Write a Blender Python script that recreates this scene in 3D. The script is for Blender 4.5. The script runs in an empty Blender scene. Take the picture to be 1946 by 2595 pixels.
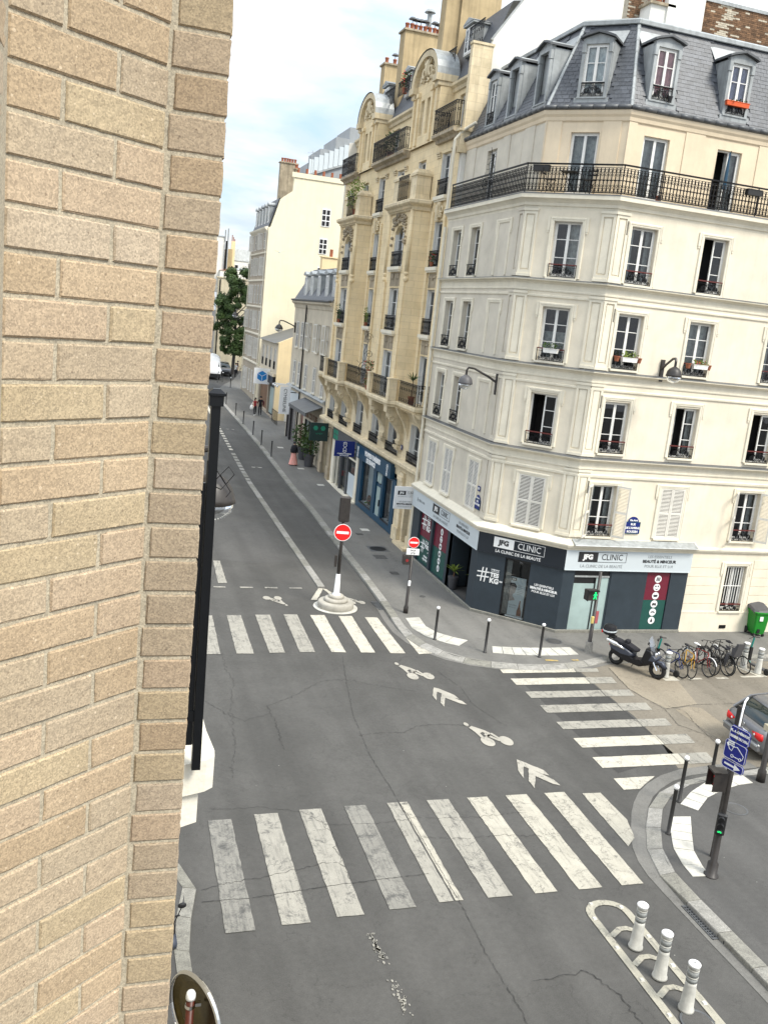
import bpy, bmesh, math, random
from mathutils import Vector, Matrix
from math import sin, cos, pi, radians, sqrt
random.seed(7)
S = bpy.context.scene
COL = S.collection
# ------------------------------------------------------------------ camera, sky, sun, exposure
def setup():
    cd = bpy.data.cameras.new('camera'); cam = bpy.data.objects.new('camera', cd); COL.objects.link(cam); S.camera = cam
    cd.sensor_fit = 'HORIZONTAL'; cd.sensor_width = 36; cd.lens = 36 * 2333.57 / 1946; cd.clip_start = .05; cd.clip_end = 6000
    y, p, r = radians(17.7203), radians(-11.89256), radians(-6.12958)
    f = Vector((sin(y) * cos(p), cos(y) * cos(p), sin(p)))
    rt = Vector((cos(y), -sin(y), 0)); d = -rt.cross(f)
    r2 = rt * cos(r) + d * sin(r); d2 = rt * -sin(r) + d * cos(r)
    m = Matrix((r2, -d2, -f)).transposed().to_4x4(); m.translation = Vector((0, 0, 11)); cam.matrix_world = m
    w = bpy.data.worlds.new('World'); S.world = w; w.use_nodes = True
    nt = w.node_tree; N = nt.nodes; L = nt.links
    for n in list(N): N.remove(n)
    out = N.new('ShaderNodeOutputWorld'); bg = N.new('ShaderNodeBackground'); bg.inputs[1].default_value = .1
    sky = N.new('ShaderNodeTexSky'); sky.sky_type = 'NISHITA'; sky.sun_disc = False
    sky.sun_elevation = radians(52); sky.sun_rotation = radians(148); sky.air_density = 1.0; sky.dust_density = 1.5; sky.ozone_density = 1.0
    tc = N.new('ShaderNodeTexCoord'); sep = N.new('ShaderNodeSeparateXYZ'); L.new(tc.outputs['Generated'], sep.inputs[0])
    # project directions on a cloud layer
    mx = N.new('ShaderNodeMath'); mx.operation = 'MAXIMUM'; L.new(sep.outputs[2], mx.inputs[0]); mx.inputs[1].default_value = .0
    ad = N.new('ShaderNodeMath'); ad.operation = 'ADD'; L.new(mx.outputs[0], ad.inputs[0]); ad.inputs[1].default_value = .16
    dx = N.new('ShaderNodeMath'); dx.operation = 'DIVIDE'; L.new(sep.outputs[0], dx.inputs[0]); L.new(ad.outputs[0], dx.inputs[1])
    dy = N.new('ShaderNodeMath'); dy.operation = 'DIVIDE'; L.new(sep.outputs[1], dy.inputs[0]); L.new(ad.outputs[0], dy.inputs[1])
    cb = N.new('ShaderNodeCombineXYZ'); L.new(dx.outputs[0], cb.inputs[0]); L.new(dy.outputs[0], cb.inputs[1])
    no = N.new('ShaderNodeTexNoise'); no.inputs['Scale'].default_value = 1.15; no.inputs['Detail'].default_value = 9; no.inputs['Roughness'].default_value = .52; no.inputs['Distortion'].default_value = .35
    L.new(cb.outputs[0], no.inputs['Vector'])
    rm = N.new('ShaderNodeValToRGB'); rm.color_ramp.elements[0].position = .34; rm.color_ramp.elements[1].position = .52
    rm.color_ramp.elements[0].color = (0, 0, 0, 1); rm.color_ramp.elements[1].color = (1, 1, 1, 1); L.new(no.outputs[0], rm.inputs[0])
    no2 = N.new('ShaderNodeTexNoise'); no2.inputs['Scale'].default_value = 2.6; no2.inputs['Detail'].default_value = 6; L.new(cb.outputs[0], no2.inputs['Vector'])
    rc = N.new('ShaderNodeValToRGB'); rc.color_ramp.elements[0].position = .35; rc.color_ramp.elements[1].position = .62
    rc.color_ramp.elements[0].color = (3.7, 4.0, 4.35, 1); rc.color_ramp.elements[1].color = (5.2, 5.25, 5.3, 1); L.new(no2.outputs[0], rc.inputs[0])
    sg = N.new('ShaderNodeMixRGB'); sg.inputs[0].default_value = .55; L.new(sky.outputs[0], sg.inputs[1]); sg.inputs[2].default_value = (2.0, 3.1, 4.2, 1)
    mix = N.new('ShaderNodeMixRGB'); L.new(rm.outputs[0], mix.inputs[0]); L.new(sg.outputs[0], mix.inputs[1]); L.new(rc.outputs[0], mix.inputs[2])
    # overcast sky: brighter overhead than at the horizon
    gr = N.new('ShaderNodeMath'); gr.operation = 'MULTIPLY_ADD'; L.new(mx.outputs[0], gr.inputs[0]); gr.inputs[1].default_value = 1.3; gr.inputs[2].default_value = .92
    mg = N.new('ShaderNodeMixRGB'); mg.blend_type = 'MULTIPLY'; mg.inputs[0].default_value = 1; L.new(mix.outputs[0], mg.inputs[1]); L.new(gr.outputs[0], mg.inputs[2])
    L.new(mg.outputs[0], bg.inputs[0]); L.new(bg.outputs[0], out.inputs[0])
    sl = bpy.data.lights.new('sun', 'SUN'); sl.energy = 1.9; sl.angle = radians(18); sl.color = (1, .95, .85)
    so = bpy.data.objects.new('sun', sl); COL.objects.link(so)
    el, az = radians(52), radians(148)   # azimuth from +Y towards +X: behind the camera, to the right
    dirv = Vector((sin(az) * cos(el), cos(az) * cos(el), sin(el)))
    so.rotation_euler = dirv.to_track_quat('Z', 'Y').to_euler(); so.location = (0, 0, 60)
    S.view_settings.view_transform = 'Standard'; S.view_settings.look = 'None'; S.view_settings.gamma = 1
    S.view_settings.use_curve_mapping = False; S.view_settings.exposure = 1.13
    S.cycles.max_bounces = 6; S.cycles.transparent_max_bounces = 12; S.cycles.diffuse_bounces = 3
setup()

# ------------------------------------------------------------------ mesh builder
class MB:
    def __init__(s): s.v = []; s.f = []; s.mi = []; s.cur = 0; s.sm = []; s.smooth = False
    def V(s, p): s.v.append((float(p[0]), float(p[1]), float(p[2]))); return len(s.v) - 1
    def F(s, idx): s.f.append(tuple(idx)); s.mi.append(s.cur); s.sm.append(s.smooth)
    def poly(s, pts): s.F([s.V(p) for p in pts]); return s
    def box(s, x0, x1, y0, y1, z0, z1, taper=0):
        if x1 < x0: x0, x1 = x1, x0
        if y1 < y0: y0, y1 = y1, y0
        if z1 < z0: z0, z1 = z1, z0
        t = taper
        b = [s.V(p) for p in ((x0, y0, z0), (x1, y0, z0), (x1, y1, z0), (x0, y1, z0), (x0 + t, y0 + t, z1), (x1 - t, y0 + t, z1), (x1 - t, y1 - t, z1), (x0 + t, y1 - t, z1))]
        for q in ((0, 3, 2, 1), (4, 5, 6, 7), (0, 1, 5, 4), (1, 2, 6, 5), (2, 3, 7, 6), (3, 0, 4, 7)): s.F([b[i] for i in q])
        return s
    def bbox(s, x0, x1, y0, y1, z0, z1, b=.01):
        """box with chamfered vertical and horizontal front edges (rounded look)"""
        if x1 < x0: x0, x1 = x1, x0
        if y1 < y0: y0, y1 = y1, y0
        r = []
        for z, k in ((z0, b), (z0 + b, 0), (z1 - b, 0), (z1, b)):
            e = b
            ring = [(x0 + k + e, y0 + k), (x1 - k - e, y0 + k), (x1 - k, y0 + k + e), (x1 - k, y1 - k - e), (x1 - k - e, y1 - k), (x0 + k + e, y1 - k), (x0 + k, y1 - k - e), (x0 + k, y0 + k + e)]
            r.append([s.V((p[0], p[1], z)) for p in ring])
        for a in range(3):
            for i in range(8): s.F((r[a][i], r[a][(i + 1) % 8], r[a + 1][(i + 1) % 8], r[a + 1][i]))
        s.F(r[0][::-1]); s.F(r[3]); return s
    def prism(s, pts, z0, z1):
        n = len(pts); a = [s.V((p[0], p[1], z0)) for p in pts]; b = [s.V((p[0], p[1], z1)) for p in pts]
        s.F(a[::-1]); s.F(b)
        for i in range(n): s.F((a[i], a[(i + 1) % n], b[(i + 1) % n], b[i]))
        return s
    def xprism(s, pts, y0, y1):
        """outline in x,z extruded along y"""
        n = len(pts); a = [s.V((p[0], y0, p[1])) for p in pts]; b = [s.V((p[0], y1, p[1])) for p in pts]
        s.F(a); s.F(b[::-1])
        for i in range(n): s.F((a[(i + 1) % n], a[i], b[i], b[(i + 1) % n]))
        return s
    def yprism(s, pts, x0, x1):
        """outline in y,z extruded along x"""
        n = len(pts); a = [s.V((x0, p[0], p[1])) for p in pts]; b = [s.V((x1, p[0], p[1])) for p in pts]
        s.F(a[::-1]); s.F(b)
        for i in range(n): s.F((a[i], a[(i + 1) % n], b[(i + 1) % n], b[i]))
        return s
    def tube(s, pts, r, n=6, closed=False, r2=None):
        P = [Vector(p) for p in pts]; m = len(P); rings = []
        up = None
        for i in range(m):
            if closed: t = P[(i + 1) % m] - P[i - 1]
            else: t = P[min(i + 1, m - 1)] - P[max(i - 1, 0)]
            if t.length < 1e-9: t = Vector((0, 0, 1))
            t.normalize()
            if up is None or abs(up.dot(t)) > .95:
                up = Vector((0, 0, 1)) if abs(t.z) < .9 else Vector((0, 1, 0))
            a = t.cross(up).normalized(); b = a.cross(t).normalized(); up = b
            rr = r if r2 is None else r + (r2 - r) * i / max(1, m - 1)
            rings.append([s.V(P[i] + (a * cos(2 * pi * k / n + pi / n) + b * sin(2 * pi * k / n + pi / n)) * rr) for k in range(n)])
        for i in range(m if closed else m - 1):
            A, B = rings[i], rings[(i + 1) % m]
            for k in range(n): s.F((A[k], A[(k + 1) % n], B[(k + 1) % n], B[k]))
        if not closed: s.F(rings[0][::-1]); s.F(rings[-1])
        return s
    def lathe(s, prof, n=16, c=(0, 0, 0), a0=0, a1=2 * pi, axis='z', cap=True):
        full = abs(a1 - a0 - 2 * pi) < 1e-6; cnt = n if full else n + 1; rings = []
        for r, h in prof:
            ring = []
            for k in range(cnt):
                a = a0 + (a1 - a0) * k / n
                p = (r * cos(a), r * sin(a), h)
                if axis == 'y': p = (p[0], h, p[1])
                if axis == 'x': p = (h, p[0], p[1])
                ring.append(s.V((c[0] + p[0], c[1] + p[1], c[2] + p[2])))
            rings.append(ring)
        for i in range(len(rings) - 1):
            for k in range(n if full else n):
                k2 = (k + 1) % cnt
                s.F((rings[i][k], rings[i][k2], rings[i + 1][k2], rings[i + 1][k]))
        if cap and full:
            s.F(rings[0][::-1]); s.F(rings[-1])
        return s
    def sphere(s, c, r, n=12, m=8, sc=(1, 1, 1), z0=-1, z1=1):
        prof = []
        for i in range(m + 1):
            t = math.asin(z0) + (math.asin(z1) - math.asin(z0)) * i / m
            prof.append((max(1e-4, cos(t)) * r, sin(t) * r))
        st = len(s.v); s.lathe(prof, n, (0, 0, 0))
        for i in range(st, len(s.v)):
            v = s.v[i]; s.v[i] = (c[0] + v[0] * sc[0], c[1] + v[1] * sc[1], c[2] + v[2] * sc[2])
        return s
    def sweep(s, path, prof, closed=False):
        """path: plan polyline (x,y), outward on its right-hand side; prof: (outward offset, z)"""
        n = len(path); nor = []
        for i in range(n):
            ds = []
            if i > 0 or closed: a = path[i - 1]; b = path[i]; ds.append(Vector((b[0] - a[0], b[1] - a[1])).normalized())
            if i < n - 1 or closed: a = path[i]; b = path[(i + 1) % n]; ds.append(Vector((b[0] - a[0], b[1] - a[1])).normalized())
            ns = [Vector((d.y, -d.x)) for d in ds]
            if len(ns) == 2:
                h = (ns[0] + ns[1]); h.normalize(); k = 1 / max(.3, h.dot(ns[0])); nor.append(h * k)
            else: nor.append(ns[0])
        R = [[s.V((path[i][0] + nor[i].x * d, path[i][1] + nor[i].y * d, z)) for d, z in prof] for i in range(n)]
        m = len(prof)
        for i in range(n if closed else n - 1):
            for j in range(m - 1): s.F((R[i][j], R[(i + 1) % n][j], R[(i + 1) % n][j + 1], R[i][j + 1]))
        if not closed: s.F(R[0]); s.F(R[-1][::-1])
        return s
    def torus(s, c, R_, r, n=12, m=4, axis='y', a0=0, a1=2 * pi):
        pts = []
        full = abs(a1 - a0 - 2 * pi) < 1e-6
        for k in range(n if full else n + 1):
            a = a0 + (a1 - a0) * k / n
            p = {'y': (R_ * cos(a), 0, R_ * sin(a)), 'x': (0, R_ * cos(a), R_ * sin(a)), 'z': (R_ * cos(a), R_ * sin(a), 0)}[axis]
            pts.append((c[0] + p[0], c[1] + p[1], c[2] + p[2]))
        return s.tube(pts, r, m, closed=full)
    def xf(s, M, st=0):
        for i in range(st, len(s.v)): s.v[i] = tuple(M @ Vector(s.v[i]))
        return s
    def mesh(s, name, mats):
        me = bpy.data.meshes.new(name); me.from_pydata(s.v, [], s.f)
        if not isinstance(mats, (list, tuple)): mats = [mats]
        for m in mats: me.materials.append(m)
        if len(mats) > 1:
            for i, p in enumerate(me.polygons): p.material_index = s.mi[i]
        if any(s.sm):
            for i, p in enumerate(me.polygons): p.use_smooth = s.sm[i]
        me.update(); return me

def link(name, data, parent=None, loc=(0, 0, 0), rz=0, kind=None, label=None, cat=None, group=None):
    o = bpy.data.objects.new(name, data); COL.objects.link(o)
    o.location = loc; o.rotation_euler = (0, 0, rz)
    if parent: o.parent = parent
    if kind: o['kind'] = kind
    if label: o['label'] = label
    if cat: o['category'] = cat
    if group: o['group'] = group
    return o
def obj(name, mb, mat, parent=None, **k): return link(name, mb.mesh(name, mat), parent, **k)
def thing(name, label, cat, loc=(0, 0, 0), rz=0, group=None): return link(name, None, None, loc, rz, None, label, cat, group)
def copy_tree(o, parent=None):
    c = o.copy(); COL.objects.link(c); c.parent = parent
    for ch in [x for x in o.children]: copy_tree(ch, c)
    return c
def clone(o, loc, rz=None, label=None, group=None):
    c = copy_tree(o); c.location = loc
    if rz is not None: c.rotation_euler = (0, 0, rz)
    if label: c['label'] = label
    if group: c['group'] = group
    return c

# ------------------------------------------------------------------ materials
def nd(nt, t, **k):
    n = nt.nodes.new(t)
    for a, b in k.items(): setattr(n, a, b)
    return n
def mat(name, col, rough=.8, var=.12, scale=6, col2=None, bump=0, bscale=None, metal=0, spec=.5, emit=None, estr=1, streak=0, alpha=1, coat=0, stain=0, speck=0, coords='Position', split=.5):
    m = bpy.data.materials.new(name); m.use_nodes = True; nt = m.node_tree; L = nt.links
    b = nt.nodes['Principled BSDF']; b.inputs['Roughness'].default_value = rough; b.inputs['Metallic'].default_value = metal
    b.inputs['Specular IOR Level'].default_value = spec
    if coat: b.inputs['Coat Weight'].default_value = coat; b.inputs['Coat Roughness'].default_value = .05
    if alpha < 1: b.inputs['Alpha'].default_value = alpha
    if emit: b.inputs['Emission Color'].default_value = (*emit, 1); b.inputs['Emission Strength'].default_value = estr
    c = (*col, 1); b.inputs['Base Color'].default_value = c
    if var or bump or col2:
        if coords == 'Position': vec = nd(nt, 'ShaderNodeNewGeometry').outputs['Position']
        else: vec = nd(nt, 'ShaderNodeTexCoord').outputs[coords]
        n = nd(nt, 'ShaderNodeTexNoise'); n.inputs['Scale'].default_value = scale; n.inputs['Detail'].default_value = 6; n.inputs['Roughness'].default_value = .62; L.new(vec, n.inputs['Vector'])
        r = nd(nt, 'ShaderNodeValToRGB'); L.new(n.outputs[0], r.inputs[0])
        c2 = col2 if col2 else tuple(x * (1 - var * 1.6) for x in col); c1 = col if col2 else tuple(min(1, x * (1 + var * .7)) for x in col)
        r.color_ramp.elements[0].position = .5 - split * .4; r.color_ramp.elements[1].position = .5 + split * .4
        r.color_ramp.elements[0].color = (*c2, 1); r.color_ramp.elements[1].color = (*c1, 1)
        last = r.outputs[0]
        if stain:
            n3 = nd(nt, 'ShaderNodeTexNoise'); n3.inputs['Scale'].default_value = .55; n3.inputs['Detail'].default_value = 8; n3.inputs['Roughness'].default_value = .7; L.new(vec, n3.inputs['Vector'])
            r3 = nd(nt, 'ShaderNodeValToRGB'); r3.color_ramp.elements[0].position = .34; r3.color_ramp.elements[1].position = .56
            r3.color_ramp.elements[0].color = (1 - stain, 1 - stain, 1 - stain * 1.05, 1); L.new(n3.outputs[0], r3.inputs[0])
            mm = nd(nt, 'ShaderNodeMixRGB', blend_type='MULTIPLY'); mm.inputs[0].default_value = 1; L.new(last, mm.inputs[1]); L.new(r3.outputs[0], mm.inputs[2]); last = mm.outputs[0]
        if streak:
            mp = nd(nt, 'ShaderNodeMapping'); mp.inputs['Scale'].default_value = (7, 7, .35); L.new(vec, mp.inputs[0])
            n4 = nd(nt, 'ShaderNodeTexNoise'); n4.inputs['Scale'].default_value = 1; n4.inputs['Detail'].default_value = 5; L.new(mp.outputs[0], n4.inputs['Vector'])
            r4 = nd(nt, 'ShaderNodeValToRGB'); r4.color_ramp.elements[0].position = .33; r4.color_ramp.elements[1].position = .55
            r4.color_ramp.elements[0].color = (1 - streak, 1 - streak, 1 - streak, 1); L.new(n4.outputs[0], r4.inputs[0])
            mm = nd(nt, 'ShaderNodeMixRGB', blend_type='MULTIPLY'); mm.inputs[0].default_value = 1; L.new(last, mm.inputs[1]); L.new(r4.outputs[0], mm.inputs[2]); last = mm.outputs[0]
        if speck:
            v = nd(nt, 'ShaderNodeTexVoronoi'); v.inputs['Scale'].default_value = speck; L.new(vec, v.inputs['Vector'])
            r5 = nd(nt, 'ShaderNodeValToRGB'); r5.color_ramp.elements[0].position = .0; r5.color_ramp.elements[1].position = 1
            r5.color_ramp.elements[0].color = (.55, .55, .55, 1); r5.color_ramp.elements[1].color = (1.45, 1.45, 1.4, 1)
            sv = nd(nt, 'ShaderNodeSeparateColor'); L.new(v.outputs['Color'], sv.inputs[0]); L.new(sv.outputs[0], r5.inputs[0])
            mm = nd(nt, 'ShaderNodeMixRGB', blend_type='MULTIPLY'); mm.inputs[0].default_value = .55; L.new(last, mm.inputs[1]); L.new(r5.outputs[0], mm.inputs[2]); last = mm.outputs[0]
        L.new(last, b.inputs['Base Color'])
        if bump:
            n2 = nd(nt, 'ShaderNodeTexNoise'); n2.inputs['Scale'].default_value = bscale or scale * 6; n2.inputs['Detail'].default_value = 5; L.new(vec, n2.inputs['Vector'])
            bu = nd(nt, 'ShaderNodeBump'); bu.inputs['Strength'].default_value = bump; bu.inputs['Distance'].default_value = .02; L.new(n2.outputs[0], bu.inputs['Height']); L.new(bu.outputs[0], b.inputs['Normal'])
    return m
def ashlar(m, w=.62, h=.33, dark=.84, g=.012):
    # faint block joints on dressed stone: running coordinate along the wall, z up
    nt = m.node_tree; L = nt.links; b = nt.nodes['Principled BSDF']; src = b.inputs['Base Color'].links[0].from_socket
    sp = nd(nt, 'ShaderNodeSeparateXYZ'); L.new(nd(nt, 'ShaderNodeNewGeometry').outputs['Position'], sp.inputs[0]); ad = nd(nt, 'ShaderNodeMath', operation='ADD'); L.new(sp.outputs[0], ad.inputs[0]); L.new(sp.outputs[1], ad.inputs[1]); cb = nd(nt, 'ShaderNodeCombineXYZ'); L.new(ad.outputs[0], cb.inputs[0]); L.new(sp.outputs[2], cb.inputs[1])
    t = nd(nt, 'ShaderNodeTexBrick'); t.inputs['Scale'].default_value = 1; t.inputs['Brick Width'].default_value = w; t.inputs['Row Height'].default_value = h; t.inputs['Mortar Size'].default_value = g; t.inputs['Color1'].default_value = (1, 1, 1, 1); t.inputs['Color2'].default_value = (.93, .92, .89, 1); t.inputs['Mortar'].default_value = (dark, dark * .98, dark * .95, 1); L.new(cb.outputs[0], t.inputs['Vector'])
    mm = nd(nt, 'ShaderNodeMixRGB', blend_type='MULTIPLY'); mm.inputs[0].default_value = 1; L.new(src, mm.inputs[1]); L.new(t.outputs[0], mm.inputs[2]); L.new(mm.outputs[0], b.inputs['Base Color'])
def hue_by_object(m, amt=.35, sat=0):
    """give each object its own shade"""
    nt = m.node_tree; L = nt.links; b = nt.nodes['Principled BSDF']; src = b.inputs['Base Color'].links[0].from_socket if b.inputs['Base Color'].links else None
    oi = nd(nt, 'ShaderNodeObjectInfo'); r = nd(nt, 'ShaderNodeMapRange'); r.inputs[3].default_value = 1 - amt; r.inputs[4].default_value = 1 + amt * .7
    L.new(oi.outputs['Random'], r.inputs[0]); cc = nd(nt, 'ShaderNodeCombineXYZ')
    L.new(r.outputs[0], cc.inputs[0]); L.new(r.outputs[0], cc.inputs[1])
    if sat:
        r2 = nd(nt, 'ShaderNodeMath'); r2.operation = 'MULTIPLY_ADD'; L.new(r.outputs[0], r2.inputs[0]); r2.inputs[1].default_value = 1 + sat; r2.inputs[2].default_value = -sat; L.new(r2.outputs[0], cc.inputs[2])
    else: L.new(r.outputs[0], cc.inputs[2])
    mm = nd(nt, 'ShaderNodeMixRGB', blend_type='MULTIPLY'); mm.inputs[0].default_value = 1
    if src: L.new(src, mm.inputs[1])
    else: mm.inputs[1].default_value = b.inputs['Base Color'].default_value
    L.new(cc.outputs[0], mm.inputs[2]); L.new(mm.outputs[0], b.inputs['Base Color']); return m
def glassmat(name, tint=(.9, .95, .95), refl=.12, dark=0):
    m = bpy.data.materials.new(name); m.use_nodes = True; nt = m.node_tree; L = nt.links
    for n in list(nt.nodes): nt.nodes.remove(n)
    o = nd(nt, 'ShaderNodeOutputMaterial'); t = nd(nt, 'ShaderNodeBsdfTransparent'); t.inputs[0].default_value = (*tint, 1)
    g = nd(nt, 'ShaderNodeBsdfGlossy'); g.inputs['Roughness'].default_value = .02; g.inputs[0].default_value = (.9, .93, .97, 1)
    fr = nd(nt, 'ShaderNodeFresnel'); fr.inputs[0].default_value = 1.5; a = nd(nt, 'ShaderNodeMath', operation='ADD'); a.inputs[1].default_value = refl; L.new(fr.outputs[0], a.inputs[0])
    geo = nd(nt, 'ShaderNodeNewGeometry'); no = nd(nt, 'ShaderNodeTexNoise'); no.inputs['Scale'].default_value = 1.3; L.new(geo.outputs['Position'], no.inputs['Vector'])
    bu = nd(nt, 'ShaderNodeBump'); bu.inputs['Strength'].default_value = .15; bu.inputs['Distance'].default_value = .05; L.new(no.outputs[0], bu.inputs['Height']); L.new(bu.outputs[0], g.inputs['Normal'])
    mi = nd(nt, 'ShaderNodeMixShader'); L.new(a.outputs[0], mi.inputs[0]); L.new(t.outputs[0], mi.inputs[1]); L.new(g.outputs[0], mi.inputs[2]); L.new(mi.outputs[0], o.inputs[0]); return m
def asphalt(name, col, patch, crack=.22, grain=.25, crackscale=.35):
    m = bpy.data.materials.new(name); m.use_nodes = True; nt = m.node_tree; L = nt.links; b = nt.nodes['Principled BSDF']
    b.inputs['Roughness'].default_value = .88; b.inputs['Specular IOR Level'].default_value = .25
    vec = nd(nt, 'ShaderNodeNewGeometry').outputs['Position']
    def noise(sc, de=5, ro=.6, dist=0):
        n = nd(nt, 'ShaderNodeTexNoise'); n.inputs['Scale'].default_value = sc; n.inputs['Detail'].default_value = de; n.inputs['Roughness'].default_value = ro; n.inputs['Distortion'].default_value = dist; L.new(vec, n.inputs['Vector']); return n.outputs[0]
    def ramp(i, a, b_, ca, cb):
        r = nd(nt, 'ShaderNodeValToRGB'); r.color_ramp.elements[0].position = a; r.color_ramp.elements[1].position = b_; r.color_ramp.elements[0].color = (*ca, 1); r.color_ramp.elements[1].color = (*cb, 1); L.new(i, r.inputs[0]); return r.outputs[0]
    def mul(a, b_, f=1):
        mm = nd(nt, 'ShaderNodeMixRGB', blend_type='MULTIPLY'); mm.inputs[0].default_value = f; L.new(a, mm.inputs[1]); L.new(b_, mm.inputs[2]); return mm.outputs[0]
    c = ramp(noise(.35, 7, .65, .4), .36, .62, col, patch)
    g = ramp(noise(60, 3, .7), .3, .7, (1 - grain,) * 3, (1 + grain,) * 3); c = mul(c, g)
    g = ramp(noise(9, 4, .7), .35, .65, (.93,) * 3, (1.06,) * 3); c = mul(c, g)
    st = nd(nt, 'ShaderNodeMapping'); st.inputs['Scale'].default_value = (1.1, .06, 1); L.new(vec, st.inputs[0])
    n5 = nd(nt, 'ShaderNodeTexNoise'); n5.inputs['Scale'].default_value = 1.3; n5.inputs['Detail'].default_value = 4; L.new(st.outputs[0], n5.inputs['Vector'])
    c = mul(c, ramp(n5.outputs[0], .35, .62, (.9,) * 3, (1.07,) * 3))
    # meandering cracks: thin level lines of distorted noise, only where another noise allows
    n6 = noise(crackscale, 9, .62, .3); s1 = nd(nt, 'ShaderNodeMath', operation='SUBTRACT'); s1.inputs[1].default_value = .5; L.new(n6, s1.inputs[0]); a1 = nd(nt, 'ShaderNodeMath', operation='ABSOLUTE'); L.new(s1.outputs[0], a1.inputs[0])
    ck = ramp(a1.outputs[0], .0012, .0035, (1 - crack,) * 3, (1, 1, 1)); c = mul(c, ck)
    n7 = noise(crackscale * 2.3, 8, .6, .2); s2 = nd(nt, 'ShaderNodeMath', operation='SUBTRACT'); s2.inputs[1].default_value = .46; L.new(n7, s2.inputs[0]); a2 = nd(nt, 'ShaderNodeMath', operation='ABSOLUTE'); L.new(s2.outputs[0], a2.inputs[0])
    ck2 = ramp(a2.outputs[0], .0012, .004, (1 - crack * .8,) * 3, (1, 1, 1)); msk = ramp(noise(.22, 2), .52, .58, (0, 0, 0), (1, 1, 1))
    mm = nd(nt, 'ShaderNodeMixRGB', blend_type='MULTIPLY'); L.new(msk, mm.inputs[0]); L.new(c, mm.inputs[1]); L.new(ck2, mm.inputs[2]); c = mm.outputs[0]
    # bright specks of litter / gum
    v = nd(nt, 'ShaderNodeTexVoronoi'); v.inputs['Scale'].default_value = 1.3; L.new(vec, v.inputs['Vector']); sp = ramp(v.outputs['Distance'], .012, .02, (1, 1, 1), (0, 0, 0))
    m3 = nd(nt, 'ShaderNodeMixRGB'); L.new(sp, m3.inputs[0]); L.new(c, m3.inputs[1]); m3.inputs[2].default_value = (.34, .33, .3, 1); c = m3.outputs[0]
    L.new(c, b.inputs['Base Color'])
    bu = nd(nt, 'ShaderNodeBump'); bu.inputs['Strength'].default_value = .35; bu.inputs['Distance'].default_value = .01; L.new(noise(70, 3, .7), bu.inputs['Height']); L.new(bu.outputs[0], b.inputs['Normal'])
    return m
def paint(name, col, under, wear, sc=3.0):
    """road paint worn through to the asphalt, with cracks"""
    m = bpy.data.materials.new(name); m.use_nodes = True; nt = m.node_tree; L = nt.links; b = nt.nodes['Principled BSDF']; b.inputs['Roughness'].default_value = .7
    vec = nd(nt, 'ShaderNodeNewGeometry').outputs['Position']
    def noise(s_, de=6, ro=.65, v=None, dist=0):
        n = nd(nt, 'ShaderNodeTexNoise'); n.inputs['Scale'].default_value = s_; n.inputs['Detail'].default_value = de; n.inputs['Roughness'].default_value = ro; n.inputs['Distortion'].default_value = dist; L.new(v or vec, n.inputs['Vector']); return n.outputs[0]
    def ramp(i, a, b_, ca, cb):
        r = nd(nt, 'ShaderNodeValToRGB'); r.color_ramp.elements[0].position = a; r.color_ramp.elements[1].position = b_; r.color_ramp.elements[0].color = (*ca, 1); r.color_ramp.elements[1].color = (*cb, 1); L.new(i, r.inputs[0]); return r.outputs[0]
    base = ramp(noise(2.2, 7, .7), .3, .7, tuple(x * .8 for x in col), tuple(min(1, x * 1.06) for x in col))
    st = nd(nt, 'ShaderNodeMapping'); st.inputs['Rotation'].default_value = (0, 0, .35); st.inputs['Scale'].default_value = (9, .8, 1); L.new(vec, st.inputs[0])
    w1 = ramp(noise(1.5, 8, .75, st.outputs[0]), .5 - .5 * wear, .5 + .34 - .25 * wear, (.0,) * 3, (1,) * 3) if False else None
    w = ramp(noise(sc, 10, .78, dist=.3), .30 + .24 * wear - .06, .30 + .24 * wear + .05, (0, 0, 0), (1, 1, 1))
    w2 = ramp(noise(1.4, 8, .75, st.outputs[0]), .24 + .2 * wear, .42 + .16 * wear, (.35,) * 3, (1, 1, 1))
    fr = ramp(noise(45, 4, .8), .28, .5 + .2 * wear, (.62 - .2 * wear,) * 3, (1, 1, 1))
    n6 = noise(1.1, 10, .66, dist=.4); s1 = nd(nt, 'ShaderNodeMath', operation='SUBTRACT'); s1.inputs[1].default_value = .5; L.new(n6, s1.inputs[0]); a1 = nd(nt, 'ShaderNodeMath', operation='ABSOLUTE'); L.new(s1.outputs[0], a1.inputs[0])
    ck = ramp(a1.outputs[0], .002, .007, (.1,) * 3, (1, 1, 1))
    f = w
    for q in (w2, fr, ck):
        mm = nd(nt, 'ShaderNodeMixRGB', blend_type='MULTIPLY'); mm.inputs[0].default_value = 1; L.new(f, mm.inputs[1]); L.new(q, mm.inputs[2]); f = mm.outputs[0]
    mx = nd(nt, 'ShaderNodeMixRGB'); L.new(f, mx.inputs[0]); mx.inputs[1].default_value = (*under, 1); L.new(base, mx.inputs[2]); L.new(mx.outputs[0], b.inputs['Base Color']); return m

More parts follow.
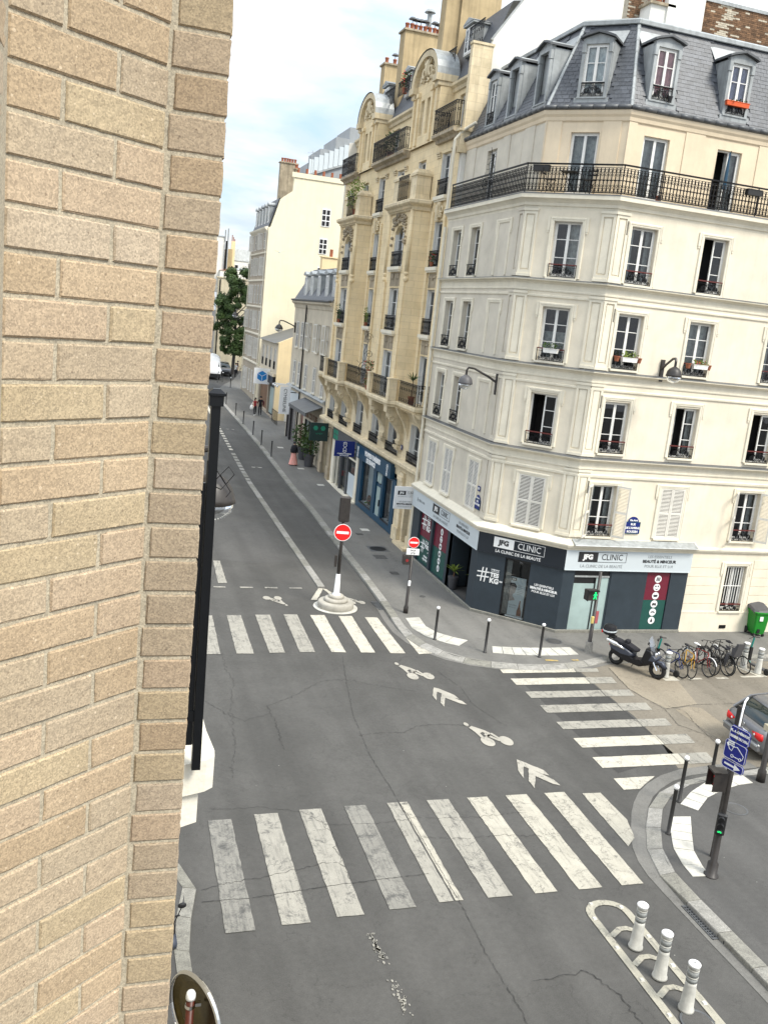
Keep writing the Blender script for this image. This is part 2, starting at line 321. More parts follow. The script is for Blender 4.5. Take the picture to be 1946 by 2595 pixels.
M = {}
M['road'] = asphalt('road_asphalt', (.072, .070, .065), (.092, .089, .083))
M['roadpatch'] = asphalt('dark_asphalt', (.050, .049, .046), (.062, .060, .057))
M['tan'] = asphalt('tan_asphalt', (.175, .156, .126), (.21, .186, .148), crack=.25, crackscale=.3)
M['conc'] = asphalt('pale_concrete', (.235, .20, .15), (.27, .235, .18), crack=.3)
M['walk'] = asphalt('pavement_asphalt', (.145, .141, .13), (.175, .169, .155), crack=.25, crackscale=.2)
M['walk2'] = asphalt('pavement_asphalt_patch', (.078, .076, .072), (.094, .091, .086), crack=.2)
M['granite'] = hue_by_object(mat('granite', (.27, .26, .235), .8, .18, 5, bump=.3, bscale=90, speck=60), .22, .2)
M['pw'] = paint('white_road_paint', (.54, .505, .42), (.08, .078, .072), .18)
M['pw2'] = paint('worn_white_road_paint', (.36, .34, .29), (.08, .078, .072), .42)
M['pw3'] = paint('very_worn_road_paint', (.27, .258, .225), (.08, .078, .072), .6)
M['pwn'] = paint('dirty_white_road_paint', (.46, .43, .355), (.08, .078, .072), .3)
M['pws'] = paint('dull_white_symbol_paint', (.40, .375, .32), (.08, .078, .072), .1)
M['pw4'] = mat('fresh_white_resin', (.60, .58, .52), .7, .14, 3, stain=.3, bump=.2, bscale=60)
M['py'] = paint('yellow_paint', (.62, .42, .08), (.2, .19, .17), .6)
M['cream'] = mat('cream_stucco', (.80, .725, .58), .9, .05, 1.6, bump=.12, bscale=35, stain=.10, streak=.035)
M['cream_shade'] = mat('shaded_cream_stucco', (.66, .605, .50), .9, .06, 1.6, bump=.12, bscale=35, stain=.12, streak=.035)  # cream stucco darkened for the left face, its shade put into the colour
M['cream5'] = mat('peach_stucco', (.78, .65, .47), .9, .05, 1.6, bump=.1, bscale=35, stain=.08, streak=.035)
M['trim'] = mat('white_moulding', (.80, .74, .60), .85, .05, 3, stain=.12, streak=.035)
M['lime'] = mat('yellow_limestone', (.86, .70, .44), .88, .08, 1.4, bump=.15, bscale=30, stain=.12, streak=.05)
M['lime2'] = mat('pale_limestone', (.80, .675, .46), .88, .08, 2.5, bump=.2, bscale=26, stain=.25, streak=.18)
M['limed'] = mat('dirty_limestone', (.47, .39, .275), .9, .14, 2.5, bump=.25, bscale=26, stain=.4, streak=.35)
M['grey'] = mat('pale_grey_render', (.60, .53, .41), .9, .06, 1.6, bump=.1, bscale=30, stain=.16, streak=.12)
M['taupe'] = mat('taupe_render', (.42, .355, .27), .9, .06, 1.5, stain=.12, streak=.1)
M['ygable'] = mat('yellow_white_gable_render', (.82, .745, .55), .9, .03, .8, stain=.06, streak=.05)
M['ylow'] = mat('yellow_render', (.82, .66, .40), .9, .04, .9, stain=.08, streak=.05)
M['white'] = mat('white_lacquer', (.78, .77, .73), .45, .04, 5)
M['whitewall'] = mat('old_white_render', (.80, .78, .72), .9, .05, 1.4, stain=.12, streak=.05, bump=.1)
M['ochre'] = mat('ochre_chimney_render', (.50, .385, .22), .9, .08, 1.6, stain=.2, streak=.2, bump=.2)
M['slate'] = hue_by_object(mat('slate', (.085, .092, .105), .45, .2, 12, bump=.15, spec=.5), .28)
M['slate2'] = mat('slate_far', (.085, .092, .105), .5, .25, 9, bump=.15)
M['zinc'] = mat('zinc', (.40, .42, .42), .5, .12, 3, metal=.2, stain=.25, streak=.2)
M['zincp'] = mat('pale_zinc', (.40, .42, .42), .5, .1, 3, stain=.2, streak=.15)
M['lead'] = mat('dark_lead', (.12, .125, .13), .5, .12, 4, metal=.3, stain=.2)
M['iron'] = mat('black_iron', (.006, .006, .007), .5, 0, spec=.25)
M['redrail'] = mat('dark_red_handrail', (.12, .022, .018), .5, 0)
M['glass'] = glassmat('window_glass', refl=.03)
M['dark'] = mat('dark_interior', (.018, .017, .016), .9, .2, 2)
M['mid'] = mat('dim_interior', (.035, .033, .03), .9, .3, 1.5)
M['curt'] = mat('white_curtain', (.42, .42, .40), .9, .25, 9, coords='Object')
M['curtd'] = mat('bright_net_curtain', (.72, .72, .70), .9, .2, 9, coords='Object')
M['curtp'] = mat('pink_curtain', (.70, .36, .38), .9, .2, 9, coords='Object')
M['curtb'] = mat('lilac_curtain', (.36, .36, .50), .9, .2, 9, coords='Object')
M['louvre'] = mat('shutter_paint', (.74, .71, .64), .6, .06, 4, stain=.15)
M['navy'] = mat('anthracite_blue_panel', (.030, .043, .055), .5, .1, 2.5, stain=.12)
M['sky_l'] = mat('pale_grey_sign', (.56, .61, .63), .5, .02, 2)
M['black'] = mat('black_plastic', (.012, .012, .013), .45, 0)
M['blackp'] = mat('satin_black_paint', (.02, .019, .018), .5, .2, 8)
M['pole'] = mat('brown_black_pole_paint', (.035, .030, .027), .45, .2, 8)
M['signw'] = mat('sign_white', (.85, .85, .84), .4, 0)
M['signr'] = mat('sign_red', (.72, .012, .012), .4, 0)
M['signb'] = mat('sign_blue', (.008, .016, .21), .4, 0)
M['enamel'] = mat('enamel_blue', (.015, .028, .17), .25, 0)
M['burg'] = mat('burgundy_film', (.155, .018, .036), .25, .05, 1.5)
M['dgreen'] = mat('dark_green_film', (.018, .085, .07), .25, .1, 1.5)
M['chrome'] = mat('chrome', (.75, .75, .75), .12, 0, metal=1)
M['rubber'] = mat('rubber', (.016, .016, .016), .8, .1, 20)
M['terra'] = mat('terracotta', (.30, .10, .05), .8, .15, 9)
M['leaf'] = mat('leaf_green', (.055, .10, .022), .6, .4, 5, spec=.3)
M['leafd'] = mat('tree_leaf_dark', (.085, .135, .035), .6, .45, 1.3, col2=(.022, .045, .012), spec=.3)
M['leafl'] = mat('light_leaf', (.20, .27, .04), .6, .3, 9)
M['frost'] = mat('frosted_glass', (.36, .46, .44), .35, .12, 1.2, spec=.6)
M['teal'] = mat('teal_metal', (.02, .23, .19), .4, 0)
M['binG'] = mat('green_plastic', (.010, .22, .018), .45, .05, 4)
M['binL'] = mat('grey_plastic_lid', (.07, .07, .075), .5, .1, 4)
M['wood'] = mat('brown_wood', (.20, .105, .05), .7, .25, 8, streak=.3)
M['skin'] = mat('skin', (.42, .24, .16), .6, 0)
M['tblack'] = mat('black_cloth', (.012, .012, .016), .9, 0)
M['orange'] = mat('orange_plastic', (.70, .10, .015), .5, .1, 9)
M['blue'] = mat('petrol_blue_paint', (.008, .055, .105), .35, .05, 3)
M['txtk'] = mat('black_lettering', (.02, .02, .022), .5, 0)
M['txtg'] = mat('grey_lettering', (.25, .27, .28), .5, 0)
M['txtw'] = mat('white_lettering', (.85, .85, .83), .5, 0)
ashlar(M['lime']); ashlar(M['lime2'], .7, .36)
def emis(name, col, s): return mat(name, tuple(x * .3 for x in col), .4, 0, emit=col, estr=s)
M['egreen'] = emis('green_signal_light', (.02, 1, .25), .7)
M['ered'] = emis('red_signal_light', (.6, .01, .01), .22)

# ------------------------------------------------------------------ text as flat raised lettering
_tc = {}
def text_mesh(s, size, mat_, bold=0, align='CENTER', depth=.004):
    key = (s, size, mat_.name, bold, align)
    if key in _tc: return _tc[key]
    c = bpy.data.curves.new('lettering', 'FONT'); c.body = s; c.size = size; c.align_x = align; c.align_y = 'CENTER'; c.offset = bold; c.extrude = depth; c.resolution_u = 2
    o = bpy.data.objects.new('lettering', c); COL.objects.link(o)
    bpy.context.view_layer.update()
    me = bpy.data.meshes.new_from_object(o.evaluated_get(bpy.context.evaluated_depsgraph_get()))
    bpy.data.objects.remove(o); me.materials.clear(); me.materials.append(mat_)
    # stand up: text x -> x, text y -> z, facing -y
    me.transform(Matrix.Rotation(pi / 2, 4, 'X')); _tc[key] = me; return me
def text(s, size, mat_, parent, x, y, z, bold=0, sx=1, align='CENTER', rz=0, name='lettering'):
    o = link(name, text_mesh(s, size, mat_, bold, align), parent, (x, y, z), rz); o.scale = (sx, 1, 1); return o
# ------------------------------------------------------------------ ground: road, pavements, markings
def gz(y): return .03 * max(0, min(y, 170) - 56)
K = 11.1 / 11   # road lies 10 cm below the pavements
def rd(p): return (p[0] * K, p[1] * K)
g = MB()
ys = [-80, 0, 56, 100, 170, 700]; xs = [-600, -80, 0, 12, 30, 120, 700]
for j in range(len(ys) - 1):
    for i in range(len(xs) - 1):
        g.poly([(xs[i], ys[j], gz(ys[j]) - .1), (xs[i + 1], ys[j], gz(ys[j]) - .1), (xs[i + 1], ys[j + 1], gz(ys[j + 1]) - .1), (xs[i], ys[j + 1], gz(ys[j + 1]) - .1)])
obj('road', g, M['road'], kind='structure')
def flat(name, pts, z, m, kind='structure', parent=None, **k):
    a = sum(pts[i - 1][0] * pts[i][1] - pts[i][0] * pts[i - 1][1] for i in range(len(pts)))
    if a < 0: pts = pts[::-1]
    mb = MB(); mb.poly([(p[0], p[1], z + gz(p[1])) for p in pts]); return obj(name, mb, m, parent, kind=kind, **k)
# side street surface: tan concrete with patches
sidest = flat('side_street', [rd(p) for p in [(15.85, 26.45), (15.78, 24.2), (15.8, 22.5), (15.6, 20.7), (15.2, 19.3), (16.4, 19.15), (60, 19.15), (60, 27.1), (17.6, 27.0), (16.8, 26.6)]], -.096, M['tan'])
flat('concrete_patch', [rd(p) for p in [(17.1, 26.3), (16.95, 25.3), (16.8, 24.45), (17.0, 23.6), (17.25, 22.95), (18.55, 23.2), (19.05, 25.0), (18.6, 26.2)]], -.092, M['conc'])
flat('concrete_patch', [rd(p) for p in [(17.5, 22.85), (17.55, 21.3), (17.75, 20.2), (18.4, 20.0), (18.5, 22.9), (18.1, 23.05)]], -.092, M['conc'])
flat('road_patch', [rd(p) for p in [(13.3, 26.2), (15.75, 26.25), (15.74, 23.0), (15.6, 20.0), (13.3, 19.2)]], -.096, M['roadpatch'])
flat('road_patch', [rd(p) for p in [(5.2, 46), (8.1, 46), (8.2, 38.6), (6.3, 38.4), (5.1, 38.9)]], -.096, M['walk2'])
# pavements
kN = [(11.35, 96), (11.5, 84), (11.62, 77.3), (11.7, 68.6), (11.62, 60), (11.5, 50), (11.32, 45.7), (11.05, 36.9), (10.85, 32.6), (10.72, 31.0), (10.68, 29.8), (10.85, 28.8), (11.2, 27.95), (11.65, 27.35), (12.25, 26.9), (13.2, 26.5), (14.3, 26.3), (15.4, 26.35), (16.5, 26.62), (17.4, 26.97), (18.6, 27.0), (24.0, 27.05), (40, 27.1)]
def offs(path, d):
    mb = MB(); mb.sweep(path, [(d, 0)]); return [(v[0], v[1]) for v in mb.v]
near = [(x + .25, 50) if y == 50 else (x, y) for x, y in offs([p for p in kN if p[1] <= 50], -.27)]
nw = near + [(40, 31), (17.5, 31), (16, 33), (16, 50)]
flat('pavement', nw, 0, M['walk'], kind='structure')
b1 = [(11.77, 50), (11.56, 56), (16, 56), (16, 50)]; flat('pavement', b1, 0, M['walk'])
flat('pavement', [(11.56, 56), (11.62, 60), (11.7, 68.6), (11.62, 77.3), (11.5, 84), (16, 84), (16, 56)], 0, M['walk'])
flat('pavement', [(11.5, 84), (11.35, 96), (12.6, 104), (13.6, 108), (15.0, 112), (19, 130), (30, 130), (30, 84)], 0, M['walk'])
kS = [(40, 19.12), (17.6, 19.1), (16.6, 19.03), (15.34, 18.9), (14.6, 18.65), (14.0, 18.3), (13.55, 17.95), (13.17, 17.54), (12.85, 17.12), (12.59, 16.7), (12.3, 16.25), (12.08, 15.8), (11.93, 15.35), (11.86, 14.9), (11.85, 14.2), (11.87, 12.9), (11.9, 11.5), (11.88, 8), (11.85, 2), (11.8, -20)]
flat('pavement', offs(kS, -.3) + [(40, -20)], 0, M['walk2'])
kW = [(-12, 17.7), (.4, 17.65), (1.2, 17.35), (1.65, 17.0), (1.95, 16.5), (2.1, 15.9), (2.08, 15.3), (1.9, 14.9), (1.82, 14.2), (1.84, 13.0), (1.86, 10), (1.88, 4), (1.9, -10)]
flat('pavement', offs(kW, .23)[::-1] + [(-12, -10)], 0, M['walk2'])
flat('pavement', [(3.0, 33.2), (2.5, 35), (2.4, 56), (-14, 56), (-14, 33)], 0, M['walk'])
flat('pavement', [(2.4, 56), (4.0, 120), (-14, 120), (-14, 56)], 0, M['walk'])
# kerb stones: one object per stone, slightly uneven
pav = thing('kerb', 'pale granite kerb stones edging the far pavement and its rounded corner', 'kerb', (11, 31, 0))
pav2 = thing('kerb', 'granite kerb curving round the lower right street corner', 'kerb', (12, 15, 0))
pav3 = thing('kerb', 'short kerb edging the pavement beneath the brick pier', 'kerb', (2, 15, 0))
pav['kind'] = pav2['kind'] = pav3['kind'] = 'structure'
def arc(path, step):
    out = []; P = [Vector((*p, 0)) for p in path]; i = 0; pos = P[0]; need = step; out = [P[0]]
    for a, b in zip(P, P[1:]):
        L_ = (b - a).length; t = 0
        while L_ - t >= need: t += need; out.append(a.lerp(b, t / L_)); need = step
        need -= (L_ - t)
    return out
def kerb(par, path, w, step, drop, maxn=999):
    q = arc(path, step); rest = MB()
    for i in range(len(q) - 1):
        a, b = q[i], q[i + 1]; d = (b - a).normalized(); n = Vector((d.y, -d.x, 0))  # right side of the walking direction = pavement side given below
        n = n * par['side']
        dz = random.uniform(-.004, .004); gp = .008
        a2, b2 = a + d * gp, b - d * gp
        if i + 2 < len(q): n2 = Vector(((q[i + 2] - b).y, -(q[i + 2] - b).x, 0)).normalized() * par['side']; nb = (n + n2).normalized()
        else: nb = n
        if i > 0: n0 = Vector(((a - q[i - 1]).y, -(a - q[i - 1]).x, 0)).normalized() * par['side']; na = (n + n0).normalized()
        else: na = n
        da, db = drop(a), drop(b); mb = MB()
        pts = []
        for p, nn, dd in ((a2, na, da), (b2, nb, db)):
            z = gz(p.y) + .012 + dz
            pts.append([(p.x, p.y, z - dd), (p.x + nn.x * w, p.y + nn.y * w, z), (p.x + nn.x * w, p.y + nn.y * w, z - .25), (p.x - nn.x * .012, p.y - nn.y * .012, z - dd - .018), (p.x - nn.x * .012, p.y - nn.y * .012, z - .25)])
        A = [mb.V(p) for p in pts[0]]; B = [mb.V(p) for p in pts[1]]
        ring = [0, 1, 2, 4, 3]
        for k in range(5): i0, i1 = ring[k], ring[(k + 1) % 5]; mb.F((A[i0], B[i0], B[i1], A[i1]))
        mb.F([A[k] for k in ring][::-1]); mb.F([B[k] for k in ring])
        if i < maxn:
            off = Vector(par.location); mb.v = [(v[0] - off.x, v[1] - off.y, v[2] - off.z) for v in mb.v]
            obj('kerb_stone', mb, M['granite'], par)
        else:
            st = len(rest.v); rest.v += mb.v; rest.f += [tuple(x + st for x in f) for f in mb.f]; rest.mi += mb.mi; rest.sm += mb.sm
    if rest.f:
        off = Vector(par.location); rest.v = [(v[0] - off.x, v[1] - off.y, v[2] - off.z) for v in rest.v]
        obj('kerb_stones', rest, M['granite'], par, kind='stuff')
pav['side'] = 1; pav2['side'] = 1; pav3['side'] = 1
def dropN(p): return .085 * max(0, min(1, (30.8 - p.y) / 1.0)) if p.x < 16.6 else .085 * max(0, min(1, (18.2 - p.x) / 1.5)) if p.x < 18.2 else 0
kerb(pav, [(26, 27.07)] + kN[:-1][::-1], .3, .95, dropN, 75)
def dropS(p): return .08 * max(0, min(1, (p.y - 13.9) / 1.2)) if p.x < 17.4 else 0
kerb(pav2, [(20.5, 19.12)][:0] + [(11.88, 8)] + kS[1:-3][::-1][0:] + [(20.5, 19.12)], .32, 1.0, dropS, 60)
kerb(pav3, kW[1:-2], .25, .9, lambda p: .05, 60)
# gutters: paler strips along the kerb
for nm, kk, sgn in (('gutter', kN[8:], 1), ('gutter', kS[1:], 1)):
    mb = MB(); mb.sweep([rd(p) for p in kk], [(.0, -.091), (.36, -.0915)] if nm and kk is not None and kk[0][0] < 15 else [(0, -.091), (.36, -.0915)]); obj('gutter', mb, M['walk'], kind='structure')
# road markings -------------------------------------------------
Z = -.086
def stripe(pts, m, name='painted_bar', parent=None, z=Z):
    pts = [rd(p) for p in pts]
    a = sum(pts[i - 1][0] * pts[i][1] - pts[i][0] * pts[i - 1][1] for i in range(len(pts)))
    if a < 0: pts = pts[::-1]
    mb = MB()
    # jitter long edges for worn outlines
    out = []
    for i, p in enumerate(pts):
        q = pts[(i + 1) % len(pts)]; n = max(1, int(math.dist(p, q) / .16)); 
        for k in range(n):
            t = k / n; j = 0 if k == 0 else .009
            out.append((p[0] + (q[0] - p[0]) * t + random.uniform(-j, j), p[1] + (q[1] - p[1]) * t + random.uniform(-j, j)))
    mb.poly([(p[0], p[1], z + gz(p[1])) for p in out]); return obj(name, mb, m, parent, kind=None if parent else 'structure')
z1 = thing('zebra_crossing', 'far zebra crossing beside the round traffic island', 'zebra crossing'); z2 = thing('zebra_crossing', 'zebra crossing over the mouth of the tan side street', 'zebra crossing'); z3 = thing('zebra_crossing', 'nearest wide zebra crossing with cracked worn bars', 'zebra crossing')
for z_ in (z1, z2, z3): z_['kind'] = 'structure'
for i, (L_) in enumerate([[(3.54, 31.45), (4.08, 31.46), (3.95, 27.75), (3.45, 27.75)], [(4.60, 31.50), (5.11, 31.51), (5.02, 27.77), (4.46, 27.78)], [(5.63, 31.57), (6.17, 31.58), (6.05, 27.85), (5.54, 27.83)], [(6.68, 31.63), (7.19, 31.64), (7.06, 27.88), (6.55, 27.89)], [(7.67, 31.57), (8.21, 31.58), (8.10, 27.83), (7.62, 27.87)], [(8.73, 31.48), (9.24, 31.49), (9.10, 27.80), (8.62, 27.81)], [(9.71, 31.37), (10.19, 31.32), (10.15, 27.71), (9.62, 27.73)], [(10.64, 29.21), (10.94, 29.01), (11.11, 27.7), (10.60, 27.62)]]):
    stripe(L_, M['pw2'] if i < 4 else M['pw'], parent=z1)
for i, (yt, yb, x0, x1) in enumerate([(26.22, 25.9, 12.98, 16.62), (25.45, 24.94, 13.02, 16.75), (24.41, 23.93, 13.06, 16.8), (23.4, 22.87, 13.08, 16.78), (22.26, 21.77, 13.05, 16.76), (21.21, 20.64, 13.05, 16.78), (20.08, 19.49, 13.03, 16.66)]):
    w = [(x0, yt), (15.72, yt), (15.65, yb), (x0 - .02, yb)]; stripe(w, M['pw'] if i in (0, 1, 5, 6) else M['pw2'], parent=z2)
    stripe([(15.74, yt), (x1, yt), (x1 - .1, yb), (15.67, yb)], M['pw2'], parent=z2)
stripe([(13.01, 18.93), (14.24, 18.94), (13.43, 18.36), (12.97, 18.36)], M['pw'], parent=z2)
for i, (a, b, c, d) in enumerate([(2.56, 3.06, 3.03, 2.49), (3.58, 4.11, 4.06, 3.52), (4.61, 5.12, 5.11, 4.58), (5.67, 6.18, 6.17, 5.63), (6.70, 7.20, 7.17, 6.67), (7.69, 8.24, 8.23, 7.70), (8.72, 9.25, 9.23, 8.73), (9.73, 10.29, 10.26, 9.72), (10.77, 11.32, 11.24, 10.72)]):
    yt = 18.1 + .33 * (1 - math.exp(-i / 2)); yb = 14.38 + .3 * min(1, i / 4)
    mm = M['pw3'] if i in (0, 3) else M['pw2'] if i in (1, 2, 4, 5) else M['pwn']
    if i == 4:
        stripe([(a, yt), (a + .27, yt), (c - .2, yb), (d, yb)], M['pw2'], parent=z3); stripe([(a + .31, yt), (b, yt), (c, yb), (c - .16, yb)], M['pwn'], parent=z3)
    else: stripe([(a, yt), (b, yt), (c, yb), (d, yb)], mm, parent=z3)
stripe([(11.76, 18.31), (12.26, 18.29), (12.27, 17.04), (12.02, 16.3), (11.67, 16.0)], M['pwn'], parent=z3)
# cycle lane separator: raised concrete strip with joints, dashed part beyond
sep = thing('lane_separator', 'long pale kerb strip dividing the cycle lane from the road', 'lane separator', (8.9, 35, 0))
def seppt(y): return 8.86 + (y - 35) * .0105 if y < 60 else 9.12 + (y - 60) * .018
yy = 35.0; i = 0
while yy < 66:
    y2 = yy + 1.0; mb = MB(); x0, x1 = seppt(yy) - .145, seppt(y2) - .145
    p = [rd((x0, yy + .01)), rd((x0 + .29, yy + .01)), rd((x1 + .29, y2 - .01)), rd((x1, y2 - .01))]
    mb.prism([(a[0] - 8.9, a[1] - 35) for a in p], gz(yy) - .12, gz(yy) - .055 + random.uniform(-.004, .004)); obj('kerb_stone', mb, M['granite'], sep); yy = y2
for k in range(9): stripe([(seppt(67 + k * 1.1) - .13, 67 + k * 1.1), (seppt(67 + k * 1.1) + .13, 67 + k * 1.1), (seppt(67.6 + k * 1.1) + .13, 67.6 + k * 1.1), (seppt(67.6 + k * 1.1) - .13, 67.6 + k * 1.1)], M['pw'], 'painted_dash')
stripe([(seppt(77) - .14, 77), (seppt(77) + .14, 77), (seppt(100) + .14, 100), (seppt(100) - .14, 100)], M['pw'], 'painted_line')
stripe([(8.70, 34.85), (8.92, 34.85), (8.32, 33.35), (8.08, 33.35)], M['pw'], 'painted_line'); stripe([(8.86, 34.85), (9.02, 34.75), (9.25, 33.9), (9.05, 33.8)], M['pw'], 'painted_line')
for a in ((4.49, 4.96), (5.53, 6.04), (6.52, 7.03), (7.51, 8.03)): stripe([(a[0], 34.92), (a[1], 34.92), (a[1], 34.76), (a[0], 34.76)], M['pw2'], 'painted_dash')
stripe([(4.88, 38.6), (5.17, 38.6), (5.08, 35.37), (4.73, 35.35)], M['pw2'], 'painted_dash'); stripe([(4.7, 44), (5.0, 44), (4.95, 41.0), (4.66, 41)], M['pw2'], 'painted_dash')
# worn centre line
R_ = random.Random(2); mb = MB()
for k in range(520):
    y = R_.uniform(8, 14.2)
    if sin(y * 5.2) < R_.uniform(-.9, .55): continue
    x = 4.98 + (14.2 - y) * .045 + R_.gauss(.08, .045); r = R_.uniform(.008, .028); mb.poly([(x * K + r * R_.uniform(.5, 1.3) * cos(q), y * K + r * R_.uniform(.6, 2.2) * sin(q), Z) for q in [2 * pi * i / 7 for i in range(7)]])
obj('worn_line', mb, M['pw2'], kind='stuff')['label'] = 'flaked remains of a white centre line'
# bicycle symbols and chevrons
def symbol_bike(cx, cy, sc, ang, m, label):
    root = thing('bicycle_symbol', label, 'road marking', (cx * K, cy * K, gz(cy) - .084), ang, 'white bicycle symbols on the road'); root['kind'] = 'structure'
    def el(x, y, rx, ry):
        mb = MB(); mb.poly([(x + rx * cos(2 * pi * k / 18), y + ry * sin(2 * pi * k / 18), 0) for k in range(18)]); return mb
    for x in (-.27, .29): obj('wheel_mark', el(x * sc, -.1 * sc, .19 * sc, .29 * sc), m, root)
    for p in ([(-.5, .78), (-.38, .9), (-.1, .6), (.02, .4), (-.05, .3), (-.2, .48), (-.3, .42), (-.28, .1), (-.37, .08), (-.42, .5)], [(-.22, .3), (-.16, .42), (.14, -.02), (.08, -.12)], [(-.02, .36), (.06, .42), (.2, .02), (.13, -.02)], [(-.3, .12), (-.22, .2), (-.02, .36), (-.06, .22)]):
        mb = MB(); mb.poly([(x * sc, y * sc, .001) for x, y in p[::-1]]); obj('rider_mark', mb, m, root)
    obj('head_mark', el(-.5 * sc, 1.0 * sc, .07 * sc, .13 * sc), m, root)
symbol_bike(6.6, 33.45, .78, pi, M['pws'], 'white bicycle symbol left of the round island'); symbol_bike(9.86, 33.15, .7, .05, M['pws'], 'white bicycle symbol right of the round island')
symbol_bike(10.02, 25.85, .95, 0, M['pws'], 'white bicycle symbol just after the far crossing'); symbol_bike(10.7, 21.3, .98, 0, M['pws'], 'bicycle symbol in the middle of the junction')
symbol_bike(10.25, 61.5, .8, .0, M['pws'], 'small bicycle symbol in the cycle lane'); symbol_bike(10.3, 76.5, .8, 0, M['pws'], 'farthest bicycle symbol in the cycle lane')
def chev(pts, label):
    root = thing('chevron_marking', label, 'road marking'); root['kind'] = 'structure'
    for L_ in pts: stripe(L_, M['pws'], 'chevron_stroke', root, -.084)
CHU1 = [(10.16, 24.86), (10.29, 24.77), (10.62, 24.26), (10.66, 23.98), (10.52, 24.06), (10.15, 24.53), (9.91, 23.92), (9.91, 24.29)]
CHU2 = [(10.24, 24.4), (10.36, 24.27), (10.7, 23.83), (10.76, 23.57), (10.6, 23.62), (10.25, 24.09), (9.99, 23.46), (9.98, 23.75)]
CHL1 = [(10.82, 20.15), (10.99, 19.95), (11.3, 19.52), (11.32, 19.24), (11.18, 19.33), (10.84, 19.76), (10.57, 19.17), (10.6, 19.58)]
CHL2 = [(10.93, 19.65), (11.03, 19.52), (11.33, 19.04), (11.38, 18.73), (11.22, 18.82), (10.93, 19.25), (10.63, 18.66), (10.64, 19.04)]
chev([CHU1, CHU2], 'upper white double chevron on the junction')
chev([CHL1, CHL2], 'lower white double chevron by the nearest crossing')
M['crk'] = mat('dark_crack', (.036, .035, .033), .95, .3, 30)  # plain dark tone of the road crack ribbons
def crack(pts, w=.012, jit=.05, z=Z + .004, gap=.05):
    P = [Vector(rd(p)) for p in pts]; mb = MB(); R_ = random.Random(int(pts[0][0] * 97 + len(pts))); q = []
    for a, b in zip(P, P[1:]):
        n = max(2, int((b - a).length / .07)); d = (b - a).normalized(); nn = Vector((-d.y, d.x))
        for i in range(n): q.append(a.lerp(b, i / n) + nn * R_.gauss(0, jit * .45))
    for a, b in zip(q, q[1:]):
        if R_.random() < gap: continue
        d = (b - a).normalized(); nn = Vector((-d.y, d.x)); wa, wb = w * R_.uniform(.1, .5), w * R_.uniform(.1, .5); mb.poly([(*(a - nn * wa), z), (*(b - nn * wb), z), (*(b + nn * wb), z), (*(a + nn * wa), z)])
    obj('road_crack', mb, M['crk'], kind='structure')
for p, w, j in (([(2.19, 15.67), (2.57, 15.8), (3.6, 15.97), (4.62, 16.22), (5.06, 16.23)], .016, .05), ([(2.16, 15.32), (3.05, 15.31), (4.1, 15.42), (5.2, 15.52), (6.84, 15.61)], .02, .015),
    ([(2.68, 18.53), (3.77, 18.52), (4.63, 18.23), (5.1, 17.63), (6.13, 17.55), (7.11, 17.67), (8.28, 17.58), (9.96, 17.61)], .012, .05), ([(7.1, 16.9), (8.0, 16.75), (9.0, 16.8), (9.9, 16.6)], .013, .05), ([(5.07, 17.67), (5.15, 17.1), (5.07, 16.61), (5.11, 15.55)], .016, .06),
    ([(4.8, 21.22), (4.85, 22.74), (4.8, 23.81), (5.8, 24.55), (6.71, 25.49), (7.52, 25.59), (8.49, 25.04), (9.57, 24.55)], .013, .06), ([(3.13, 24.23), (3.54, 23.45), (4.01, 22.9), (4.86, 23.37)], .013, .06), ([(6.94, 21.82), (7.59, 21.95), (8.24, 21.9), (8.75, 22.28), (9.57, 22.35), (10.4, 22.16)], .016, .04), ([(4.01, 27.86), (3.96, 26.49), (4.08, 25.72), (3.75, 23.65), (3.6, 21.5), (3.3, 19.8)], .011, .07),
    ([(7.9, 27.5), (7.5, 25.4), (7.1, 23), (6.95, 20.83), (6.97, 19.64), (7.03, 17.72), (7.08, 14.49), (7.02, 13.17), (7.05, 12.0), (7.0, 9.5)], .014, .022), ([(7.56, 12.35), (8.1, 12.41), (8.64, 12.42), (8.96, 11.85), (8.99, 10.35)], .02, .06), ([(13.23, 24.44), (13.66, 23.74), (14.54, 23.2)], .014, .04), ([(10.74, 26.15), (11.04, 24.88), (10.96, 23.56), (11.4, 22.0)], .014, .03),
    ([(17.09, 26.25), (16.8, 24.45), (17.14, 22.89), (16.89, 21.8), (17.44, 21.02), (17.6, 20.19)], .022, .03), ([(17.14, 22.89), (18.39, 23.15), (25, 23.17)], .02, .012), ([(17.41, 23.12), (17.74, 22.69), (17.47, 21.61), (17.31, 20.21)], .018, .04), ([(15.72, 26.1), (15.7, 24), (15.62, 21), (15.4, 19.4)], .012, .01), ([(20.9, 23.2), (20.3, 21.5), (20.1, 19.4)], .014, .012), ([(5.1, 46), (5.2, 39), (4.0, 33)], .01, .02), ([(9.7, 27.0), (10.0, 27.45), (11.0, 27.3), (11.3, 26.7)], .012, .04)): crack(p, w, j)
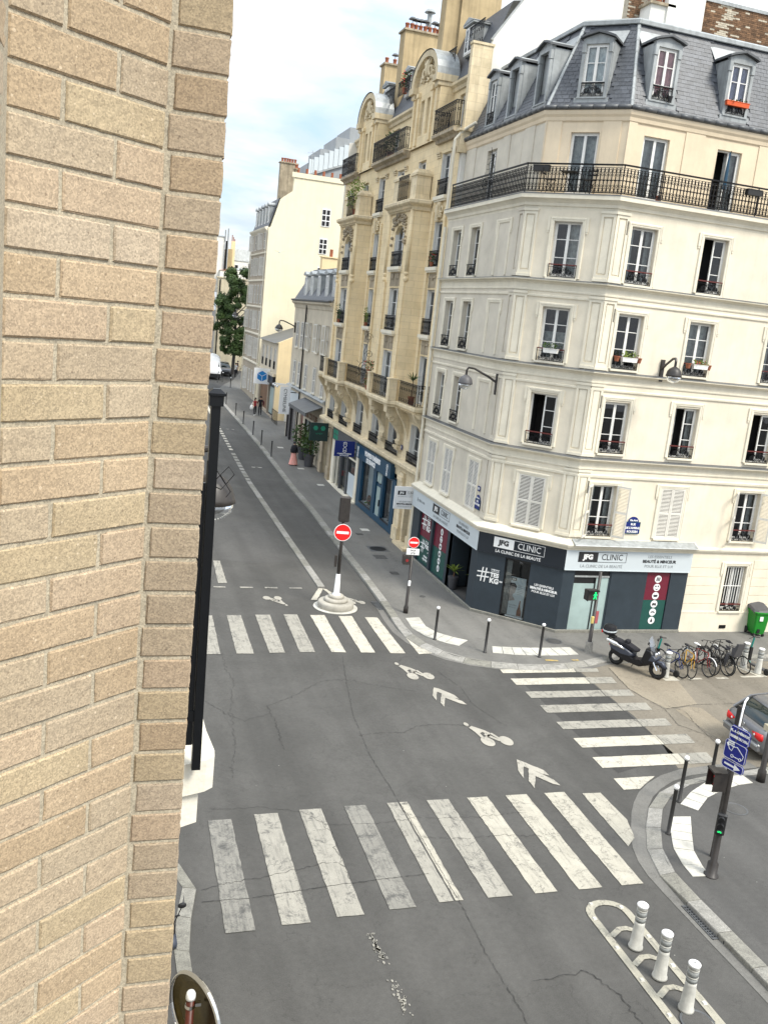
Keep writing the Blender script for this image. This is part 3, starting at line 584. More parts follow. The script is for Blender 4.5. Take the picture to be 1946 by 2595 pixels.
# bumper island outline with studs and posts
isl = thing('painted_island', 'painted cream outline island holding the white flexible posts', 'road marking', (0, 0, 0)); isl['kind'] = 'structure'
def band(pts, w, name='island_outline'):
    mb = MB(); P = [rd(p) for p in pts]; mb.sweep(P, [(w / 2, Z + .004), (-w / 2, Z + .004)]); return obj(name, mb, M['pwi'], isl)
M['pwi'] = paint('cream_island_paint', (.40, .375, .30), (.085, .083, .078), .3)
L_ = [(9.56, 6.0), (9.56, 13.85)] + [(9.96 - .4 * cos(a), 13.85 + .36 * sin(a)) for a in [pi * k / 10 for k in range(1, 10)]] + [(10.36, 13.85), (10.36, 6.0)]
band(L_, .16)
for y in (13.25, 12.45, 11.65, 10.85, 10.05):
    mb = MB(); mb.sweep([rd((9.64, y - .02)), rd((9.9, y + .15)), rd((10.06, y + .15)), rd((10.3, y - .02))], [(.06, Z + .007), (-.06, Z + .007)]); obj('island_bar', mb, M['pwi'], isl)
for x, y in ((9.56, 13.75), (9.72, 14.18), (10.3, 14.0), (9.56, 12.9), (10.36, 13.1), (9.56, 12.05), (10.36, 12.3), (9.56, 11.2), (10.36, 11.35), (10.36, 10.6), (9.56, 10.4)):
    mb = MB(); mb.box(x * K - .045, x * K + .045, y * K - .045, y * K + .045, Z, Z + .03, .012); obj('road_stud', mb, M['pw4'], isl)
# tactile strips at the crossings
def tactile(pts, label, n=(.5, .5)):
    root = thing('tactile_strip', label, 'tactile paving', (0, 0, .016)); root['kind'] = 'structure'
    # pts: outer and inner polylines of equal length
    O, I = pts
    for k in range(len(O) - 1):
        m_ = max(1, round(math.dist(O[k], O[k + 1]) / .42))
        for q in range(m_):
            def lp(P, t): return (P[k][0] + (P[k + 1][0] - P[k][0]) * t, P[k][1] + (P[k + 1][1] - P[k][1]) * t)
            a, b, c, d = lp(O, q / m_ + .015), lp(O, (q + 1) / m_ - .015), lp(I, (q + 1) / m_ - .015), lp(I, q / m_ + .015)
            mb = MB(); P = [a, b, c, d]; ar = sum(P[i - 1][0] * P[i][1] - P[i][0] * P[i - 1][1] for i in range(4))
            if ar < 0: P = P[::-1]
            mb.prism(P, -.012, random.uniform(.0, .003))
            for i in range(5):
                for j in range(5):
                    u, v = (i + .5) / 5, (j + .5) / 5
                    x = (a[0] * (1 - u) + b[0] * u) * (1 - v) + (d[0] * (1 - u) + c[0] * u) * v; y = (a[1] * (1 - u) + b[1] * u) * (1 - v) + (d[1] * (1 - u) + c[1] * u) * v
                    mb.lathe([(.016, .002), (.011, .0075)], 5, (x, y, 0))
            obj('tactile_tile', mb, M['pw4'], root)
tactile([[(11.3, 31.3), (11.2, 30.2), (11.45, 29.3), (11.95, 28.7), (12.35, 28.38)], [(11.88, 31.4), (11.8, 30.4), (12.0, 29.75), (12.45, 29.25), (12.9, 28.92)]], 'curved white tactile strip at the far crossing')
tactile([[(13.35, 27.72), (14.1, 27.52), (14.98, 27.42), (15.8, 27.42), (16.6, 27.5)], [(13.58, 28.32), (14.3, 28.22), (15.0, 28.15), (15.8, 28.15), (16.62, 28.2)]], 'straight white tactile strip in front of the corner shop')
tactile([[(14.08, 17.55), (14.76, 18.08), (15.5, 18.5), (16.24, 18.72), (16.86, 18.76)], [(14.36, 17.22), (15.05, 17.78), (15.75, 18.1), (16.35, 18.28), (16.86, 18.34)]], 'white tactile strip behind the upper right bollards')
tactile([[(13.45, 17.05), (13.1, 16.5), (12.72, 15.8), (12.55, 15.2), (12.5, 14.75)], [(14.0, 17.0), (13.55, 16.3), (13.15, 15.65), (12.98, 15.1), (12.9, 14.72)]], 'curved white tactile strip beside the lower right signal pole')
flat('yellow_mark', [(15.05, 27.06), (15.5, 26.98), (15.48, 26.88), (15.03, 26.94)], .014, M['py']); flat('yellow_mark', [(16.05, 27.03), (16.3, 27.03), (16.32, 26.92), (16.08, 26.92)], .014, M['py'])
# bike parking dashes
for x0, x1, y0, y1 in ((18.6, 19.15, 25.05, 25.42), (19.6, 20.12, 25.12, 25.25), (20.72, 21.2, 25.14, 25.27), (21.8, 22.9, 25.22, 25.36)): stripe([(x0, y0), (x1, y0), (x1, y1), (x0, y1)], M['pw'], 'parking_dash')
stripe([(22.2, 26.3), (22.5, 26.3), (22.9, 25.36), (22.55, 25.36)], M['pw'], 'parking_dash')
# covers, drains, grates
def cover(label, x, y, w, h, kindr, z=0, m='lead'):
    t = thing('manhole_cover', label, 'manhole cover', (x, y, z)); 
    fr = MB(); fr.box(-w / 2, w / 2, -h / 2, h / 2, -.02, .006); obj('frame', fr, M[m], t)
    if kindr:
        a = MB(); a.lathe([(min(w, h) / 2 * .86, .006), (min(w, h) / 2 * .84, .012), (min(w, h) / 2 * .7, .012)], 24); obj('ring', a, M['iron'], t)
        b = MB(); b.lathe([(min(w, h) / 2 * .7, .006), (min(w, h) / 2 * .69, .011)], 24); obj('lid', b, M['walk2'], t)
    else:
        b = MB(); b.box(-w / 2 + .03, w / 2 - .03, -h / 2 + .03, h / 2 - .03, .006, .011); obj('lid', b, M['walk2'], t)
    return t
cover('round lid in a square frame on the far pavement', 13.12, 41.4, .95, .98, 1); cover('rectangular cover next to the round pavement lid', 12.82, 39.95, .62, .65, 0)
cover('dark drain plate nearer the blue shop', 12.95, 44.25, .34, .38, 0, m='iron'); cover('dark drain plate before the corner shop', 12.7, 37.3, .36, .4, 0, m='iron')
for x, y, l in ((13.73, 56.9, 'white plate in the pavement before the beige shopfront'), (13.5, 45.2, 'white plate in the pavement before the navy shopfront'), (13.4, 61.8, 'white plate in the pavement near the big planters'), (13.3, 69.4, 'small white plate far up the pavement')):
    t = thing('utility_plate', l, 'utility plate', (x, y, gz(y))); b = MB(); b.box(-.22, .22, -.24, .24, -.01, .012); obj('plate', b, M['pw4'], t)
def roundcover(label, x, y, r, z): 
    t = thing('round_cover', label, 'round cover', (x, y, z)); b = MB(); b.lathe([(r, -.01), (r, .008), (r * .9, .009), (r * .88, .005)], 28); obj('rim', b, M['lead'], t); b = MB(); b.lathe([(r * .86, .0), (r * .86, .007)], 24); obj('lid', b, M['walk2'], t)
roundcover('round lid behind the lower right signal pole', 15.45, 17.2, .3, 0); roundcover('round lid in front of the dark corner shop', 16.3, 28.85, .3, 0); roundcover('pale round lid inside the painted island', 9.97 * K, 10.98 * K, .3, -.085)
roundcover('small round lid near the shop palm', 12.9, 34.0, .13, 0)
def grate(label, cx, cy, w, h, z, rz=0):
    t = thing('drain_grate', label, 'drain grate', (cx, cy, z), rz); b = MB(); b.box(-w / 2, w / 2, -h / 2, h / 2, -.03, -.004); obj('pit', b, M['black'], t)
    b = MB(); b.box(-w / 2, -w / 2 + .02, -h / 2, h / 2, -.02, .012); b.box(w / 2 - .02, w / 2, -h / 2, h / 2, -.02, .012); b.box(-w / 2, w / 2, -h / 2, -h / 2 + .02, -.02, .0115); b.box(-w / 2, w / 2, h / 2 - .02, h / 2, -.02, .0115); obj('frame', b, M['lead'], t)
    n = int(h / .075)
    for i in range(n): y = -h / 2 + (i + .5) * h / n; b = MB(); b.box(-w / 2 + .02, w / 2 - .02, y - .014, y + .014, -.015, .01); obj('bar', b, M['lead'], t)
    b = MB()
    for i in (-.25, 0, .25): b.box(i * w - .008, i * w + .008, -h / 2 + .02, h / 2 - .02, -.012, .0112)
    obj('cross_bars', b, M['lead'], t, kind='stuff')
grate('iron drain grate beside the near kerb', 11.73 * K, 13.35 * K, .24, 1.05, -.086); grate('iron drain grate before the far crossing', 10.62 * K, 32.7 * K, .26, .95, -.086, .08)
mb = MB(); mb.box(11.86, 12.16, 12.8, 13.9, -.095, -.03); t = thing('gully_opening', 'black gully slot under the kerb beside the near drain grate', 'gully', (0, 0, 0)); obj('slot', mb, M['black'], t)
# ------------------------------------------------------------------ facade kit (local axes: x along the wall, -y out of the wall, z up)
def wall(u0, u1, z0, z1, holes, depth=.28, back=None, mb=None, y=0):
    """wall sheet with openings, reveals; holes: (ua, ub, za, zb)"""
    mb = mb or MB()
    us = sorted({u0, u1, *[h[0] for h in holes], *[h[1] for h in holes]}); zs = sorted({z0, z1, *[h[2] for h in holes], *[h[3] for h in holes]})
    us = [u for u in us if u0 <= u <= u1]; zs = [z for z in zs if z0 <= z <= z1]
    for i in range(len(us) - 1):
        run = None
        for j in range(len(zs) - 1):
            cu, cz = (us[i] + us[i + 1]) / 2, (zs[j] + zs[j + 1]) / 2
            inside = any(h[0] < cu < h[1] and h[2] < cz < h[3] for h in holes)
            if not inside: run = zs[j] if run is None else run
            if run is not None and (inside or j == len(zs) - 2):
                top = zs[j] if inside else zs[j + 1]
                mb.poly([(us[i], y, run), (us[i + 1], y, run), (us[i + 1], y, top), (us[i], y, top)]); run = None
    for a, b, c, d in holes:
        e = y + depth
        mb.poly([(a, y, c), (a, e, c), (b, e, c), (b, y, c)]); mb.poly([(a, y, d), (b, y, d), (b, e, d), (a, e, d)])
        mb.poly([(a, y, c), (a, y, d), (a, e, d), (a, e, c)]); mb.poly([(b, y, c), (b, e, c), (b, e, d), (b, y, d)])
    return mb
_wm = {}
def cached(key, fn):
    if key not in _wm: _wm[key] = fn()
    return _wm[key]
def casement_mesh(w, h, rows, transom=0, leaf=2, skip=None):
    mb = MB(); f = .055
    mb.box(-w / 2, -w / 2 + f, -.04, .04, 0, h); mb.box(w / 2 - f, w / 2, -.04, .04, 0, h); mb.box(-w / 2 + f, w / 2 - f, -.039, .039, 0, f); mb.box(-w / 2 + f, w / 2 - f, -.039, .039, h - f, h)
    iw = w - 2 * f; cw = iw / leaf; b = .05
    for k in range(leaf):
        if skip == k: continue
        x0 = -iw / 2 + k * cw; x1 = x0 + cw
        mb.box(x0, x0 + b, -.055, -.002, f, h - f); mb.box(x1 - b, x1, -.054, -.001, f, h - f); mb.box(x0 + b, x1 - b, -.053, 0, f, f + .09); mb.box(x0 + b, x1 - b, -.053, 0, h - f - b, h - f)
        for z in rows: mb.box(x0 + b, x1 - b, -.045, -.012, z * h - .013, z * h + .013)
    return mb.mesh('casement', M['white'])
def pane_mesh(w, h, skip=None, leaf=2):
    mb = MB(); f = .1; iw = w - .11; cw = iw / leaf
    for k in range(leaf):
        if skip == k: continue
        x0 = -iw / 2 + k * cw + .05; x1 = x0 + cw - .1; mb.poly([(x0, -.025, f), (x1, -.025, f), (x1, -.025, h - f), (x0, -.025, h - f)])
    return mb.mesh('pane', M['glass'])
def curtain_mesh(w, h, m, kind):
    mb = MB(); mb.smooth = True
    def fold(x0, x1, z0, z1):
        n = max(6, int((x1 - x0) / .035)); A = []
        for i in range(n + 1):
            x = x0 + (x1 - x0) * i / n; y = .16 + .022 * sin(i * 1.9) + .01 * sin(i * 4.1); A.append((mb.V((x, y, z0)), mb.V((x, y, z1))))
        for i in range(n): mb.F((A[i][0], A[i + 1][0], A[i + 1][1], A[i][1]))
    if kind == 'full': fold(-w / 2, w / 2, .03, h)
    elif kind == 'half': fold(-w / 2, -w * .12, .03, h); fold(w * .2, w / 2, .03, h)
    elif kind == 'low': fold(-w / 2, w / 2, .03, h * .55)
    elif kind == 'right': fold(0, w / 2, .03, h)
    else: fold(-w / 2, -w * .22, .03, h); fold(w * .3, w / 2, .03, h)
    return mb.mesh('curtain', m)
def scroll(mb, cx, cz, r, s=1, v=1, y=0, t=.013, turns=1.4, a0=0, n=12):
    pts = []
    for i in range(n + 1):
        q = i / n; a = a0 + q * turns * 2 * pi; rr = r * (1 - .78 * q); pts.append((cx + s * rr * cos(a), y, cz + v * rr * sin(a)))
    mb.tube(pts, t, 4)
def guard_mesh(w, h, red=False, style=0):
    """small wrought-iron window guard"""
    mb = MB(); t = .009; y = 0
    mb.cur = 1 if red else 0; mb.box(-w / 2, w / 2, -.026, .026, h - .025, h + .015); mb.cur = 0
    mb.box(-w / 2, w / 2, -.008, .008, .02, .038); mb.box(-w / 2, w / 2, -.008, .008, h - .1, h - .085)
    for x in (-w / 2, w / 2 - .016): mb.box(x, x + .016, -.008, .008, .0, h)
    if style == 0:
        for s in (-1, 1):
            scroll(mb, s * w * .25, h * .42, h * .24, s, 1, a0=pi * .5); scroll(mb, s * w * .25, h * .42, h * .24, -s, -1, a0=pi * .5)
            scroll(mb, s * w * .09, h * .62, h * .13, s, 1); scroll(mb, s * w * .09, h * .25, h * .13, s, -1); scroll(mb, s * w * .4, h * .25, h * .12, -s, -1)
            mb.box(s * w * .165 - .009, s * w * .165 + .009, -.007, .007, .03, h - .09)
        mb.box(-.01, .01, -.007, .007, .03, h); mb.lathe([(.001, -.012), (.03, 0), (.001, .012)], 8, (0, 0, h * .5), axis='y')
    else:
        n = max(4, int(w / .1))
        for i in range(1, n):
            x = -w / 2 + i * w / n; mb.box(x - .009, x + .009, -.008, .008, .03, h - .02)
        for i in range(n):
            x = -w / 2 + (i + .5) * w / n; mb.torus((x, 0, h - .15), .036, .009, 8, 3); mb.torus((x, 0, .09), .036, .009, 8, 3)
            if i % 2 == 0: mb.lathe([(.001, -.01), (.035, 0), (.001, .01)], 6, (x, 0, h * .45), axis='y'); mb.torus((x, 0, h * .45), .06, .009, 8, 3)
    return mb.mesh('guard', [M['iron'], M['redrail'] if red else M['iron']])
def casement(parent, ox, oy, z, rz, w, h, rows=(.36, .68), inset=.2, curt=None, cm='curt', guard=None, gy=-.02, red=False, skip=None, guardz=0, gh=.42, leaf=2, gstyle=0, dark=True, gw=None):
    """window part with its own sub-parts"""
    c, s = cos(rz), sin(rz); px, py = ox - s * inset, oy + c * inset
    o = link('window', cached(('c', w, h, rows, leaf, skip), lambda: casement_mesh(w, h, rows, 0, leaf, skip)), parent, (px, py, z), rz)
    link('pane', cached(('p', w, h, skip, leaf), lambda: pane_mesh(w, h, skip, leaf)), o)
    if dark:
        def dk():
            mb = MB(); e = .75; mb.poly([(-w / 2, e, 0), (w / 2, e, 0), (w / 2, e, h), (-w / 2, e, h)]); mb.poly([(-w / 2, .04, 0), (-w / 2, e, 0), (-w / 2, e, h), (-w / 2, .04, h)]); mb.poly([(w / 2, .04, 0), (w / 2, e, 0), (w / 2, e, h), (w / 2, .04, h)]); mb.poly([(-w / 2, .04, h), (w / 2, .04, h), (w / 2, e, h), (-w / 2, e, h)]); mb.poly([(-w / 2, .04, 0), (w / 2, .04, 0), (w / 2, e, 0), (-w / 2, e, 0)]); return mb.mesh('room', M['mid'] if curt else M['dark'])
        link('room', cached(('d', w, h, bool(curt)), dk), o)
    if curt: link('curtain', cached(('cu', w, h, cm, curt), lambda: curtain_mesh(w - .1, h, M[cm], curt)), o)
    if guard: link('window_guard', cached(('g', gw or w, gh, red, gstyle), lambda: guard_mesh(gw or w, gh, red, gstyle)), o, (0, -inset + gy, guardz))
    return o
def shutter(parent, ox, oy, z, rz, w, h, open_=0, side=1, y=-.03):
    """louvred shutter leaf hinged at ox (side 1: leaf extends to +x when shut)"""
    def fr():
        mb = MB(); b = .055
        mb.box(0, b, -.018, .018, 0, h); mb.box(w - b, w, -.018, .018, 0, h); 
        for z_ in (0, h * .47, h - .075): mb.box(b, w - b, -.017, .017, z_, z_ + .075)
        return mb.mesh('shutter', M['louvre'])
    def lo():
        mb = MB(); b = .055
        for za, zb in ((.075, h * .47), (h * .47 + .075, h - .075)):
            n = int((zb - za) / .052)
            for i in range(n):
                z_ = za + (i + .5) * (zb - za) / n; mb.poly([(b, -.014, z_ - .02), (w - b, -.014, z_ - .02), (w - b, .006, z_ + .002), (b, .006, z_ + .002)])
        return mb.mesh('louvres', M['louvre'])
    c, s = cos(rz), sin(rz); a = rz + open_ * side
    o = link('shutter', cached(('s', w, h), fr), parent, (ox + s * -y, oy + c * y, z), a); o.scale = (side, 1, 1)
    link('louvres', cached(('l', w, h), lo), o, kind='stuff')
    if abs(open_) < 1: link('louvre_gap_shade', cached(('lb', w, h), lambda: MB().box(.03, w - .03, .010, .014, .03, h - .03).mesh('louvre_gap_shade', M['mid'])), o)  # added dark sheet, stands in for the shade between the slats
    return o
class Frame:
    """places things on a facade: origin, angle, parent"""
    def __init__(s, parent, x, y, rz): s.p = parent; s.x = x; s.y = y; s.a = rz
    def pt(s, u, d=0): c, q = cos(s.a), sin(s.a); return (s.x + c * u + q * d - s.p.location.x, s.y + q * u - c * d - s.p.location.y)   # d outward
    def add(s, name, mb, m, **k): x, y = s.pt(0); return obj(name, mb, m, s.p, loc=(x, y, 0), rz=s.a, **k)
    def put(s, name, me, u, d, z, **k): x, y = s.pt(u, d); return link(name, me, s.p, (x, y, z), s.a, **k)
    def win(s, u, z, w, h, d=0, **k): x, y = s.pt(u, d); return casement(s.p, x, y, z, s.a, w, h, **k)
    def shut(s, u, z, w, h, open_=0, side=1, d=0): x, y = s.pt(u, d); return shutter(s.p, x, y, z, s.a, w, h, open_, side)
    def text(s, t, size, m, u, d, z, **k): x, y = s.pt(u, d); return text(t, size, M[m], s.p, x, y, z, rz=s.a, **k)
def surround(w, h, t=.15, d=.05, ears=True, sill=True):
    """moulded window surround as a mesh, origin bottom centre of the opening"""
    mb = MB(); a = w / 2
    for k, (o, e) in enumerate(((0, d), (t * .45, d * 1.55), (t * .8, d * .8))):
        pass
    prof = [(0, 0), (0, .02), (.03, d * .7), (t * .5, d * .7), (t * .55, d), (t - .02, d), (t, d * .5), (t, 0)]
    def leg(x, sg, z0, z1):
        for i in range(len(prof) - 1):
            p, q = prof[i], prof[i + 1]; mb.poly([(x + sg * p[0], -p[1], z0), (x + sg * q[0], -q[1], z0), (x + sg * q[0], -q[1], z1 + q[0]), (x + sg * p[0], -p[1], z1 + p[0])][::sg])
    leg(a, 1, 0, h); leg(-a, -1, 0, h)
    for i in range(len(prof) - 1):
        p, q = prof[i], prof[i + 1]; mb.poly([(-a - p[0], -p[1], h + p[0]), (a + p[0], -p[1], h + p[0]), (a + q[0], -q[1], h + q[0]), (-a - q[0], -q[1], h + q[0])])
    if ears:
        for sg in (1, -1): x = sg * (a + t + .045); mb.box(x - .045, x + .045, -d * .9, .0, h - .32, h + t); mb.box(x - .03, x + .03, -d * .7, 0, h - .4, h - .32)
    if sill: mb.box(-a - .06, a + .06, -.1, .12, -.07, 0)
    return mb
# ================================================================== the cream corner building
cb = thing('corner_building', 'cream corner building with slate mansard and dark ground floor shop', 'building', (16, 31, 0))
FR = Frame(cb, 16.85, 29.9, 0); FC = Frame(cb, 14.45, 32.3, -pi / 4); FL = Frame(cb, 14.45, 40.4, -pi / 2)
LL, LC, LR = 8.1, 3.394, 16.0
plan = [(14.45, 40.4), (14.45, 32.3), (16.85, 29.9), (32.85, 29.9)]      # walking so that the street is on the right... reversed for sweep
SW = plan   # right-hand side while walking south then east is the street side (west / south)
off = (-16, -31)
def csweep(name, prof, m, path=None, parent=cb, **k):
    mb = MB(); mb.sweep([(p[0] - 16, p[1] - 31) for p in (path or SW)], prof); return obj(name, mb, m, parent, **k)
W = 1.04; FLOORS = [(3.8, 1.98), (6.96, 1.9), (10.05, 1.97), (13.05, 1.98)]
RW = [18.04 - 16.85, 21.02 - 16.85, 24.5 - 16.85, 27.9 - 16.85, 31.2 - 16.85]; LW = [1.38, 3.5]; BL = 6.4; CW_ = LC / 2
wallm = {'R': M['cream'], 'C': M['cream'], 'L': M['cream_shade']}
def reg(F, L_, wins, z0, z1, m, floors, extra=(), w=W, depth=.28):
    holes = [(u - w / 2, u + w / 2, z, z + h) for u in wins for z, h in floors] + list(extra)
    mb = wall(0, L_, z0, z1, holes, depth); F.add('wall', mb, m); return holes
reg(FR, LR, RW, 3.3, 15.9, M['cream'], FLOORS)
reg(FC, LC, [CW_], 3.3, 15.9, M['cream'], FLOORS)
reg(FL, LL, [], 3.3, 15.9, M['cream_shade'], [], [(u - .47, u + .47, z, z + h) for u in LW for z, h in FLOORS] + [(BL - .5, BL + .5, 3.8, 5.78)], depth=.3)
# cornices between floors
def cornice(z, d=.16, h=.42, m='trim'):
    csweep('cornice', [(0, z - h), (.03, z - h), (.035, z - h + .05), (.02, z - h + .06), (.02, z - .16), (.05, z - .14), (.07, z - .1), (d - .02, z - .06), (d, z - .05), (d, z - .01), (d * .95, z), (0, z + .035)], M[m])
for z in (6.74, 9.9, 12.96): cornice(z, .21); csweep('zinc_flashing', [(.205, z - .012), (.222, z - .01), (.2, z + .008), (-.01, z + .042)], M['lead'])
csweep('slab_flashing', [(.245, 15.9), (.262, 15.9), (.25, 15.935), (.2, 15.945)], M['lead'])
csweep('belt_course', [(0, 6.02), (.05, 6.04), (.06, 6.12), (0, 6.15)], M['trim'])
for z in (9.2, 12.32): csweep('belt_course', [(0, z), (.045, z + .02), (.05, z + .08), (0, z + .1)], M['trim'])
# balcony slab with moulded underside
csweep('balcony_slab', [(-.45, 15.42), (.0, 15.42), (.02, 15.5), (.06, 15.52), (.08, 15.62), (.15, 15.7), (.2, 15.74), (.25, 15.76), (.25, 15.9), (.23, 15.93), (-.47, 15.94)], M['trim'])
# string round the shop: lower ledge with zinc
csweep('shop_ledge', [(0, 3.28), (.22, 3.28), (.24, 3.34), (.3, 3.38), (.34, 3.46), (.34, 3.5), (.3, 3.52), (0, 3.68)], M['trim'], path=[(14.45, 40.4), (14.45, 32.3), (16.85, 29.9), (22.4, 29.9)])
csweep('zinc_flashing', [(-.01, 3.69), (.33, 3.53), (.35, 3.505)], M['zinc'], path=[(16.95, 29.8), (22.3, 29.8)])
csweep('string_course', [(0, 3.3), (.06, 3.3), (.1, 3.38), (.1, 3.44), (0, 3.5)], M['trim'], path=[(22.4, 29.9), (32.85, 29.9)])
# window furniture
sur = surround(W, 1.95).mesh('surround', M['trim']); surL = surround(.94, 1.95).mesh('surround', M['trim'])
def opts(F, i, f):
    return {}
special = {('R', 0, 1): dict(), ('R', 1, 1): dict(curt='side', skip=0), ('R', 2, 1): dict(skip=0), ('C', 0, 1): dict(skip=0), ('R', 0, 2): dict(), ('R', 1, 2): dict(curt='full'), ('C', 0, 2): dict(curt='low'),
           ('R', 0, 3): dict(curt='side'), ('R', 1, 3): dict(skip=0), ('R', 2, 3): dict(curt='half'), ('R', 2, 2): dict(curt='half'), ('C', 0, 3): dict(curt='right'), ('R', 3, 2): dict(curt='full')}
for key, F, wins in (('R', FR, RW), ('C', FC, [CW_])):
    for i, u in enumerate(wins):
        for f, (z, h) in enumerate(FLOORS):
            F.put('surround', sur, u, 0, z)
            if f == 0: continue
            F.win(u, z, W, h, guard=True, red=True, gh=.46, gy=-.03, **special.get((key, i, f), {}))
for i, u in enumerate(LW):
    for f, (z, h) in enumerate(FLOORS):
        FL.put('surround', surL, u, 0, z)
        if f: FL.win(u, z, .94, h, inset=.24, guard=True, gh=.46, gy=-.03, **({'curt': 'full'} if (i + f) % 2 else {}))
# blind windows on the left face
mb = surround(1.0, 1.95, sill=False); me = mb.mesh('blind_surround', M['trim'])
for z, h in FLOORS[1:]: FL.put('blind_window', me, BL, 0, z)
FL.put('surround', me, BL, 0, 3.8)
# shutters on the first floor
def closed_pair(F, u, w=W, z=3.8, h=1.98, d=-.02):
    F.shut(u - w / 2, z, w / 2 - .005, h, .02, 1, d); F.shut(u + w / 2, z, w / 2 - .005, h, .02, -1, d)
closed_pair(FC, CW_); closed_pair(FR, RW[1])
for u in LW: closed_pair(FL, u, .94, d=-.03)
closed_pair(FL, BL, 1.0, d=-.03)
for u in (RW[0], RW[2], RW[3], RW[4]):
    FR.win(u, 3.8, W, 1.98, curt='side', guard=True, red=True, gh=.46, gy=-.06)
    FR.shut(u - W / 2, 3.8, W / 2, 1.98, -2.35, 1, .02); FR.shut(u + W / 2, 3.8, W / 2, 1.98, -2.35, -1, .02)
# pilasters folded round both corners, with sunk panels
def pil(z0, z1):
    for F, u0, u1, m in ((FL, LL - .42, LL + .018, 'cream_shade'), (FC, -.0, .52, 'trim'), (FC, LC - .52, LC + .0, 'trim'), (FR, 0, .5, 'trim')):
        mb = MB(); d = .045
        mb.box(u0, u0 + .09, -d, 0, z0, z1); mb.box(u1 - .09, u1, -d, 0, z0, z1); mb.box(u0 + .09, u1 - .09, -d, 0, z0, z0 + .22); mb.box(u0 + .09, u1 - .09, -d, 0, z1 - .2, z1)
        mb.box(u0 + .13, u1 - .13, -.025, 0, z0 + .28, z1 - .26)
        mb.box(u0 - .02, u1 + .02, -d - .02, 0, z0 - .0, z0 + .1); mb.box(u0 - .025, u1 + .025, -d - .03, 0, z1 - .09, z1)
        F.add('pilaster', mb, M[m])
for z0, z1 in ((3.75, 6.3), (6.8, 9.46), (9.96, 12.5), (13.02, 15.42)): pil(z0, z1)
# fifth floor, set back behind the balcony
D5 = -.45
p5 = [(14.9, 40.4), (14.9, 32.3 + .45 * .414), (16.85 + .45 * .414, 30.35), (32.85, 30.35)]
F5R = Frame(cb, p5[2][0], 30.35, 0); F5C = Frame(cb, 14.9, p5[1][1], -pi / 4); F5L = Frame(cb, 14.9, 40.4, -pi / 2)
L5C = math.dist(p5[1], p5[2]); R5 = [18.22 - p5[2][0], 21.25 - p5[2][0], 24.8 - p5[2][0], 28.2 - p5[2][0]]
F5R.add('wall', wall(0, 15.8, 15.93, 18.85, [(u - .52, u + .52, 15.95, 18.12) for u in R5], .25), M['cream5'])
F5C.add('wall', wall(0, L5C, 15.93, 18.85, [(L5C / 2 - .52, L5C / 2 + .52, 15.95, 18.12)], .25), M['cream5'])
F5L.add('wall', wall(0, 8.0, 15.93, 18.85, [(2.55 + .05, 3.6, 15.95, 18.15)], .25), M['cream_shade'])
for i, u in enumerate(R5): F5R.win(u, 15.95, 1.04, 2.17, rows=(), inset=.16, curt=('full', 'right', 'full', 'half')[i], skip=0 if i == 1 else None)
F5C.win(L5C / 2, 15.95, 1.04, 2.17, rows=(), inset=.16, curt='full'); F5L.win(3.1, 15.95, 1.0, 2.2, rows=(.5,), inset=.2)
for F, L_, ps in ((F5R, 15.8, [0, .32, 2.3, 3.1, 5.4, 6.3, 8.9, 9.6]), (F5C, L5C, [.0, .62, L5C - .9, L5C - .25]), (F5L, 8, [.2, 1.3, 4.2, 4.9, 6.2, 7.1])):
    for k in range(0, len(ps), 2):
        mb = MB(); mb.box(ps[k], ps[k + 1], -.03, 0, 15.94, 18.5); F.add('wall_strip', mb, M['cream5'] if F is not F5L else M['cream_shade'])
for u in (.72, 5.55):
    mb = MB(); mb.box(u - .5, u + .5, -.012, 0, 16.0, 18.15); F5L.add('blind_panel', mb, M['cream_shade'])
mb = MB(); mb.sweep([(p[0] - 16, p[1] - 31) for p in p5], [(0, 18.45), (.05, 18.5), (.07, 18.62), (.12, 18.7), (.14, 18.78), (.14, 18.84), (-.2, 18.86)]); obj('eaves_moulding', mb, M['cream5'], cb)
# gutter made of short black lengths
gp = offs(p5, .1)
for a, b in zip(gp, gp[1:]):
    L_ = math.dist(a, b); n = max(1, round(min(L_, 9.5) / .47)); L2 = min(L_, 9.5)
    for i in range(n):
        ang = math.atan2(b[1] - a[1], b[0] - a[0]); x0 = a[0] + (b[0] - a[0]) * i * (L2 / n) / L_; y0 = a[1] + (b[1] - a[1]) * i * (L2 / n) / L_; st = L2 / n - .02
        mb = MB(); mb.smooth = True; pr = [(0, 0)] + [(-.02 - .11 * sin(t), -.02 - .13 * (1 - cos(t))) for t in [pi / 2 * k / 4 for k in range(5)]]
        pr = [(0, .12), (-.1, .14), (-.13, .08), (-.12, .02), (-.06, -.02), (0, -.02)]
        A = [mb.V((0, p[0], p[1])) for p in pr]; B = [mb.V((st, p[0], p[1])) for p in pr]
        for k in range(len(pr) - 1): mb.F((A[k], B[k], B[k + 1], A[k + 1]))
        mb.F(A); mb.F(B[::-1])
        link('gutter_length', cached(('gut', round(st, 3)), lambda: mb.mesh('gutter_length', M['lead'])), cb, (x0 - 16, y0 - 31, 18.86), ang)
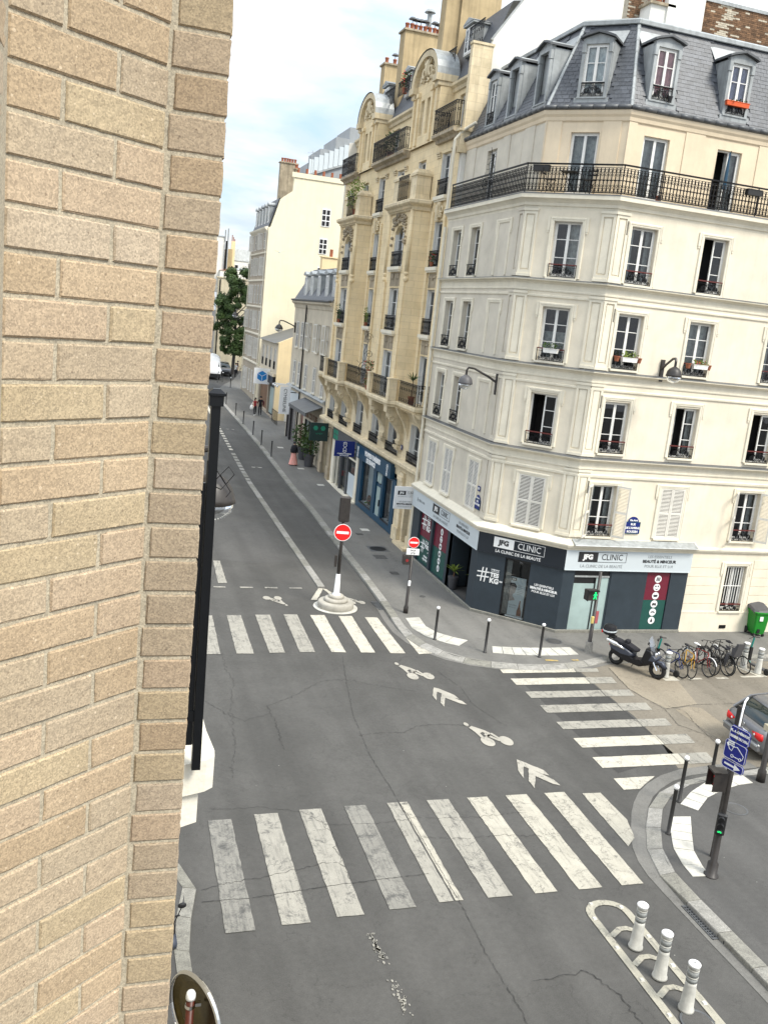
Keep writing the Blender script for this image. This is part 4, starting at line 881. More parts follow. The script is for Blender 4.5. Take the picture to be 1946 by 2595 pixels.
# ---- mansard: slope from d=-.38 z=18.98 to d=-1.75 z=22.05 measured from the wall plane below
def hip(d):    # corner points of the plan offset inwards by d
    return [(14.45 + d, 40.4), (14.45 + d, 32.3 + .414 * d), (16.85 + .414 * d, 29.9 + d), (32.85, 29.9 + d)]
DB, DT, ZB, ZT = .42, 1.75, 18.96, 22.05
A_, B_ = hip(DB), hip(DT)
mb = MB()
for i in range(3): mb.poly([(A_[i][0] - 16, A_[i][1] - 31, ZB), (A_[i + 1][0] - 16, A_[i + 1][1] - 31, ZB), (B_[i + 1][0] - 16, B_[i + 1][1] - 31, ZT), (B_[i][0] - 16, B_[i][1] - 31, ZT)])
obj('roof_slope', mb, M['slate2'], cb)
C_ = hip(5.5); mb = MB()
for i in range(3): mb.poly([(B_[i][0] - 16, B_[i][1] - 31, ZT + .16), (B_[i + 1][0] - 16, B_[i + 1][1] - 31, ZT + .16), (C_[i + 1][0] - 16, C_[i + 1][1] - 31, ZT + .75), (C_[i][0] - 16, C_[i][1] - 31, ZT + .75)])
obj('roof_top', mb, M['zinc'], cb)
csweep('zinc_ridge', [(-DT + .1, ZT - .06), (-DT + .14, ZT - .04), (-DT + .14, ZT + .08), (-DT + .08, ZT + .14), (-DT - .02, ZT + .165), (-DT - .3, ZT + .2)], M['zinc'])
for k in (1, 2):
    mb = MB(); a = Vector((A_[k][0] - 16, A_[k][1] - 31, ZB)); b = Vector((B_[k][0] - 16, B_[k][1] - 31, ZT)); mb.tube([a, b], .07, 6); obj('hip_flashing', mb, M['zinc'], cb)
    for q in range(7):
        mb = MB(); p = a.lerp(b, (q + .5) / 7); mb.tube([p - (b - a).normalized() * .03, p + (b - a).normalized() * .03], .078, 6); obj('hip_clip', mb, M['zinc'], cb)
# slates in courses, dormers left free; nearest 300 are single parts
dorm = {2: [(18.19, .98), (21.22, .98), (24.8, .98)], 1: [(None, .98)], 0: [(38.15, .85), (36.0, .85), (33.45, .85)]}
slates = []; rest = MB()
def slab_mesh(w, h):
    mb = MB(); mb.box(-w / 2, w / 2, -.012, 0, 0, h); return mb
sw_, ch = .245, .16
slen = math.hypot(DT - DB, ZT - ZB); ncourse = int(slen / ch); tilt = math.atan2(DT - DB, ZT - ZB)
for side in (2, 1, 0):
    a, b = Vector((*A_[side], 0)), Vector((*A_[side + 1], 0)); dr = (b - a).normalized(); nrm = Vector((dr.y, -dr.x, 0))
    for c_ in range(ncourse):
        t = c_ / ncourse; A2, B2 = hip(DB + (DT - DB) * t)[side], hip(DB + (DT - DB) * t)[side + 1]
        La, Lb = (Vector((*A2, 0)) - a).dot(dr), (Vector((*B2, 0)) - a).dot(dr); Lb = min(Lb, 10.2 if side == 2 else 99)
        z = ZB + (ZT - ZB) * t; x = La + (sw_ / 2 if c_ % 2 else sw_)
        base = Vector((*A2, 0)) - dr * La
        n0 = La + .04
        while n0 < Lb - .05:
            n1 = min(n0 + (sw_ if n0 > La + .05 or c_ % 2 else sw_ / 2), Lb - .03)
            cx = (n0 + n1) / 2; P = base + dr * cx; skip = False
            for dm in dorm[side]:
                ctr = (P.x - dm[0]) if side == 2 else (P - Vector(((A_[1][0] + A_[2][0]) / 2, (A_[1][1] + A_[2][1]) / 2, 0))).dot(dr) if side == 1 else (P.y - dm[0])
                if abs(ctr) < dm[1] / 2 + .14: skip = True
            if not skip and n1 - n0 > .05: slates.append((side, P.x, P.y, z, n1 - n0, math.atan2(dr.y, dr.x), nrm.copy()))
            n0 = n1
order = sorted(range(len(slates)), key=lambda i: (abs(slates[i][1] - 18) + abs(slates[i][2] - 30)))
single = set([i for i in order if slates[i][0] > 0][:300])
for i, (sd, x, y, z, w_, ang, nr) in enumerate(slates):
    R_ = Matrix.Translation((x - 16, y - 31, z)) @ Matrix.Rotation(ang, 4, 'Z') @ Matrix.Rotation(-tilt - .05, 4, 'X')
    w2 = round(w_, 2)
    if i in single:
        o = link('slate', cached(('sl', w2), lambda: slab_mesh(w2 - .008, ch * 1.12).mesh('slate', M['slate'])), cb); o.matrix_local = R_ @ Matrix.Translation((0, random.uniform(-.004, 0) - .018, 0)) @ Matrix.Rotation(random.uniform(-.008, .008), 4, 'Y')
    else:
        s_ = slab_mesh(w_ - .008, ch * 1.12); s_.xf(R_ @ Matrix.Translation((0, random.uniform(-.022, -.017), 0))); st = len(rest.v); rest.v += s_.v; rest.f += [tuple(q + st for q in f) for f in s_.f]; rest.mi += s_.mi; rest.sm += s_.sm
obj('slates', rest, M['slate2'], cb, kind='stuff')
# dormers
def dormer(F, u, dfront, z0, w, h, glazing=True, curt=None, cm='curt', guard=True, orange=False, skip=None):
    x, y = F.pt(u, dfront); o = link('dormer', None, cb, (x, y, z0), F.a)
    body = MB(); t = .11; dz = 3.3
    bw = w / 2 + t
    # cheeks run back into the slope; sloped zinc sides
    for s_ in (-1, 1):
        body.yprism([(0, -.3), (0, h + .1), (1.05, h + .1), (.35, .0), (.0, -.3)], s_ * bw - .02, s_ * bw + .02)
        body.box(s_ * bw - .0, s_ * (w / 2), -.0, .06, 0, h)
    body.box(-bw - .09, bw + .09, -.13, .1, -.32, -.02); body.box(-bw, bw, -.16, .12, -.05, 0)
    for s_ in (-1, 1): body.box(s_ * bw, s_ * w / 2, -.12, .02, 0, h - .25); body.bbox(min(s_ * (bw + .02), s_ * (w / 2 - .02)), max(s_ * (bw + .02), s_ * (w / 2 - .02)), -.15, 0, h - .3, h + .02, .02)
    body.box(-bw, bw, -.12, .05, h, h + .16)
    obj('dormer_body', body, M['zinc'], o)
    cap = MB(); n = 8; pts = [(-bw - .1 + (2 * bw + .2) * i / n, h + .16 + .19 * (1 - abs(2 * i / n - 1)) ** .8) for i in range(n + 1)]
    up = [(p[0], p[1] + .07) for p in pts[::-1]]; cap.xprism(pts + up, -.24, 1.5)
    obj('dormer_cap', cap, M['lead'], o)
    top = MB(); pts2 = [(p[0] * .97, p[1] + .072) for p in pts]; top.xprism(pts2 + [(p[0], p[1] + .02) for p in pts2[::-1]], -.16, 1.6); obj('dormer_roof', top, M['zinc'], o)
    ap = MB(); ap.poly([(-bw - .1, .68, h + .2), (bw + .1, .68, h + .2), (bw + .2, .98, h + .72), (-bw - .2, .98, h + .72)]); ap.poly([(-bw - .2, .98, h + .72), (bw + .2, .98, h + .72), (bw + .2, 1.1, h + .7), (-bw - .2, 1.1, h + .7)]); obj('zinc_apron', ap, M['zincp'], o)
    ty = MB(); ty.xprism([(p[0] * .93, p[1] - .01) for p in pts] + [(bw * .9, h + .1), (-bw * .9, h + .1)], -.1, .03); obj('dormer_gable', ty, M['zinc'], o)
    if glazing:
        me = casement_mesh(w, h, (.3, .65), 0, 2, skip) if ('dc', w, h, skip) not in _wm else None
        link('dormer_window', cached(('dc', w, h, skip), lambda: me), o); link('pane', cached(('p', w, h, skip, 2), lambda: pane_mesh(w, h, skip, 2)), o)
        dk = MB(); dk.box(-w / 2, w / 2, .3, .9, 0, h); obj('room', dk, M['mid'], o)
        if curt: link('curtain', cached(('cud', w, h, cm, curt), lambda: curtain_mesh(w - .1, h, M['curtd' if cm == 'curt' else cm], curt)), o, (0, -.11, 0))
        if guard: link('window_guard', cached(('g', w, .46, False, 0), lambda: guard_mesh(w, .46, False, 0)), o, (0, -.1, .02))
    else:
        b = MB(); b.box(-w / 2, w / 2, .1, .14, 0, h); obj('zinc_blind', b, M['zinc'], o)
    return o
d1 = dormer(FR, 18.17 - 16.85, -.62, 19.32, .82, 1.72, curt='full', cm='curtp'); d2 = dormer(FR, 21.2 - 16.85, -.62, 19.32, .82, 1.72, curt='full', cm='curtb'); dormer(FR, 24.75 - 16.85, -.62, 19.32, .82, 1.72, curt='full')
dormer(FC, LC / 2, -.62, 19.3, .84, 1.75, curt='full')
dormer(FL, 40.4 - 38.15, -.62, 19.25, .78, 1.75, guard=True); dormer(FL, 40.4 - 36.0, -.62, 19.25, .78, 1.75, glazing=False); dormer(FL, 40.4 - 33.45, -.62, 19.25, .78, 1.75, glazing=False)
def trough(label, x, y, z, rz, w, m, plants='leaf', cat='planter', flower=None, n=26, hgt=.14):
    t = thing('window_box', label, cat, (x, y, z), rz)
    b = MB(); b.xprism([(-w / 2 + .02, 0), (w / 2 - .02, 0), (w / 2, .15), (-w / 2, .15)], -.08, .08); b.box(-w / 2 - .01, w / 2 + .01, -.09, .09, .14, .16); obj('trough', b, M[m], t)
    foliage(t, 'foliage', 0, 0, .12, w / 2, .12, hgt * 1.4, n * 3, .08, M[plants])
    if flower: foliage(t, 'flowers', 0, -.05, .16, w / 2, .12, hgt, 22, .06, M[flower])
    return t
def foliage(parent, name, cx, cy, cz, rx, ry, rz_, n, s, m, seed=None, kind='stuff'):
    mb = MB(); R_ = random.Random(seed if seed is not None else int(abs(cx * 7 + cy * 13 + n * 3 + rx * 100)))
    for i in range(n):
        while True:
            a, b, c = R_.uniform(-1, 1), R_.uniform(-1, 1), R_.uniform(0, 1)
            if a * a + b * b + (c * 2 - 1) ** 2 < 1.15: break
        p = Vector((cx + a * rx, cy + b * ry, cz + c * rz_)); d = Vector((R_.uniform(-1, 1), R_.uniform(-1, 1), R_.uniform(-.4, .9))).normalized(); e = d.cross(Vector((R_.uniform(-1, 1), R_.uniform(-1, 1), R_.uniform(-1, 1)))).normalized()
        L_ = s * R_.uniform(.7, 1.5); w_ = s * .38
        mb.F([mb.V(p), mb.V(p + d * L_ * .5 + e * w_), mb.V(p + d * L_), mb.V(p + d * L_ * .5 - e * w_)])
    return obj(name, mb, m, parent, kind=kind)
trough('orange window box below the lilac dormer window', 21.2, 30.36, 19.62, 0, .95, 'orange', n=14, hgt=.06)
# iron balcony along the fifth floor: rails plus repeated panels
rp = [(14.3, 39.9), (14.3, 32.24), (16.79, 29.75), (29.0, 29.75)]
rail = link('balcony_railing', None, cb, (0, 0, 0))
def railsweep(name, z0, z1, d0, d1):
    mb = MB(); mb.sweep([(p[0] - 16, p[1] - 31) for p in rp], [(d0, z0), (d1, z0), (d1, z1), (d0, z1), (d0, z0)]); obj(name, mb, M['iron'], rail)
railsweep('handrail', 16.91, 16.96, -.035, .035); railsweep('upper_bar', 16.83, 16.845, -.01, .01); railsweep('lower_bar', 15.99, 16.025, -.015, .015); railsweep('middle_bar', 16.415, 16.44, -.008, .008)
def panel_mesh(w, dense=0):
    mb = MB(); z0, z1 = .02, .84; t = .014
    for x in (0, w / 2): mb.box(x - t, x + t, -t, t, z0, z1)
    for x in (w * .25, w * .75):
        for zc, v in ((z0 + .09, 1), (z1 - .1, -1)): mb.torus((x, 0, zc), w * .2, .011, 8, 3)
        for zc in (z0 + .22, z1 - .23): mb.torus((x, 0, zc), w * .14, .010, 7, 3)
    for x in (0, w / 2): mb.box(x - .045, x + .045, -.009, .009, .408, .432) ; mb.lathe([(.001, -.01), (.032, 0), (.001, .01)], 6, (x, 0, .42), axis='y')
    if dense:
        for x in (w * .25, w * .75): mb.box(x - t, x + t, -t, t, z0, z1)
    return mb.mesh('railing_panel', M['iron'])
pm = panel_mesh(.27); pmd = panel_mesh(.27, 1)
for k, (a, b) in enumerate(zip(rp, rp[1:])):
    L_ = math.dist(a, b); n = round(L_ / .27); ang = math.atan2(b[1] - a[1], b[0] - a[0])
    for i in range(n):
        t = i / n; o = link('railing_panel', pm, rail, (a[0] + (b[0] - a[0]) * t - 16, a[1] + (b[1] - a[1]) * t - 31, 15.99), ang); o.scale = (L_ / n / .27, 1, 1)
for p in rp[:3] + [(18.35, 29.75), (20.3, 29.75), (22.3, 29.75), (16.0, 30.54)]:
    mb = MB(); mb.box(p[0] - 16 - .016, p[0] - 16 + .016, p[1] - 31 - .016, p[1] - 31 + .016, 15.94, 16.93); obj('post', mb, M['iron'], rail)
# spiked fan between two balconies
mb = MB(); 
scroll(mb, 0, .35, .28, 1, 1, t=.014, turns=1.8, n=26)
for i in range(11):
    a = radians(-60 + i * 28); mb.tube([(.3 * cos(a), 0, .35 + .3 * sin(a)), (.48 * cos(a), 0, .35 + .48 * sin(a))], .011, 4, r2=.003)
mb.tube([(0.28, 0, .3), (.34, 0, .9), (.16, 0, 1.3), (.05, 0, 1.75)], .014, 5); mb.tube([(.1, 0, .75), (.02, 0, 1.15), (.28, 0, 1.4)], .011, 4)
for z_ in (.95, 1.15, 1.35, 1.5): mb.tube([(-.08, 0, z_ - .05), (.2, 0, z_), (.36, 0, z_ + .06)], .008, 4, r2=.003)
obj('spiked_divider', mb, M['iron'], cb, loc=(14.45 - 16, 36.4 - 31, 16.3), rz=-pi / 2 + .5)
# ------------------------------------------------------------------ ground floor shop of the corner building
sp = offs([(14.45, 40.4), (14.45, 32.3), (16.85, 29.9), (22.25, 29.9)], .12); sf = offs([(14.45, 40.4), (14.45, 32.3), (16.85, 29.9), (22.25, 29.9)], .2)
GL = Frame(cb, sp[0][0], sp[0][1], -pi / 2); GC = Frame(cb, sp[1][0], sp[1][1], -pi / 4); GR = Frame(cb, sp[2][0], sp[2][1], 0)
LGL, LGC, LGR = sp[0][1] - sp[1][1], math.dist(sp[1], sp[2]), 22.25 - sp[2][0]
X0 = sp[2][0]
# panels with openings
GL.add('shop_panel', wall(0, LGL, 0.06, 2.5, [(1.05, 2.68, .1, 2.45), (2.92, 4.8, .1, 2.45), (5.1, 7.5, .06, 2.5)], .16), M['navy'])
GC.add('shop_panel', wall(0, LGC, 0.06, 2.5, [(1.16, 2.2, .06, 2.48)], .5), M['navy'])
GR.add('shop_panel', wall(0, LGR, .06, 2.5, [(17.24 - X0, 18.86 - X0, .06, 2.45), (20.43 - X0, 21.48 - X0, .1, 2.48)], .08), M['navy'])
# side and back walls of the plain ground floor beyond the shop
FR.add('wall', wall(22.25 - 16.85, 16, 0, 3.3, [(24.07 - 16.85, 25.03 - 16.85, .88, 2.76), (27.5 - 16.85, 28.5 - 16.85, .88, 2.76)], .25), M['cream'])
for z in (1.18, 1.55, 1.92, 2.29, 2.66, 3.03):
    for u0, u1 in ((5.42, 6.93), (8.5, 10.3)):
        mb = MB(); mb.box(u0, u1, -.018, 0, z - .355, z - .012 - .005); FR.add('rusticated_block', mb, M['cream'])
mb = MB(); mb.box(5.4, 12, -.04, 0, 0, .8); mb.box(5.4, 12, -.05, 0, .8, .86); FR.add('plinth', mb, M['cream'])
FR.put('surround', surround(.96, 1.88, .16).mesh('surround', M['trim']), 24.55 - 16.85, .0, .88)
FR.win(24.55 - 16.85, .88, .96, 1.88, rows=(), inset=.22, guard=True, red=True, gh=.3, gy=-.02, curt='side')
bars = MB()
for i in range(8): x = -.42 + .12 * i; bars.box(x - .012, x + .012, -.02, 0, .32, 1.84)
bars.box(-.47, .47, -.025, .005, 1.02, 1.05); FR.put('window_bars', bars.mesh('window_bars', M['white']), 24.55 - 16.85, -.1, .88)
mb = MB(); mb.box(-.15, .15, -.05, .02, 0, .13); FR.put('vent_grille', mb.mesh('vent_grille', M['iron']), 24.35 - 16.85, .02, .16)
# plinth strip and threshold
mb = MB(); mb.sweep([(p[0] - 16, p[1] - 31) for p in sp], [(0, .12), (.05, .1), (.05, -.02), (.09, -.02)]); obj('shop_base', mb, M['granite'], cb)
mb = MB(); mb.sweep([(p[0] - 16, p[1] - 31) for p in sp], [(0, .06), (0, .0)]); obj('shop_base', mb, M['black'], cb)
# floor and back of the recessed entrance
mb = MB(); mb.box(5.1, 7.5, .02, 1.6, 0.03, .05); GL.add('entrance_floor', mb, M['walk2'])
mb = MB(); mb.box(5.1, 7.5, 1.6, 1.62, 0, 2.6); mb.box(5.08, 5.1, 0, 1.6, 0, 2.6); mb.box(7.5, 7.52, 0, 1.6, 0, 2.6); mb.box(5.1, 7.5, 0, 1.6, 2.5, 2.52); GL.add('entrance_walls', mb, M['black'])
mb = MB(); mb.box(5.16, 5.2, .1, .9, .1, 2.4); GL.add('shop_door', mb, M['navy'])
mb = MB(); mb.box(-.36, .36, -.01, .01, 0, .95); me = mb.mesh('notice_frame', M['signw'])
o = GL.put('notice_board', me, 5.9, -1.2, 1.0); mb = MB(); mb.box(-.34, .34, -.016, 0, .02, .93); obj('notice_panel', mb, M['black'], o)
for k in range(7): text('essentiels' if k % 2 else 'soins & minceur', .055, M['txtg'], o, 0, -.02, .8 - k * .1)
# window films left face: burgundy above, green below
for u0, u1 in ((1.05, 2.68), (2.92, 4.8)):
    mb = MB(); mb.box(u0 + .03, u1 - .03, .1, .12, 1.33, 2.42); GL.add('window_film', mb, M['burg']); mb = MB(); mb.box(u0 + .03, u1 - .03, .1, .12, .12, 1.328); GL.add('window_film', mb, M['dgreen'])
    for q in (u0, u1 - .04): mb = MB(); mb.box(q, q + .04, .06, .14, .1, 2.45); GL.add('window_frame', mb, M['navy'])
mb = MB(); mb.box(20.45 - X0, 21.46 - X0, .04, .06, 1.33, 2.46); GR.add('window_film', mb, M['burg']); mb = MB(); mb.box(20.45 - X0, 21.46 - X0, .04, .06, .12, 1.328); GR.add('window_film', mb, M['dgreen'])
def disc(mb, x, z, r, y, n=18, dep=.006): mb.xprism([(x + r * cos(2 * pi * k / n), z + r * sin(2 * pi * k / n)) for k in range(n)], y - dep, y)
def icon(F, u, z, d, k, r=.15):
    mb = MB(); disc(mb, 0, 0, r, 0); o = F.put('round_icon', mb.mesh('round_icon', M['signw']), u, d, z)
    mb = MB(); y = -.007
    if k == 0:
        for x in (-.06, 0, .06): mb.xprism([(x - .02, -.08), (x + .015, -.08), (x + .03, .05), (x + .005, .09), (x - .012, .03)], y - .004, y)
    elif k == 1:
        mb.xprism([(-.1, .05), (-.04, .0), (-.02, .05), (-.06, .09)], y - .004, y); mb.xprism([(.1, .05), (.06, .09), (.02, .05), (.04, 0)], y - .004, y); mb.xprism([(-.09, -.04), (0, -.1), (.09, -.04), (0, -.06)], y - .004, y)
    elif k == 2: mb.xprism([(-.11, 0), (-.05, -.05), (.05, -.05), (.11, 0), (.04, .05), (0, .03), (-.04, .05)], y - .004, y)
    elif k == 3: mb.xprism([(-.1, -.06), (-.02, -.06), (0, -.01), (.02, -.06), (.1, -.06), (.06, .06), (.02, .03), (-.02, .03), (-.06, .06)], y - .004, y)
    elif k == 4: mb.xprism([(-.11, -.03), (-.04, -.02), (0, .0), (.04, -.02), (.11, -.03), (.06, .03), (0, .04), (-.06, .03)], y - .004, y)
    else: mb.xprism([(-.04, -.07), (.04, -.07), (.05, -.02), (0, .09), (-.05, -.02)], y - .004, y)
    obj('icon_mark', mb, M['txtk'], o)
for k in range(6): icon(GL, 3.87, 2.13 - k * .33, -.09, (5, 1, 2, 3, 4, 5)[k], .15); icon(GR, 20.96 - X0, 2.18 - k * .338, -.035, k)
# lettering "# TES KG" and others
def hashtag(F, u, z, d, s, l1, l2, l3, m='txtw', box=True):
    x, y = F.pt(u, d); root = link('slogan_lettering', None, cb, (x, y, z), F.a); root.scale = (s, 1, s)
    mb = MB()
    for k in (-.1, .12): mb.xprism([(k - .035, -.42), (k + .035, -.42), (k + .105, .42), (k + .035, .42)], -.012, 0)
    for k in (-.15, .13): mb.xprism([(-.36, k - .035), (.38, k + .02), (.38, k + .09), (-.36, k + .035)], -.0121, 0)
    mb.xf(Matrix.Translation((.38, 0, .1))); obj('hash_sign', mb, M[m], root)
    b = MB(); b.box(.84, 1.36, -.008, 0, .38, .53); obj('slogan_box', b, M[m], root); text(l1, .13, M['navy'], root, 1.1, -.012, .455, bold=.003)
    text(l2, .34, M[m], root, .82, -.008, .18, bold=.018, align='LEFT'); text(l3, .40, M[m], root, .82, -.008, -.16, bold=.02, align='LEFT'); text('oo', .17, M[m], root, 1.42, -.008, -.1, bold=.008, align='LEFT')
hashtag(GC, .06, 1.52, .002, .68, 'BALANCE', 'TES', 'KG'); hashtag(GL, 1.22, 1.93, -.095, .8, 'BALANCE', 'TES', 'KG'); hashtag(GL, 1.35, .85, -.095, .72, 'SANS', 'POILS', '')
for k, t in enumerate(('et sans', 'reproche !')): GL.text(t, .16, 'txtw', 2.12, -.095, .52 - k * .15, bold=.006)
for k, t in enumerate(('LES ESSENTIELS', 'BEAUTÉ & MINCEUR', 'POUR ELLE ET LUI')): GC.text(t, .115 if k != 1 else .118, 'txtw', 2.82, .002, 1.66 - k * .135, bold=.0035 if k != 1 else .009)
# door of the chamfer with poster inside
mb = MB(); mb.box(1.16, 1.2, .06, .12, .06, 2.46); mb.box(2.16, 2.2, .06, .12, .06, 2.46); mb.box(1.2, 2.16, .06, .12, 2.38, 2.46); GC.add('door_frame', mb, M['black'])
mb = MB(); mb.poly([(1.2, .09, .06), (2.16, .09, .06), (2.16, .09, 2.38), (1.2, .09, 2.38)]); GC.add('door_glass', mb, M['glass'])
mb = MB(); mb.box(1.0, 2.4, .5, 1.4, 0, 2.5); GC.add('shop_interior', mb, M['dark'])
mb = MB(); mb.smooth = True
for i in range(7): mb.box(1.22 + i * .03, 1.243 + i * .03, .13 + (i % 2) * .02, .15 + (i % 2) * .02, .2, 2.42)
GC.add('door_curtain', mb, M['curt'], kind='stuff')
# poster: plain portrait advert
x, y = GC.pt(1.76, -.14); po = link('poster', None, cb, (x, y, .12), GC.a)
b = MB(); b.box(-.31, .31, -.01, .01, .08, 1.62); obj('poster_sheet', b, M['sky_l'], po); b = MB(); b.box(-.36, .36, -.05, .04, 0, .06); obj('poster_foot', b, M['signw'], po)
b = MB(); b.box(-.29, -.08, -.014, -.01, 1.47, 1.58); obj('poster_logo', b, M['txtk'], po); text('JFG', .085, M['txtw'], po, -.185, -.016, 1.525, bold=.004)
b = MB(); b.xprism([(-.31, 1.3), (-.16, 1.34), (-.08, 1.25), (-.06, 1.12), (-.09, 1.0), (-.16, .93), (-.18, .86), (-.1, .78), (-.05, .7), (-.31, .62)], -.013, -.01); obj('portrait_face', b, mat('print_skin_tone', (.42, .36, .33), .5, .2, 9), po)
b = MB(); b.xprism([(-.31, 1.36), (-.14, 1.38), (-.04, 1.28), (-.06, 1.18), (-.12, 1.24), (-.31, 1.24)], -.016, -.0131); obj('portrait_hair', b, M['tblack'], po)
b = MB(); b.xprism([(.08, .1), (.28, .1), (.26, .3), (.2, .45), (.19, .72), (.15, .72), (.13, .48), (.08, .3)], -.014, -.01); obj('printed_figure', b, mat('print_brown', (.25, .10, .05), .5, .4, 14), po)
for k in range(6): b = MB(); b.box(.0, .26 - (k % 3) * .04, -.0125, -.01, 1.3 - k * .07, 1.315 - k * .07); obj('poster_line', b, M['txtg'], po)
text('carte cadeau', .07, M['txtg'], po, -.12, -.012, .5); text('offrez du soin', .05, M['txtg'], po, -.12, -.012, .4)
# glass door on the right face
for a, b in ((17.24, 17.3), (18.8, 18.86), (18.2, 18.24)): mb = MB(); mb.box(a - X0, b - X0, .02, .07, .06, 2.2 if b < 18.5 and a > 17.5 else 2.45); GR.add('door_frame', mb, M['navy'] if a < 17.5 or a > 18.5 else M['black'])
mb = MB(); mb.box(17.26 - X0, 18.84 - X0, .02, .07, 2.2, 2.26); GR.add('door_bar', mb, M['zinc'])
mb = MB(); mb.box(17.3 - X0, 18.2 - X0, .05, .06, .08, 1.95); mb.box(18.24 - X0, 18.8 - X0, .05, .06, .08, 2.2); GR.add('frosted_door_glass', mb, M['frost'])
mb = MB(); mb.box(17.3 - X0, 18.8 - X0, .06, .07, 1.95, 2.45); GR.add('door_glass', mb, M['black'])
mb = MB(); mb.box(18.42 - X0, 18.6 - X0, .043, .05, .35, .85); GR.add('red_sticker', mb, mat('faded_red_sticker', (.40, .10, .11), .5, .1))
# sign fascias, lightly tilted boxes
SL = Frame(cb, sf[0][0], sf[0][1], -pi / 2); SC = Frame(cb, sf[1][0], sf[1][1], -pi / 4); SR = Frame(cb, sf[2][0], sf[2][1], 0)
lsl, lsc = sf[0][1] - sf[1][1], math.dist(sf[1], sf[2]); XS = sf[2][0]
for F, L_, m in ((SL, lsl, 'sky_l'), (SC, lsc, 'black2'), (SR, 22.27 - XS, 'sky_l')):
    if m == 'black2': M['black2'] = mat('blue_black_sign', (.014, .019, .026), .4, .05, 2)
    mb = MB(); mb.box(.005 if F is SC else 0, L_ - (.005 if F is SC else 0), 0, .2, 2.5, 3.28); mb.box(-.0, L_, -.015, .0, 2.495, 2.515); o = F.add('shop_sign', mb, M[m])
def logo(F, u0, u1, z0, z1, inv, d=.003):
    w = u1 - u0; um = u0 + w * .4; a, b = ('txtk', 'txtw') if not inv else ('txtw', 'txtk')
    mb = MB(); mb.box(u0, um, -.01, 0, z0, z1); F.add('logo_block', mb, M[a]); F.text('JFG', (z1 - z0) * .66, b, (u0 + um) / 2, .011, (z0 + z1) / 2, bold=.014, sx=1.05)
    mb = MB(); t = .014
    for bx in ((um, u1, z1 - t, z1), (um, u1, z0, z0 + t), (u1 - t, u1, z0, z1)): mb.box(bx[0], bx[1], -.008, 0, bx[2], bx[3])
    F.add('logo_outline', mb, M[a]); F.text('CLINIC', (z1 - z0) * .86, a, (um + u1) / 2, .004, (z0 + z1) / 2, sx=.86)
logo(SC, .66, 2.72, 2.8, 3.2, True); SC.text('LA CLINIC DE LA BEAUTÉ', .165, 'txtw', 1.68, .004, 2.655, bold=.002, sx=.98)
logo(SR, 17.28 - XS, 19.33 - XS, 2.83, 3.22, False); SR.text('LA CLINIC DE LA BEAUTÉ', .165, 'txtg', 18.3 - XS, .004, 2.67, sx=.96)
logo(SL, 2.85, 4.95, 2.83, 3.2, False); SL.text('LA CLINIC DE LA BEAUTÉ', .165, 'txtg', 3.9, .004, 2.67, sx=.96); SL.text('jfg-clinic.com', .2, 'txtg', 1.2, .004, 2.92)
for F, u in ((SR, 20.8 - XS), (SL, 6.55)):
    for k, t in enumerate(('LES ESSENTIELS', 'BEAUTÉ & MINCEUR', 'POUR ELLE ET LUI')): F.text(t, .155 if k != 1 else .16, 'txtk' if k == 1 else 'txtg', u, .004, 3.1 - k * .19, bold=.006 if k == 1 else 0, sx=1.02)
# projecting sign between the two buildings
ps = thing('hanging_sign', 'square white clinic sign projecting between the two shops', 'shop sign', (13.96, 40.6, 2.22), 0)
mb = MB(); mb.box(-.56, .56, -.05, .05, 0, 1.08); obj('sign_box', mb, M['signw'], ps)
mb = MB(); mb.box(-.42, -.02, -.056, -.05, .68, .88); obj('logo_block', mb, M['txtk'], ps); text('JFG', .14, M['txtw'], ps, -.22, -.058, .78, bold=.007); text('CLINIC', .16, M['txtk'], ps, .24, -.052, .78, sx=.8)
mb = MB()
for bx in ((-.02, .5, .87, .88), (-.02, .5, .68, .69), (.49, .5, .68, .88)): mb.box(bx[0], bx[1], -.053, -.05, bx[2], bx[3])
obj('logo_outline', mb, M['txtk'], ps); text('LA CLINIC DE LA BEAUTÉ', .07, M['txtg'], ps, 0, -.052, .6)
for k, t in enumerate(('LES ESSENTIELS', 'BEAUTÉ & MINCEUR', 'POUR ELLE ET LUI')): text(t, .095, M['txtk' if k == 1 else 'txtg'], ps, 0, -.052, .36 - k * .12, bold=.005 if k == 1 else 0)
mb = MB(); mb.box(.56, .75, -.02, .02, .9, .94); mb.box(.56, .75, -.02, .02, .15, .19); obj('bracket', mb, M['iron'], ps)
# enamel street name plates
def plaque(x, y, z, rz, w, h, lines, label):
    t = thing('street_plate', label, 'street sign', (x, y, z), rz)
    b = MB(); b.box(-w / 2, w / 2, -.02, .0, 0, h * .68); b.xprism([(-w * .36, h * .68)] + [(w * .36 * -cos(pi * k / 8), h * .68 + h * .3 * sin(pi * k / 8)) for k in range(1, 8)] + [(w * .36, h * .68)], -.0201, 0); obj('plate', b, M['enamel'], t)
    b = MB(); e = .012
    for bx in ((-w / 2, w / 2, 0, e), (-w / 2, w / 2, h * .68 - e, h * .68), (-w / 2, -w / 2 + e, 0, h * .68), (w / 2 - e, w / 2, 0, h * .68)): b.box(bx[0], bx[1], -.024, -.02, bx[2], bx[3])
    obj('border', b, mat('enamel_green', (.02, .12, .06), .3, 0), t)
    for k, s_ in enumerate(lines): text(s_, h * (.17 if k else .14), M['txtw'], t, 0, -.026, h * (.77 - (k * .21 + (.02 if k else 0))), bold=.004)
    return t
plaque(19.47, 29.87, 3.95, 0, .64, .68, ('15e Arrt', 'RUE', "DE L'AMIRAL", 'ROUSSIN'), 'blue enamel street name plate beside the open shutters')
